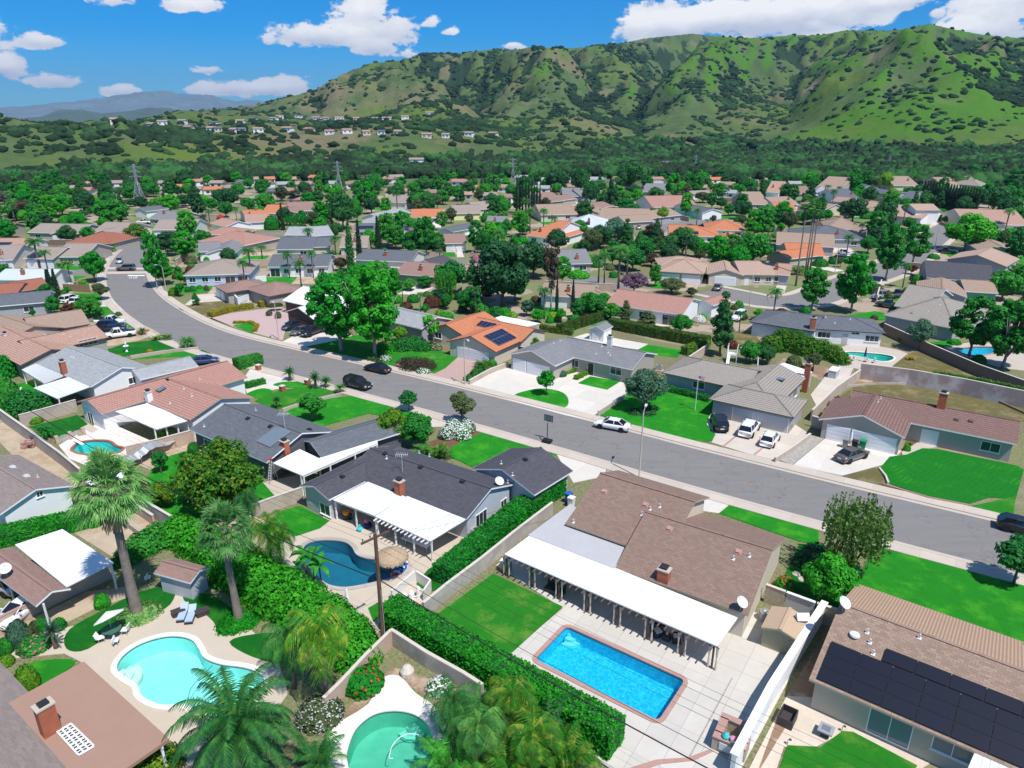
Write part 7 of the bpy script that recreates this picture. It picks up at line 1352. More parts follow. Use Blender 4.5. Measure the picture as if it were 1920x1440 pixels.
# middle distance, by zoomed coordinates: (zoom, kind, leaf, x, foot, top, width)
MT_=[(l[0],*[int(v)if v.isdigit()else v for v in q.split()])for l in """7:feather palm 300 812 570 170;feather palm 365 845 660 120;feather queen 540 945 745 110;feather palm 480 930 760 90;round bright 715 915 688 185;cyp cyp 405 1045 812 40;cyp cyp 440 1040 812 44;cyp cyp 376 985 815 34;small olive 765 1050 925 135;round mid 412 1155 1022 105;small red 530 1165 1080 130;syc bright 1180 960 505 170;syc bright 1235 935 690 190;syc bright 1400 760 515 190;round mid 848 500 296 255;feather palm 652 492 375 90;conif mid 330 495 330 130;olive citrus 1040 630 478 195;conif dark 1492 450 150 100;round bright 1283 405 258 150;feather palm 870 300 212 80;feather palm 320 320 232 70;areca queen 820 690 590 130;round dark 55 590 455 170;round mid 60 420 340 100;conif dark 130 455 360 120;lump bright 1552 775 722 52;lump mid 1735 770 718 52;shrub white 1490 735 692 56;shrub citrus 1305 1018 950 80;shrub mid 1448 985 938 55;shrub mid 1410 990 945 45;conif mid 1473 1092 995 62;shrub mid 1500 965 935 45;shrub brown 1550 980 935 40;feather palm 1890 890 640 150;round mid 1870 650 530 110;areca queen 1340 470 400 70;feather palm 1575 480 370 80;feather palm 1455 530 420 60;round mid 640 540 470 150;shrub mid 755 1155 1130 50;shrub olive 890 1170 1135 55;oak dark 1390 345 260 120;round dark 985 350 295 90;oak brown 200 430 300 170;oak grey 40 330 230 160;shrub redfl 1655 445 405 60;small mid 515 1015 945 60;round lime 1885 365 305 70
8:lump mid 125 520 405 125;cyp cyp 205 525 315 32;willow bright 345 530 398 230;syc bright 490 495 288 120;oak dark 655 520 258 220;round mid 762 470 290 100;syc bright 850 355 148 150;round mid 762 300 155 100;euc brown 200 335 200 90;euc olive 300 335 205 110;euc brown 400 335 205 100;round bright 1235 392 248 135;round mid 1400 335 225 120;round dark 1590 290 160 110;round mid 1510 310 205 100;cyp dark 715 840 455 62;cyp cyp 782 800 440 44;cyp cyp 925 740 415 50;round bright 860 670 520 125;syc mid 1050 670 475 190;syc bright 1095 520 375 160;syc mid 1280 730 400 200;syc mid 1380 690 530 90;feather palm 400 665 500 120;feather palm 252 885 680 100;feather palm 432 885 662 100;feather palm 600 725 560 110;areca mid 560 730 640 130;olive brown 640 830 730 130;syc mid 1650 700 430 130;syc bright 1790 700 470 170;olive mid 1720 740 540 190;round dark 1850 1095 620 430;round mid 1880 560 445 90;syc mid 930 980 740 210;willow mid 1425 1065 805 150;shrub red 1320 1100 1010 135;round mid 1432 1120 1000 90;round mid 1160 980 890 110;round mid 1260 960 870 130;shrub mid 1180 1065 1000 100;feather olive 1380 800 660 80;round bright 515 190 90 80;round mid 600 200 115 60;oak dark 1060 290 190 160;oak dark 1250 250 140 170;oak grey 880 190 100 150;date palm 1745 215 95 70;oak mid 1860 420 290 130;round lime 1690 270 190 80;round brown 560 310 250 90;olive brown 1480 640 560 60;shrub pink 1645 770 700 60;shrub mid 1700 1180 1080 130;shrub mid 1800 1170 1090 130;shrub bright 1870 1175 1100 110;shrub brown 1550 1140 1080 80;areca queen 140 610 540 80;feather palm 50 760 630 110;round mid 995 450 370 70;small olive 130 1080 1010 120
9:conif dark 735 390 100 56;oak dark 880 230 15 230;oak dark 490 260 60 110;oak dark 330 240 80 200;round bright 775 300 190 180;round mid 855 410 290 190;syc bright 1205 300 85 130;syc bright 1300 430 230 100;syc mid 1325 250 90 120;small lime 1130 475 350 100;feather palm 315 600 400 70;feather palm 100 600 425 70;feather palm 645 955 690 150;feather palm 690 945 670 120;feather palm 795 985 620 200;feather mid 860 870 620 150;olive brown 1040 650 478 175;round dark 1275 725 510 245;oak greyg 790 630 455 230;round mid 505 580 450 125;olive olive 600 680 520 170;bloom purple 912 1005 845 220;syc mid 1072 950 770 110;olive olive 1200 1005 885 230;olive olive 1340 1030 955 100;euc brown 292 1140 570 160;cyp cyp 335 1140 885 26;cyp cyp 455 1120 880 26;round mid 590 1135 1000 210;conif olive 848 1230 1050 100;conif olive 1010 1265 1130 150;round mid 1262 1300 1158 170;round mid 740 1200 1070 130;round mid 480 1190 1060 120;round mid 1580 770 640 145;small lime 1490 250 165 70;syc mid 1548 300 160 120;syc mid 1720 420 240 120;feather palm 1382 490 355 70;feather palm 1462 500 440 60;feather palm 1790 480 360 70;feather palm 1850 480 370 60;feather palm 1900 470 400 60;oak olive 1430 320 240 130;round mid 1620 420 330 90;round dark 1560 160 70 120;oak dark 1700 200 110 150;round mid 405 440 380 90;round mid 525 430 350 100;round dark 80 560 480 110;oak brown 60 500 400 120;oak dark 620 260 150 200;round mid 1000 330 260 120;round mid 945 330 270 90;feather olive 1050 480 450 50;olive brown 1040 800 700 130;syc mid 1130 700 590 110;round bright 190 1220 1120 100;round greyg 110 1170 1050 110;shrub mid 1695 770 720 80;shrub citrus 140 1405 1310 100;shrub mid 1700 1110 1050 75;shrub mid 760 880 830 70;round mid 1770 620 570 110;shrub bright 500 880 820 170;oak mid 870 480 420 90;bloom brown 400 560 480 90;shrub mid 1150 1290 1245 90;small mid 170 400 360 60
t:tallfan palm 207 945 268 120;tallfan palm 275 872 300 110;tallfan palm 312 845 290 110;tallfan palm 290 850 320 110;syc mid 325 1130 785 235;syc bright 620 1145 670 300;syc mid 880 905 445 245;syc mid 1080 790 455 225;round bright 1480 680 400 350;round bright 490 635 553 120;round dark 755 335 195 115;round lime 870 225 95 110;syc bright 640 250 45 110;syc bright 300 225 85 120;round lime 920 325 215 120;round dark 135 280 180 120;oak dark 1680 400 200 230;round mid 1770 340 190 140;syc mid 1860 260 50 210;feather palm 1775 545 350 110;feather palm 440 275 180 70;feather palm 525 285 190 60;conif mid 1730 510 410 90;conif dark 1110 330 228 60;bloom red 1072 860 785 90;conif olive 1700 610 530 80;conif olive 1760 615 530 90;conif olive 1830 620 535 90;conif olive 1890 620 535 80;shrub mid 735 440 390 90;shrub lime 590 350 318 60;conif mid 1292 465 410 50;shrub olive 800 1000 920 130;shrub mid 1115 930 850 90;shrub mid 1240 740 700 90;areca citrus 220 860 745 110;shrub mid 390 795 735 130;shrub mid 130 790 750 90;shrub lime 1030 990 950 45;shrub brown 795 1195 1160 60;round mid 1560 300 200 130;round mid 1240 200 130 130;oak mid 1050 300 200 120;oak dark 60 200 90 150;round mid 1350 480 420 100;round mid 160 470 390 110;round mid 260 480 395 110;olive mid 80 610 545 150;round dark 1895 740 600 90;shrub bright 1395 1380 1340 100;oak brown 520 390 330 70;olive brown 215 370 310 60;bloom brown 1880 1180 1040 130;round mid 1800 1010 860 150""".split("\n")for q in l[2:].split(";")]
for z,kd,mt,x,y,t,w in MT_:T(z,kd,'lf_'+mt,x,y,t,w,var=(x+y)%2 if kd in('syc','round','broad','oak')else 0)
for i in range(20):x=1150+i*21;T('t','cyp','lf_cyp',x,335+i*4.2,150+i*3,30,f"narrow cypress in the dark screen at upper right, {['first','second','third','fourth','fifth','sixth','seventh','eighth','ninth','tenth'][i % 10]} from the {'left' if i < 10 else 'middle'}",'dark cypress screen')
for i,(x,y,t)in enumerate(((35,415,110),(58,415,120),(78,418,105),(103,420,115),(125,420,135),(148,395,150),(165,390,160),(186,390,165),(207,410,170))):T('9','cyp','lf_cyp',x,y,t,17,f"tall bare-trunked thin cypress, {['first','second','third','fourth','fifth','sixth','seventh','eighth','last'][i]} from the left in the central row",'central row of thin cypresses')
# generic garden trees filling the middle distance, clear of houses and roads
fr=random.Random(9);placed=[(Vector(o.location))for o in bpy.data.objects if o.parent is None and o.type=='EMPTY' and('tree' in o.name or 'palm' in o.name)]
# keep bare strips clear: driveways and yards already modelled in the foreground
AVOID+=[P for n,P,h,m,ho in PATCHES if n in('driveway','pool_deck','patio_paving','lawn','path')]
YK=[('shrub','lf_mid'),('shrub','lf_bright'),('shrub','lf_olive'),('shrub','lf_lime'),('shrub','lf_red'),('small','lf_mid'),('small','lf_bright'),('round','lf_mid'),('feather','lf_palm'),('shrub','lf_brown'),('shrub','lf_white')]
TARGETS=[(333,352,150),(352,375,135),(375,410,130),(410,450,95),(450,505,85),(505,575,26)]
KM=[('round','lf_mid'),('round','lf_bright'),('oak','lf_dark'),('syc','lf_mid'),('broad','lf_bright'),('olive','lf_olive'),('round','lf_dark'),('conif','lf_dark'),('feather','lf_palm'),('oak','lf_mid'),('shrub','lf_mid'),('shrub','lf_olive'),('shrub','lf_bright'),('shrub','lf_mid'),('small','lf_bright'),('small','lf_mid'),('syc','lf_bright'),('small','lf_olive')]
YARD=[(700,1010,545,602,34),(1020,1330,580,606,16),(330,480,505,575,14),(1360,1560,560,640,8),(1650,1920,560,640,10),(0,200,500,600,14)]
for x0,x1,y0,y1,n in[(-20,1940,a,b,c)for a,b,c in TARGETS]+YARD:
 k=tries=0
 while k<n and tries<n*60:
  tries+=1;x,y=fr.uniform(x0,x1),fr.uniform(y0,y1);p=G(x,y,0)
  yd=x0>-20 or y1>590
  if not free(p,1.3 if yd else 2.4 if y>375 else 2):continue
  if min(((p-q).length for q in placed),default=99)<(2 if yd else 3.6 if y>375 else 5):continue
  kd,mt=fr.choice(YK if yd else KM[:10]if y<400 else KM);h={'round':6.5,'oak':8,'syc':10,'broad':7.5,'olive':6,'conif':10,'feather':9,'shrub':2.2,'small':4}[kd]*fr.uniform(.65,1.2)*(.72 if yd else 1)
  if kd=='shrub' and y<450:h*=1.6
  tree(kd,mt,p,h);placed.append(p);k+=1
  # ---------------------------------------------------------------- vehicles
car('sedan','car_white','f',1148,803,1120,798,'white sedan parked at the kerb past the basketball hoop');car('sedan','car_black','f',708,696,690,692,'black sedan parked on the far side of the street');car('suv','car_black','f',671,726,695,732,'black suv parked on the near side of the street');car('suv','car_grey','f',237,507,205,508,'dark grey suv crossing the intersection behind the stop line');car('hatch','car_silver','7',897,770,893,790,'silver car waiting at the left of the far road')
car('suv','car_black','f',1348,800,1344,790,'black suv on the driveway beside the curved lawn');car('suv','car_white','f',1404,811,1416,796,'white suv between the black suv and the white hatchback');car('hatch','car_white','f',1443,830,1452,818,'white hatchback nearest the tan wall');car('sedan','car_grey','f',1596,860,1622,851,'grey sedan on the driveway in front of the bins')
car('pickup','car_white','E',1350,555,1200,575,'white pickup truck with open bed beside the tan-pink roof');car('pickup','car_white','E',1240,410,1380,410,'white crew-cab truck parked farthest left of the row');car('suv','car_navy','E',1260,455,1380,450,'navy car between the two white trucks');car('sedan','car_black','E',1290,490,1400,480,'dark car beside the white pickup');car('suv','car_white','E',920,190,1010,190,'white suv on the driveway by the small red tree');car('suv','car_white','E',800,155,890,130,'white vehicle behind the white suv by the small red tree')
car('hatch','car_navy','J',1010,815,940,835,'blue car beside the garage of the white-roofed house');car('pickup','car_black','J',1240,880,1110,930,'black pickup truck on the white driveway');car('sedan','car_grey','J',1110,870,1010,905,'dark grey car next to the black pickup');car('sedan','car_blue','4',1150,365,1210,360,'blue car parked behind the light grey roof');car('sedan','car_white','1',140,570,40,640,'white car half under the brown carport roof');car('sedan','car_silver','1',20,430,-60,400,'silver car at the left edge by the carport')
car('hatch','car_black','3',1900,110,1960,125,'black car cut by the right edge on the street',cat='car');car('sedan','car_grey','9',1540,970,1560,940,'grey sedan in front of the arched-entry house');car('suv','car_white','9',400,830,440,810,'white suv by the grey shingle house');car('suv','car_grey','9',320,815,290,820,'grey car left of the white suv by the grey shingle house');car('sedan','car_black','9',1285,905,1250,890,'black car in front of the orange-tan garage')
car('pickup','car_green','t',910,1108,860,1100,'dark green pickup truck beside the pale greige tiled roof');car('pickup','car_grey','t',970,1030,1050,1020,'dark crew-cab truck behind the short hedge at right');car('suv','car_silver','t',840,1035,790,1045,'silver car left of the dark crew-cab truck');car('suv','car_navy','t',520,755,460,745,'dark blue van by the orange roof');car('pickup','car_white','t',570,715,530,700,'white pickup behind the dark blue van');car('sedan','car_white','t',765,605,740,600,'white car by the slate-blue hip roof');car('suv','car_black','t',600,435,570,440,'black suv by the tan roof at the far road end');car('suv','car_white','f',1385,598,1375,604,'white suv beside the tall dark conifer');car('sedan','car_black','8',1450,800,1415,790,'black sedan in the central cul-de-sac');car('suv','car_silver','8',1538,675,1540,655,'silver suv on the brown garage driveway');car('sedan','car_navy','8',1520,445,1560,440,'navy car by the yellow house');car('suv','car_white','8',1590,440,1620,430,'white suv by the yellow house');car('sedan','car_silver','7',275,795,285,770,'grey car on the driveway between the tall palms at left');car('suv','car_silver','7',20,820,0,815,'silver car at the far left edge');car('pickup','car_white','7',1085,478,1040,478,'white truck on the far driveway beyond the dark bushy tree');car('suv','car_black','9',1440,510,1400,505,'black car on the side street by the orange hip roof');car('sedan','car_silver','9',945,515,930,500,'pale car near the grey-green tree');car('pickup','car_black','t',1340,700,1290,695,'dark truck under the large bright tree at right')
# ---------------------------------------------------------------- lamps, poles, pylons, wires
lamp_post(1198,897,770,'tall street lamp beside the white driveway of the brown-shingled house',(.3,.9));lamp_post(872,722,632,'street lamp in the planter beside the pink pavers',(.4,-.9));lamp_post(523,637,562,'street lamp by the blue car and black pickup',(.2,-.9));lamp_post(312,547,497,'street lamp under the bright column trees by the bend',(-1,.3));lamp_post(1405,575,515,'street lamp on the cul-de-sac pavement',(.8,.6));lamp_post(1565,512,460,'street lamp between the dark blue van and the sycamore',(-.6,.7));lamp_post(1752,468,424,'street lamp on the road beside the large bright tree',(-1,0));lamp_post(857,502,463,'street lamp in the central cul-de-sac',(-.5,.8));lamp_post(12,508,470,'street lamp at the far left edge',(-.6,.5));lamp_post(1200,425,398,'street lamp beside the tan gabled house',(.5,.5));lamp_post(1041,388,362,'street lamp behind the thin cypress row',(.5,.5));lamp_post(876,500,474,'thin lamp at the right of the central cul-de-sac',(.5,.3))
def sign(x,y,t,lab):
 p=G(x,y,0);h=hgt(x,y,t);item('street_sign',lab,'sign',[('post',MB().tube([p,p+Vector((0,0,h))],.03,6),'metal_grey'),('sign_plate',MB().tube([p+Vector((0,-.04,h-.3)),p+Vector((0,0,h-.3))],.38,8),'metal_light')],p)
sign(209,492,480,'round-looking sign seen from behind at the intersection')
PB=G(720,1214,0);PH=hgt(720,1214,1000)
def utility_pole():
 r=thing('utility_pole','brown wooden utility pole with a single crossarm in front of the dark pool','utility pole',PB);MB().tube([PB,PB+Vector((0,0,PH))],[.2,.14],12).build('pole','wood_pole',r)
 a,b=G(685,1024,PH-.15),G(749,994,PH-.15);d=(b-a).normalized();c=PB+Vector((0,0,PH-.35));MB().beam(c-d*1.25,c+d*1.25,.12,.15).build('crossarm','wood_pole',r)
 m=MB()
 for k in(-1.1,-.45,.5,1.1):q=c+d*k;m.lathe([(.0,.3),(.05,.28),(.06,.2),(.03,.16),(.03,.05)],(q.x,q.y,q.z+.05),8)
 m.build('insulator','trim_dark',r);MB().box(PB+Vector((.18,-.05,3.4)),(.1,.1,.5)).build('cable_box','trim_dark',r)
 MB().tube([PB+Vector((.12,-.16,5.6)),PB+Vector((.2,-.22,3)),PB+Vector((.15,-.2,.2))],.03,6).build('riser_pipe','steel',r);return c,d
PC,PD=utility_pole()
def wire(a,b,sag,r_,lab,n=22):
 P=[a.lerp(b,t/n)-Vector((0,0,sag*4*(t/n)*(1-t/n)))for t in range(n+1)];o=MB().tube(P,r_,5).build('power_line','wire',None,loc=tuple(a));return tag(o,lab,'power line','wires strung from the wooden pole')
WV=[]
for i,(k,dz,r_,sag,lab)in enumerate(((-1.1,.3,.009,.5,'outermost thin wire on the left end of the crossarm'),(-.45,.3,.009,.55,'thin wire left of the pole top'),(.5,.3,.009,.6,'thin wire right of the pole top'),(1.1,.3,.009,.6,'outermost thin wire on the right end of the crossarm'),(.12,-3.9,.045,.9,'thick black cable clamped low on the pole'),(.1,-2.6,.018,.8,'medium cable below the crossarm'))):
 q=PC+PD*k+Vector((0,0,dz));e=G(1760+i*16,1560,PC.z+dz-.0);dirv=Vector((.80,-.60,0));far=q+dirv*48;back=q-Vector((.82,-.575,0))*62
 wire(q,far,sag*1.2,r_,lab+', running to the lower right');wire(q,back,sag*1.6,r_,lab+', running to the upper left')
q=PC+Vector((0,0,-.2));wire(q,Vector(H2.hit(871,950,True)[0]or G(871,975,3)),.4,.012,'service wire from the pole to the charcoal-roofed house');wire(q,G(1090,905,4.6),.5,.012,'service wire from the pole to the brown-shingled house')
def pylon(x,y,t,lab,base=None):
 p=base or G(x,y,0);lo,hi=0,150
 for _ in range(40):
  m_=(lo+hi)/2
  if PR(p+Vector((0,0,m_)))[1]>t:lo=m_
  else:hi=m_
 h=lo;m=MB();w0=h*.13;th=max(.07,h*.0055);lv=[0,.18,.34,.48,.6,.7,.79,.87,.94,1];W_=[w0*(1-.84*min(1,v/.6))if v<.6 else w0*.16 for v in lv]
 C=[[p+Vector((sx*w,sy*w,h*v))for sx,sy in((-1,-1),(1,-1),(1,1),(-1,1))]for v,w in zip(lv,W_)]
 for a,b in zip(C,C[1:]):
  for k in range(4):m.beam(a[k],b[k],th*1.4);m.beam(a[k],b[(k+1)%4],th);m.beam(a[(k+1)%4],b[k],th);m.beam(b[k],b[(k+1)%4],th)
 r=thing('transmission_tower',lab,'pylon',p,'lattice transmission towers');m.build('lattice_mast','steel',r)
 for v,l in((.7,.17),(.82,.15),(.94,.12)):m=MB();c=p+Vector((0,0,h*v));m.beam(c-Vector((h*l,0,0)),c+Vector((h*l,0,0)),th*1.6);m.beam(c-Vector((h*l,0,0)),c+Vector((0,0,h*.04)),th);m.beam(c+Vector((h*l,0,0)),c+Vector((0,0,h*.04)),th);m.build('crossarm','steel',r)
pylon(264,386,308,'big lattice pylon at left beyond the dark round tree');pylon(637,362,302,'thin lattice pylon left of centre among the far roofs');pylon(962,352,296,'slender lattice pylon at the centre of the photo');pylon(1303,328,290,'lattice pylon in front of the green golf course',on_hill(1303,322));pylon(1665,322,292,'small lattice pylon at right against the woods',on_hill(1665,318))
def mast(x,y,t,lab):p=G(x,y,0);h=hgt(x,y,t);o=MB().tube([p,p+Vector((0,0,h))],[.18,.1],7).build('utility_pole','wood_pole',None,loc=tuple(p));MB and tag(o,lab,'utility pole')
mast(632,352,310,'thin wooden pole beside the second pylon');mast(683,392,350,'wooden pole left of the bright rounded tree');mast(1240,425,385,'wooden pole among the centre roofs');mast(385,395,350,'wooden pole right of the tall dark conifer at left');mast(1537,350,310,'wooden pole in the upper right quarter')
# flags
def flag(x,y,t,w,lab,off=(-.5,0)):
 p=G(x,y,0);h=hgt(x,y,t);r=thing('flagpole',lab,'flagpole',p);MB().tube([p,p+Vector((0,0,h))],[.07,.04],8).build('pole','metal_light',r);hh=w*.6;n=13;z0=p.z+h*.93-hh;pos=lambda u,v:p+Vector((u*w*.95,.12*w*sin(u*5),z0-.3*u*hh+v*hh))
 fl=None
 for k in range(n):
  m=MB();V=[];
  for j in range(9):u=j/8;V+=[pos(u,k/n),pos(u,(k+1)/n)]
  m.add(V,[(2*j,2*j+2,2*j+3,2*j+1)for j in range(8)])
  if fl is None:fl=m.build('flag','red',r)
  else:m.build('stripe','red' if k%2==0 else 'trim_white',fl)
 m=MB();V=[]
 for j in range(5):u=j/4*.4;V+=[pos(u,.46)+Vector((0,-.02,0)),pos(u,1.01)+Vector((0,-.02,0))]
 m.add(V,[(2*j,2*j+2,2*j+3,2*j+1)for j in range(4)]);m.build('canton','flag_navy',fl);m=MB()
 for a in range(5):
  for b in range(4):c=pos(.05+.07*a,.53+.12*b)+Vector((0,-.03,0));m.box(c,(.018*w,.01,.018*w))
 m.build('star_field','trim_white',fl)
flag(760,475,420,4.2,'tall flagpole with a striped flag beside the bright lawn');flag(1303,770,700,1.1,'thin flagpole with a small striped flag on the green front lawn')
# ---------------------------------------------------------------- street furniture and garden things
def hoop():
 p=G(1026,828,.15);h=hgt(1026,828,783);r=thing('basketball_hoop','portable basketball hoop standing at the near kerb','basketball hoop',p);d=(G(1040,800,0)-G(1026,828,0)).normalized();s=Vector((-d.y,d.x,0));s=Vector((.86,-.5,0))
 MB().box(p+Vector((0,0,.15)),(1.2,.8,.3),s).build('base','black_bin',r);MB().beam(p+Vector((0,0,.2)),p+Vector((0,0,h*.72)),.12).beam(p+Vector((0,0,h*.7)),p+d*.55+Vector((0,0,h*.88)),.08).build('pole','trim_dark',r)
 c=p+d*.6+Vector((0,0,h*.9));m=MB();w,hh=1.25,.8
 for a,b in(((-w/2,-hh/2),(w/2,-hh/2)),((w/2,-hh/2),(w/2,hh/2)),((w/2,hh/2),(-w/2,hh/2)),((-w/2,hh/2),(-w/2,-hh/2)),((-.28,-.25),(.28,-.25)),((.28,-.25),(.28,.15)),((.28,.15),(-.28,.15)),((-.28,.15),(-.28,-.25))):m.beam(c+s*a[0]+Vector((0,0,a[1])),c+s*b[0]+Vector((0,0,b[1])),.07)
 m.build('backboard_frame','trim_dark',r);MB().box(c,(w,.03,hh),s).build('backboard','pane_blue',r);q=c+d*.3-Vector((0,0,.3));MB().tube([q+Vector((cos(a),sin(a),0))*.23 for a in[k*pi/8 for k in range(17)]],.02,5).build('rim','orange_p',r)
hoop()
def bin_(x,y,mat,lab,w=.65,h=1.1):
 p=G(x,y,.06);e=Vector((.82,-.57,0));r=thing('wheelie_bin',lab,'bin',p,'wheeled bins');m=MB();a=Vector((-e.y,e.x,0));lo=[p+e*(i*w*.4)+a*(j*w*.4)for i,j in((-1,-1),(1,-1),(1,1),(-1,1))];hi=[p+e*(i*w*.5)+a*(j*w*.5)+Vector((0,0,h))for i,j in((-1,-1),(1,-1),(1,1),(-1,1))]
 m.add(lo+hi,[(3,2,1,0),(4,5,6,7)]+[(k,(k+1)%4,4+(k+1)%4,4+k)for k in range(4)]);m.build('bin_body',mat,r);MB().box(p+Vector((0,0,h+.05)),(w*1.08,w*1.12,.1),e).box(p+a*w*.5+Vector((0,0,h+.02)),(w*.7,.12,.08),e).build('lid',mat,r)
 for s_ in(-1,1):q=p+e*(s_*w*.36)+a*(w*.42);MB().tube([q+Vector((0,0,.12))-e*.03,q+Vector((0,0,.12))+e*.03],.12,10).build('wheel','tyre',r)
bin_(1584,839,'grey_bin','grey bin left of three in front of the garage doors');bin_(1601,842,'black_bin','black bin between the grey and green ones');bin_(1616,842,'green_bin','green bin right of three in front of the garage doors',.75,1.15);bin_(1066,942,'blue_plastic','blue bin at the street end of the long hedge');bin_(1071,950,'canvas','tan bin beside the blue one')
def ac(z,x,y,lab,w=.85):
 p=G(*Z(z,(x,y)),.05);r=thing('air_conditioner',lab,'air conditioner',p,'outdoor air conditioners');MB().lathe([(.02,0),(w/2,0),(w/2,.82),(w/2-.05,.88),(.3,.88)],p,20).build('casing','metal_grey',r);m=MB();c=p+Vector((0,0,.9))
 for k in range(12):a=k*pi/6;m.beam(c+Vector((cos(a),sin(a),0))*.08,c+Vector((cos(a),sin(a),0))*.36,.02)
 m.tube([c-Vector((0,0,.02)),c+Vector((0,0,.02))],.09,10);m.build('fan_grille','metal_light',r);MB().lathe([(.3,.885),(.0,.885)],p,16).build('fan_well','trim_dark',r)
 m=MB()
 for k in range(22):a=2*pi*k/22;q=p+Vector((cos(a),sin(a),0))*(w/2+.006);m.beam(q+Vector((0,0,.06)),q+Vector((0,0,.78)),.025)
 m.build('fin','steel',r)
ac('2',885,60,'round air conditioner beside the charcoal-roofed house');ac('B',288,325,'cylindrical air conditioner between the gable and the tan shed');
def box_ac(x,y,lab):p=G(x,y,.05);item('air_conditioner',lab,'air conditioner',[('casing',MB().box(p+Vector((0,0,.45)),(1,.8,.9),(.85,-.53,0)),'metal_grey'),('fan_grille',MB().lathe([(.3,.91),(.0,.93)],p,14),'trim_dark'),('base_pad',MB().box(p+Vector((0,0,.03)),(1.3,1.1,.06),(.85,-.53,0)),'concrete')],p,'outdoor air conditioners')
box_ac(1236,694,'grey air conditioner at the right gable of the grey house');box_ac(1694,640,'air conditioner beside the white pool house');box_ac(893,1006,'small unit lower beside the gable of the charcoal-roofed house')
def shed_tan():
 h=House('tan plastic storage shed with vertical grooves beside the white wall','r_brown2','shed_tan','shed_tan',ze=2.0,slope=.3,name='storage_shed',cat='shed');h.wing((1427,1176),(1497,1202),(1516,1160),ax='bc',o=.12);h.done();h.rooto.data.materials[0]=MT['shed_roof']
 w=h.openings[0][0];m=MB();
 for a,b in((w[0],w[1]),(w[1],w[2]),(w[2],w[3]),(w[3],w[0])):
  n=int((b-a).length/.22)
  for k in range(1,n):p=a.lerp(b,k/n);m.box(p+Vector((0,0,1.0)),(.03,.03,1.9),b-a)
 m.build('panel_rib','trim_tan',h.root)
shed_tan()
h=House('small white garden shed with grey roof on the white slab','r_midgrey','stucco_white','trim_white',ze=2.3,slope=.5,name='garden_shed',cat='shed');h.wing((1103,616),(1132,621),(1152,612),ax='bc',o=.15);h.done();h.win(1116,625,1.2,1.8,'door',zc=.95)
def gazebo_palapa():
 p=G(737,1082,0);r=thing('palapa_umbrella','round thatched palapa standing over the dark pool edge','palapa',p);hh=2.3;MB().tube([p-Vector((0,0,1)),p+Vector((0,0,hh+.3))],.09,8).build('post','wood_pole',r);m=MB();
 prof=[(.05,.75),(.35,.66),(.8,.48),(1.2,.27),(1.42,.08),(1.5,-.12),(1.4,-.16),(1.1,0),(.05,.45)];m.lathe(prof,p+Vector((0,0,hh)),30)
 for k in range(220):a=random.uniform(0,6.28);q=p+Vector((cos(a)*1.44,sin(a)*1.44,hh+.02));m.beam(q,q+Vector((cos(a)*.12,sin(a)*.12,-random.uniform(.15,.32))),.035,.02)
 m.build('thatch','thatch',r)
gazebo_palapa()
def float_ring(x,y,mat,lab,R_=.45,name='pool_float'):
 p=G(x,y,.0);m=MB();m.tube([p+Vector((cos(a)*R_,sin(a)*R_,.03))for a in[k*pi/12 for k in range(25)]],.14,10);o=item(name,lab,'pool float',[('ring',m,mat),('stripe',MB().tube([p+Vector((cos(a)*R_,sin(a)*R_,.1))for a in[k*pi/12 for k in range(9)]],.1,8),'trim_white')],p)
float_ring(755,1058,'blue_plastic','blue inflatable ring in the dark pool near the palapa');float_ring(750,1068,'blue_plastic','second blue and white inflatable ring overlapping the first',.4);float_ring(742,1078,'pinkp','pink and white inflatable ring in the dark pool',.38)
def lounger(z,x,y,ang,lab,mat='cushion_blue'):
 p=G(*Z(z,(x,y)),.05);e=Vector((cos(ang),sin(ang),0));r=thing('sun_lounger',lab,'sun lounger',p,'blue sun loungers');s=Vector((-e.y,e.x,0));c=p+Vector((0,0,.32))
 MB().box(c+e*-.15,(1.25,.62,.1),e).build('seat_cushion',mat,r);MB().beam(c+e*.45,c+e*1.05+Vector((0,0,.38)),.62,.1).build('back_cushion',mat,r);m=MB().box(c-Vector((0,0,.1))+e*.1,(1.85,.68,.08),e);m.build('frame','wicker',r)
 for i in(-.7,.85):
  for j in(-.28,.28):MB().box(p+e*i+s*j+Vector((0,0,.13)),(.07,.07,.26),e).build('leg','wicker',r)
la=atan2(*(lambda a,b:(b.y-a.y,b.x-a.x))(G(340,1168,0),G(352,1138,0)));lounger('1',1030,590,la,'left one of two blue cushioned sun loungers');lounger('1',1075,600,la,'right one of two blue cushioned sun loungers')
for x,lab in((335,'left dark wicker side table behind the loungers'),(380,'right dark wicker side table behind the loungers')):p=G(x,1152,.05);item('side_table',lab,'side table',[('table_top',MB().box(p+Vector((0,0,.42)),(1.1,.7,.05),(.8,.6,0)),'wicker'),('table_base',MB().box(p+Vector((0,0,.2)),(1.0,.62,.38),(.8,.6,0)),'wicker')],p,'wicker side tables')
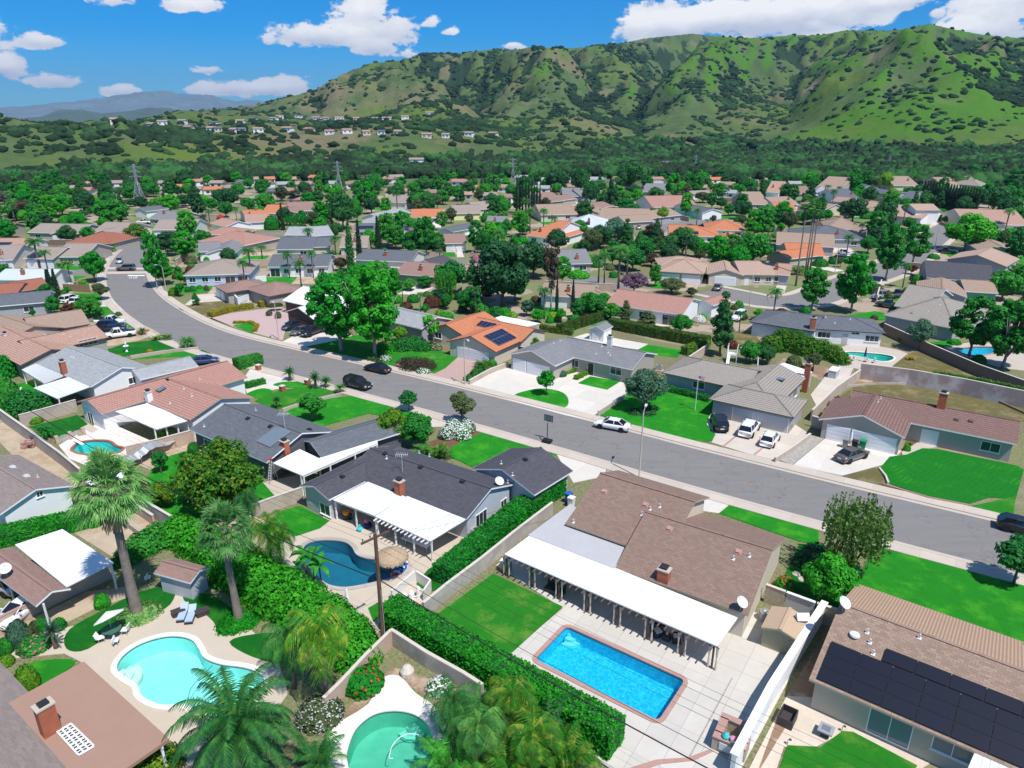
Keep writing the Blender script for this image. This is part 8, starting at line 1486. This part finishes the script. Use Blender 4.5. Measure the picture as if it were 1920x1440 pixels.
def table_set():
 p=G(212,1192,.05);r=thing('garden_table','round green glass garden table under the tilted white umbrella','table',p);MB().tube([p+Vector((0,0,.7)),p+Vector((0,0,.73))],.75,24).build('table_top','glass_table',r)
 for k in range(4):a=k*pi/2+.5;MB().beam(p+Vector((cos(a)*.55,sin(a)*.55,0)),p+Vector((cos(a)*.35,sin(a)*.35,.7)),.04).build('leg','metal_grey',r)
 u=thing('patio_umbrella','tilted white umbrella over the round garden table','umbrella',p+Vector((0,0,.73)));t=p+Vector((0,0,2.0));MB().tube([p+Vector((0,0,.1)),t],.025,8).build('pole','metal_grey',u);ax=Vector((-.42,.25,.87)).normalized();e=ax.cross(Vector((0,0,1))).normalized();f=ax.cross(e);top=t+ax*.38;m=MB();rim=[t+(e*cos(k*pi/4)+f*sin(k*pi/4))*1.25-ax*.12 for k in range(8)]
 m.add([top]+rim,[(0,1+k,1+(k+1)%8)for k in range(8)]);m.build('canopy','canvas',u);
 for k in range(8):MB().beam(t-ax*.05,rim[k]-ax*.02,.02).build('rib','metal_grey',u)
table_set()
def chair(x,y,lab,mat='trim_white',z='f',ang=.5,grp='white garden chairs'):
 p=G(*Z(z,(x,y)),.05);e=Vector((cos(ang),sin(ang),0));s=Vector((-e.y,e.x,0));r=thing('garden_chair',lab,'chair',p,grp);MB().box(p+Vector((0,0,.44)),(.5,.5,.06),e).build('seat',mat,r);MB().beam(p-e*.22+Vector((0,0,.45)),p-e*.36+Vector((0,0,.95)),.48,.05).build('backrest',mat,r)
 for i in(-.2,.2):
  for j in(-.2,.2):MB().box(p+e*i+s*j+Vector((0,0,.21)),(.035,.035,.42),e).build('leg','metal_grey',r)
chair(191,1203,'white garden chair left of the green glass table',ang=.6);chair(218,1208,'white garden chair nearest the aqua pool',ang=1.8);chair(236,1188,'white garden chair right of the green glass table',ang=3.2);chair(278,1090,'white metal chair in the shade beside the garden shed',ang=2)
for x,y,lab in((1650,678,'left'),(1664,680,'right'),(1625,676,'far left')):chair(x-25,y,f"white pool chair, {lab} of three by the closed blue umbrella",ang=1.2,grp='pool chairs of the white house')
def closed_umbrella(x,y,t,mat,lab):p=G(x,y,.05);h=hgt(x,y,t);item('closed_umbrella',lab,'umbrella',[('pole',MB().tube([p,p+Vector((0,0,h))],.03,6),'metal_grey'),('canopy',MB().lathe([(.03,h*.98),(.12,h*.8),(.17,h*.5),(.2,h*.38),(.05,h*.36)],p,10),mat),('base',MB().lathe([(.0,.08),(.25,.08),(.28,0)],p,12),'trim_dark')],p)
closed_umbrella(1620,678,650,'flag_navy','closed navy umbrella beside the kidney-shaped pool');closed_umbrella(652,1135,1100,'trim_white','closed white umbrella beside the dark pool');closed_umbrella(1593,838,806,'trim_white','white covered post between the two garage doors')
# patio furniture in the shade of the long cover
def armchair(x,y,ang,lab):
 p=G(x,y,.05);e=Vector((cos(ang),sin(ang),0));s=Vector((-e.y,e.x,0));r=thing('wicker_armchair',lab,'armchair',p,'wicker armchairs under the long cover');MB().box(p+Vector((0,0,.2)),(.8,.8,.38),e).build('base','wicker',r);MB().box(p+Vector((0,0,.44)),(.66,.6,.12),e).build('cushion','canvas',r);MB().box(p-e*.38+Vector((0,0,.6)),(.14,.85,.5),e).build('backrest','wicker',r)
 for j in(-.4,.4):MB().box(p+s*j+Vector((0,0,.45)),(.8,.12,.22),e).build('armrest','wicker',r)
armchair(1232,1190,-1.2,'wicker armchair left of the low planter table');armchair(1270,1202,3.0,'wicker armchair right of the low planter table');armchair(1245,1168,-1.0,'wicker armchair at the back of the group');armchair(1262,1155,-2,'wicker armchair deepest in the shade')
p=G(1250,1198,.05);item('coffee_table','low wicker table with a small plant between the armchairs','table',[('table_body',MB().box(p+Vector((0,0,.22)),(.6,.6,.44),(.85,-.53,0)),'wicker'),('plant_pot',MB().lathe([(.0,.62),(.11,.62),(.08,.45)],p,10),'canvas')],p)
p=G(1040,1110,.05);item('patio_sofa','dark sofa in the shade under the left part of the long cover','sofa',[('sofa_base',MB().box(p+Vector((0,0,.2)),(1.8,.8,.4),(.85,-.53,0)),'wicker'),('sofa_back',MB().box(p+Vector((.2,.33,.6)),(1.8,.16,.5),(.85,-.53,0)),'wicker')],p)
p=G(949,1068,.05);item('storage_box','light grey cabinet under the left end of the long cover','cabinet',[('cabinet_body',MB().box(p+Vector((0,0,.5)),(.9,.7,1.0),(.85,-.53,0)),'metal_grey'),('cabinet_lid',MB().box(p+Vector((0,0,1.04)),(.98,.78,.08),(.85,-.53,0)),'trim_white')],p)
def bbq():
 a,b,c=G(1333,1403,.05),G(1395,1430,.05),G(1355,1352,.05);ex=(b-a).normalized();ey=Vector((-ex.y,ex.x,0));r=thing('brick_barbecue_counter','brick and stone barbecue counter with things on top beside the white wall','barbecue',a);w,d,h_=(b-a).length,2.3,1.05;m=MB();k=MB()
 for(u0,v0,u1,v1)in((0,0,w,.55),(0,.55,.55,d-.4),(0,d-.4,w,d),(w-.4,.55,w,d-.4)):q=a+ex*((u0+u1)/2)+ey*((v0+v1)/2);m.box(q+Vector((0,0,h_/2)),(u1-u0,v1-v0,h_),ex);k.box(q+Vector((0,0,h_+.04)),(u1-u0+.004,v1-v0+.1,.08),ex)
 m.build('counter_base','stone',r);k.build('counter_top','brick_edge',r);MB().box(a+ex*.9-ey*.03+Vector((0,0,.55)),(.8,.05,.6),ex).build('grill_door','metal_light',r);c0=a+ex*1.0+ey*.25+Vector((0,0,h_+.08))
 item('kitchen_pot','white pot with a pink lid on the barbecue counter','pot',[('pot_body',MB().lathe([(.0,0),(.2,0),(.22,.25),(.0,.27)],c0+ex*.3,14),'trim_white'),('pot_lid',MB().lathe([(.22,.27),(.1,.32),(.0,.33)],c0+ex*.3,12),'pinkp')],tuple(c0))
 item('teal_bag','teal bag heaped on the barbecue counter','bag',[('bag',MB().lathe([(.0,0),(.22,.02),(.26,.15),(.12,.34),(.05,.38),(.0,.38)],c0-ex*.2+ey*.05,12),'teal')],tuple(c0))
 item('folding_frame','white folding metal frame leaning on the barbecue counter','frame',[('frame',MB().beam(a+ex*1.3-ey*.5,a+ex*1.35-ey*.1+Vector((0,0,.8)),.04).beam(a+ex*1.7-ey*.5,a+ex*1.65-ey*.1+Vector((0,0,.8)),.04).beam(a+ex*1.3-ey*.45+Vector((0,0,.1)),a+ex*1.7-ey*.45+Vector((0,0,.1)),.04).beam(a+ex*1.33-ey*.1+Vector((0,0,.75)),a+ex*1.67-ey*.1+Vector((0,0,.75)),.04),'trim_white')],tuple(a))
bbq()
def firepit():
 p=G(1475,1352,.05);e=Vector((.8,-.6,0));w,d,h_=1.0,1.35,.75;m=MB()
 for(x,y,sx,sy)in((0,-d/2,w,.06),(0,d/2,w,.06),(-w/2,0,.06,d),(w/2,0,.06,d)):q=p+e*x+Vector((.6,.8,0))*y;m.box(q+Vector((0,0,h_/2)),(sx,sy,h_),e)
 item('square_planter_box','dark open-topped rectangular planter beside the white wall','planter',[('planter_wall',m,'wicker'),('planter_floor',MB().box(p+Vector((0,0,.2)),(w-.08,d-.08,.1),e),'wicker')],p)
 p=G(1547,1378,.05);item('fire_table','square grey fire table with a glass top on the pavers','table',[('table_base',MB().box(p+Vector((0,0,.25)),(.55,.55,.5),e),'wicker'),('table_top',MB().box(p+Vector((0,0,.55)),(.95,.95,.1),e),'steel'),('burner_glass',MB().box(p+Vector((0,0,.61)),(.55,.5,.03),e),'pane_blue')],p)
 for x,y,lab in((1578,1372,'small path light at the tip of the lawn'),(1476,1397,'small path light at the left corner of the lawn')):p=G(x,y,.05);item('path_light',lab,'garden light',[('stake',MB().tube([p,p+Vector((0,0,.5)),p+Vector((.12,0,.52))],.02,6),'trim_dark'),('lamp_cap',MB().lathe([(.0,.54),(.1,.5),(.1,.47)],p+Vector((.14,0,0)),10),'trim_dark')],p,'path lights')
firepit()
# pool details
def hose(pts,lab,mat,z='1',r_=.025,zz=-.085):P=[G(*Z(z,p),zz)for p in pts];S=spline([(p.x,p.y)for p in P],6,False);tag(MB().tube([(p.x,p.y,zz)for p in S],r_,6).build('pool_hose',mat,None,loc=(S[0].x,S[0].y,0)),lab,'pool hose')
hose([(1195,862),(1150,910),(1090,970),(1062,1030),(1075,1085),(1110,1105),(1145,1115)],'curved blue cleaning hose floating in the aqua pool','blue_plastic');hose([(470,1275),(420,1250),(350,1255),(290,1310),(270,1380),(290,1385)],'pale cleaning hose floating in the half-hidden green pool','trim_white','2')
def steps(z,c,rad,a0,a1,n,mat,root=None):
 P=G(*Z(z,c),-.3);m=MB()
 for k in range(n):R_=rad*(1-k/n);m.prism([(P.x,P.y)]+[(P.x+R_*cos(a0+(a1-a0)*t/10),P.y+R_*sin(a0+(a1-a0)*t/10))for t in range(11)],-1.4,-1.1+.27*k)
 o=m.build('pool_steps',mat);return o
for o_,nm in((steps('1',(655,892),1.7,-1.35,1.2,3,'deck_white'),'pale aqua'),(steps('2',(1285,655),1.2,-2.2,.2,3,'basin_aqua'),'bright blue'),(steps('2',(400,1160),1.1,-2.6,.6,2,'basin_aqua'),'half-hidden')):
 for r in bpy.data.objects:
  if r.name.startswith('swimming_pool')and nm in r.get('label',''):
   o_.parent=r;o_.location=[-c for c in r.location]
def board():
 a,b=G(142,825,.5),G(156,833,.5);item('diving_board','white diving board at the turquoise pool','diving board',[('board',MB().beam(a,b,.5,.06),'trim_white'),('stand',MB().box((a.x,a.y,.25),(.4,.4,.48)),'trim_white')],(a.x,a.y,0))
board()
# service yard, canopy, ladder, play set and other small things
def yard():
 a,b,c,d=G(735,1128,0),G(780,1090,0),G(808,1108,0),G(795,1128,0);r=thing('service_enclosure','white block enclosure with pool pumps beside the hedge end','enclosure',a);MB().beam(a+Vector((0,0,.6)),b+Vector((0,0,.6)),.15,1.2).beam(b+Vector((0,0,.6)),c+Vector((0,0,.6)),.15,1.2).beam(c+Vector((0,0,.6)),d+Vector((0,0,.6)),.15,1.2).build('wall_panel','stucco_offwhite',r);MB().prism([(a.x,a.y),(b.x,b.y),(c.x,c.y),(d.x,d.y),(G(765,1150,0).x,G(765,1150,0).y)],0,.06).build('floor_slab','concrete',r)
 for i,(x,y,rr_,hh)in enumerate(((758,1130,.3,.9),(772,1122,.25,.8),(748,1138,.28,.6),(785,1118,.2,1.0))):p=G(x,y,.06);item('pool_pump_tank',f"{['large white', 'second white', 'low white', 'slim white'][i]} pump tank in the block enclosure",'pump tank',[('tank',MB().lathe([(.0,0),(rr_,0),(rr_,hh*.75),(rr_*.6,hh),(0,hh)],p,14),'trim_white'),('valve_pipe',MB().tube([p+Vector((rr_,0,.2)),p+Vector((rr_+.35,.1,.2)),p+Vector((rr_+.35,.1,.7))],.04,6),'trim_white')],p,'pool pump tanks')
 p=G(775,1105,1.25);
yard()
def canopy():
 a,b=G(235,880,0),G(322,838,0);r=thing('torn_shade_canopy','long torn grey canopy sagging beside the pinkish wall','canopy',a);m=MB();n=14;d=(b-a).normalized();s=Vector((-d.y,d.x,0));V=[]
 for k in range(n+1):t=k/n;p=a.lerp(b,t);z=1.5-.25*sin(t*9)-.2*abs(sin(t*23));V+=[p-s*.9+Vector((0,0,z-.2)),p+Vector((0,0,z+.25)),p+s*.9+Vector((0,0,z))]
 m.add(V,[(3*k+j,3*k+j+1,3*k+j+4,3*k+j+3)for k in range(n)for j in range(2)]);m.build('canopy_sheet','metal_grey',r)
 for k in range(5):p=a.lerp(b,k/4);MB().beam(p-s*.8,p-s*.8+Vector((0,0,1.3)),.06).build('post','wood',r)
 c=G(170,905,0);item('white_canopy','white sheet canopies behind the tall palm crown','canopy',[('canopy_sheet',MB().add([G(*q,1.9)for q in((148,895),(168,882),(196,905),(178,915))],[(0,1,2,3)]).add([G(*q,1.8)for q in((200,882),(212,870),(240,890),(228,902))],[(0,1,2,3)]),'flat_white'),('post',MB().beam(c,c+Vector((0,0,1.85)),.06),'metal_grey')],c)
canopy()
def ladder():
 a=G(505,908,0);b=G(517,865,2.7);s=Vector((.85,-.5,0))*.22;r=thing('step_ladder','aluminium step ladder with red top leaning at the flat white roof','ladder',a);m=MB();t=a+Vector((.3,.6,2.9))
 for sg in(-1,1):m.beam(a+s*sg,t+s*sg*.6,.05);m.beam(a+s*sg+Vector((.5,1.2,0)),t+s*sg*.6,.04)
 m.build('rails','metal_light',r);m=MB()
 for k in range(1,9):p=a.lerp(t,k/9);m.beam(p-s,p+s,.06,.03)
 m.build('rungs','metal_light',r);MB().box(t+Vector((0,0,.05)),(.45,.3,.08),s).build('top_cap','red',r)
ladder()
def playset():
 a=G(1362,678,0);r=thing('play_set','white wooden play set with swings behind the hip-roofed house','play set',a);e=Vector((.93,-.36,0));s=Vector((.36,.93,0));m=MB()
 for i in(0,1.6):
  for j in(0,1.5):m.beam(a+e*i+s*j,a+e*i+s*j+Vector((0,0,2.9)),.12)
 m.build('tower_post','trim_white',r);m=MB();c=a+e*.8+s*.75
 m.box(c+Vector((0,0,1.3)),(1.7,1.6,.1),e);m.build('deck','trim_white',r);m=MB()
 for k in range(9):t=k/8;m.beam(a+e*1.6*t+Vector((0,0,1.35)),a+e*1.6*t+Vector((0,0,2.1)),.05);m.beam(a+s*1.5*t+Vector((0,0,1.35)),a+s*1.5*t+Vector((0,0,2.1)),.05)
 m.beam(a+Vector((0,0,2.1)),a+e*1.6+Vector((0,0,2.1)),.08);m.build('railing','trim_white',r);b=a+e*1.8+s*.75;f=a+e*5.0+s*.75;m=MB();m.beam(b+Vector((0,0,2.5)),f+Vector((0,0,2.5)),.16)
 for sg in(-1,1):m.beam(f+s*sg*.9+e*.2,f+Vector((0,0,2.5)),.14)
 m.build('swing_frame','trim_white',r)
 for k,mt in((.35,'wood'),(.7,'teal')):p=b.lerp(f,k);o=MB().box(p+Vector((0,0,.5)),(.45,.25,.05),e).build('swing_seat',mt,r);MB().beam(p+Vector((-.2,0,.5)),p+Vector((-.2,0,2.5)),.02).beam(p+Vector((.2,0,.5)),p+Vector((.2,0,2.5)),.02).build('chain','metal_grey',o)
 MB().beam(a-s*.1+e*.3+Vector((0,0,1.3)),a-s*1.6+e*.3+Vector((0,0,.2)),.5,.05).build('slide','trim_white',r)
playset()
def small(z,x,y,kind,lab,cat,parts):p=G(*Z(z,(x,y)),.05);item(kind,lab,cat,parts(p),p)
small('C',440,730,'barbecue_grill','round grill with an orange cover under the left patio cover','grill',lambda p:[('grill_body',MB().lathe([(.0,.5),(.3,.55),(.38,.8),(.3,1.0),(0,1.05)],p,14),'orange_p'),('grill_cart',MB().box(p+Vector((.1,0,.25)),(.9,.5,.5)),'trim_dark'),('wheel',MB().tube([p+Vector((.3,-.3,.18)),p+Vector((.3,-.24,.18))],.18,12),'tyre')])
small('C',540,820,'ride_on_toy','turquoise ride-on toy in front of the patio post','toy',lambda p:[('toy_body',MB().lathe([(.0,0),(.3,.05),(.34,.3),(.15,.45),(.1,.7),(0,.72)],p,10),'teal'),('toy_wheel',MB().tube([p+Vector((.25,-.2,.12)),p+Vector((.25,-.12,.12))],.12,10),'trim_white')])
small('C',600,790,'toy_pile','heap of dark blue and pink toys beside the patio post','toys',lambda p:[('toy_blue',MB().lathe([(.0,0),(.45,.05),(.4,.4),(0,.5)],p,9),'flag_navy'),('toy_pink',MB().lathe([(.0,.5),(.25,.5),(.2,.85),(0,.9)],p+Vector((-.15,.1,0)),9),'pinkp')])
small('C',960,960,'long_table','long white trestle table under the right patio cover','table',lambda p:[('table_top',MB().box(p+Vector((0,.3,.75)),(3.2,.8,.05),(.85,-.53,0)),'trim_white'),('table_leg',MB().box(p+Vector((-1.1,1,.37)),(.06,.6,.74)).box(p+Vector((1.1,-.4,.37)),(.06,.6,.74)),'metal_grey')])
small('6',840,430,'white_shed_box','low white storage box against the tan wall at right','storage box',lambda p:[('box_body',MB().box(p+Vector((0,-.5,.6)),(2.4,1.2,1.2),(.6,.8,0)),'stucco_bluegrey'),('box_lid',MB().box(p+Vector((0,-.5,1.25)),(2.5,1.3,.1),(.6,.8,0)),'trim_white')])
for i,(x,y,s_)in enumerate(((1727,705,.8),(1738,709,1.2),(1870,703,.9),(1848,710,.8))):p=G(x,y,0);o=MB().lathe([(.0,s_*.8),(s_*.5,s_*.65),(s_*.8,s_*.3),(s_*.7,0)],p,7).build('boulder','stone',None,loc=tuple(p));tag(o,['pale boulder','larger boulder beside the pale one','dark rock heap by the brown wall','white rock beside the dark heap'][i]+' on the dry slope','rock','rocks')
p=G(705,1265*0+1262,0);o=MB().lathe([(.0,.9),(.3,.8),(.55,.45),(.5,0)],G(764,1265,0),9).build('boulder','wall_cap',None,loc=tuple(G(764,1265,0)));tag(o,'white boulder at the edge of the round pool garden','rock','rocks')
def hall(x,y,lab):p=G(x,y,.05);item('brick_pillar',lab,'pillar',[('pillar_shaft',MB().box(p+Vector((0,0,.45)),(.7,.7,.9),(.85,-.53,0)),'brick_red'),('pillar_cap',MB().box(p+Vector((0,0,.94)),(.8,.8,.08),(.85,-.53,0)),'wall_cap')],p,'brick pillars')
hall(577,722,'brick pillar beside the street in the cycad garden');hall(530,734,'brick pillar between the small front lawns');hall(485,694,'brick pillar at the end of the block-shaped hedge')
def topiary():
 for i,(x,y,w,h_)in enumerate(((505,592,1.0,.9),(522,597,1.0,1.3),(514,583,1.6,1.0),(524,582,1.2,.9))):p=G(x,y,0);tree('lump','lf_olive',p+Vector((0,0,.3+(i>1)*.6)),h_,w*1.5,f"clipped topiary block, {['left low', 'right tall', 'top left', 'top right'][i]} one by the lamp post",'topiary blocks on the pink drive')
topiary()
def fountain():p=G(238,660,0);item('bird_fountain','small white bird fountain on the left front lawn','fountain',[('bowl',MB().lathe([(.0,1.1),(.45,1.2),(.5,1.15),(.1,.95)],p,14),'trim_white'),('pedestal',MB().lathe([(.12,1),(.1,.5),(.25,.05),(.3,0)],p,12),'trim_white'),('finial',MB().lathe([(.0,2.0),(.1,1.8),(.14,1.5),(.06,1.2)],p,10),'trim_white')],p)
fountain()
def fence_arch():
 a,b=G(108,832,0),G(170,812,0);r=thing('arched_fence','low white arched metal fence with tan pillars by the turquoise pool','fence',a);
 for t in(0,.4,.8):p=a.lerp(b,t);MB().box(p+Vector((0,0,.55)),(.4,.4,1.1),b-a).build('pillar','block_pink',r)
 m=MB()
 for k in range(1,26):t=k/32;p=a.lerp(b,t);m.beam(p,p+Vector((0,0,.7+.3*abs(sin(t/.4*pi)))),.03)
 m.build('bars','trim_white',r)
fence_arch()
for i,(x,y,lab)in enumerate(((55,838,'stack of red bricks beside the tan garden wall'),(76,845,'leaning yellow boards beside the tan garden wall'))):
 p=G(x,y,0);m=MB()
 if i==0:[m.box(p+Vector((random.uniform(-.7,.7),random.uniform(-.6,.6),.25+.2*(k%4))),(.6,.4,.35),(cos(k),sin(k),0))for k in range(16)]
 else:[m.beam(p+Vector((.12*k,.05*k,0)),p+Vector((.12*k+.4,.05*k+.5,1.2)),.1,.04)for k in range(8)]
 tag(m.build('brick_stack' if i==0 else 'board_stack','brick_edge' if i==0 else 'wood',None,loc=tuple(p)),lab,'stack')
p=G(1505,1160,2.3);
item('grey_equipment_box','pale wedge-shaped box on top of the tan storage shed','box',[('box',MB().add([p+Vector(v)for v in((-.5,-.3,0),(.5,-.3,0),(.5,.4,0),(-.5,.4,0),(-.5,.1,.5),(.5,.1,.5))],[(0,1,5,4),(1,2,5),(2,3,4,5),(3,0,4),(0,3,2,1)]),'metal_light')],tuple(p))
for i,(x,y)in enumerate(((1493,1076),(1504,1086),(1496,1120))):q=G(x,y,.09);tag(MB().lathe([(.0,.06),(.35,.06),(.38,0)],q,14).build('stepping_stone','concrete',None,loc=tuple(q)),f"round stepping stone, {['farthest', 'middle', 'nearest'][i]} of three beside the beige gable",'stepping stone','stepping stones')
# ---------------------------------------------------------------- ground and haze (last: needs the pool openings)
def ground():
 m,nt,b=nodes('ground');pos=geo_pos(nt)
 n1=noise(nt,pos,.045,5,.6);n2=noise(nt,pos,.5,5,.65);n3=noise(nt,pos,4,3)
 a=mixc(nt,ramp(nt,n2,.35,.65),(.3,.24,.17),(.4,.34,.26));a=mixc(nt,ramp(nt,n1,.3,.42),a,(.04,.15,.025));vm=N(nt,'ShaderNodeMapping');vm.inputs['Rotation'].default_value=(0,0,radians(34));L(nt,pos,vm.inputs[0]);vo=N(nt,'ShaderNodeTexVoronoi',distance='CHEBYCHEV');vo.inputs['Scale'].default_value=.085;L(nt,vm.outputs[0],vo.inputs['Vector']);sc=N(nt,'ShaderNodeSeparateColor');L(nt,vo.outputs['Color'],sc.inputs[0]);yn=N(nt,'ShaderNodeSeparateXYZ');L(nt,pos,yn.inputs[0]);far_=ramp(nt,yn.outputs[1],120,135)
 def gate(v,lo,hi):
  q=N(nt,'ShaderNodeMath',operation='MULTIPLY');L(nt,ramp(nt,v,lo,hi),q.inputs[0]);L(nt,far_,q.inputs[1]);return q.outputs[0]
 a=mixc(nt,gate(sc.outputs[0],.5,.52),a,(.03,.2,.022));a=mixc(nt,gate(sc.outputs[1],.72,.74),a,(.46,.4,.33));a=mixc(nt,ramp(nt,noise(nt,pos,.11,4,.6),.52,.6),a,(.05,.1,.03));a=mixc(nt,ramp(nt,n3,.3,.75),sc3((.3,.22,.15),1),a)
 sy=N(nt,'ShaderNodeSeparateXYZ');L(nt,pos,sy.inputs[0]);a=mixc(nt,ramp(nt,sy.outputs[1],380,520),a,(.06,.1,.035))
 L(nt,a,b.inputs['Base Color']);b.inputs['Roughness'].default_value=1;b.inputs['Specular IOR Level'].default_value=.1
 near=[(-120,16),(120,16),(120,150),(-120,150)];o=struct(loops_mesh('ground',near,POOL_HOLES,0,'ground'));far=struct(loops_mesh('ground',[(-12900,-1900),(12900,-1900),(12900,15900),(-12900,15900)],[near],0,'ground'))
 bm=bmesh.new();bm.from_mesh(o.data);bm.from_mesh(far.data);bmesh.ops.remove_doubles(bm,verts=bm.verts,dist=.001)
 for f in bm.faces:
  if f.normal.z<0:f.normal_flip()
 bm.to_mesh(o.data);bm.free();bpy.data.objects.remove(far)
def haze():
 m=bpy.data.materials.new('haze');m.use_nodes=True;nt=m.node_tree;nt.nodes.remove(nt.nodes['Principled BSDF']);v=N(nt,'ShaderNodeVolumePrincipled');v.inputs['Color'].default_value=(.42,.68,1,1);v.inputs['Density'].default_value=HAZE;v.inputs['Anisotropy'].default_value=.2
 L(nt,v.outputs[0],nt.nodes['Material Output'].inputs['Volume']);MT['haze']=m
 o=MB().box((0,7000,396),(26000,18000,816)).build('haze','haze');struct(o,'stuff')
HAZE=5.2e-5
ground();flush_patches()
if HAZE:haze()
SC.cycles.use_denoising=True
# every generic plant gets a label from its nearest landmark
cnt={}
for r,base,cat,grp in GEN:
 tag(r,autolabel(base,Vector(r.location),cat,grp),cat,grp)
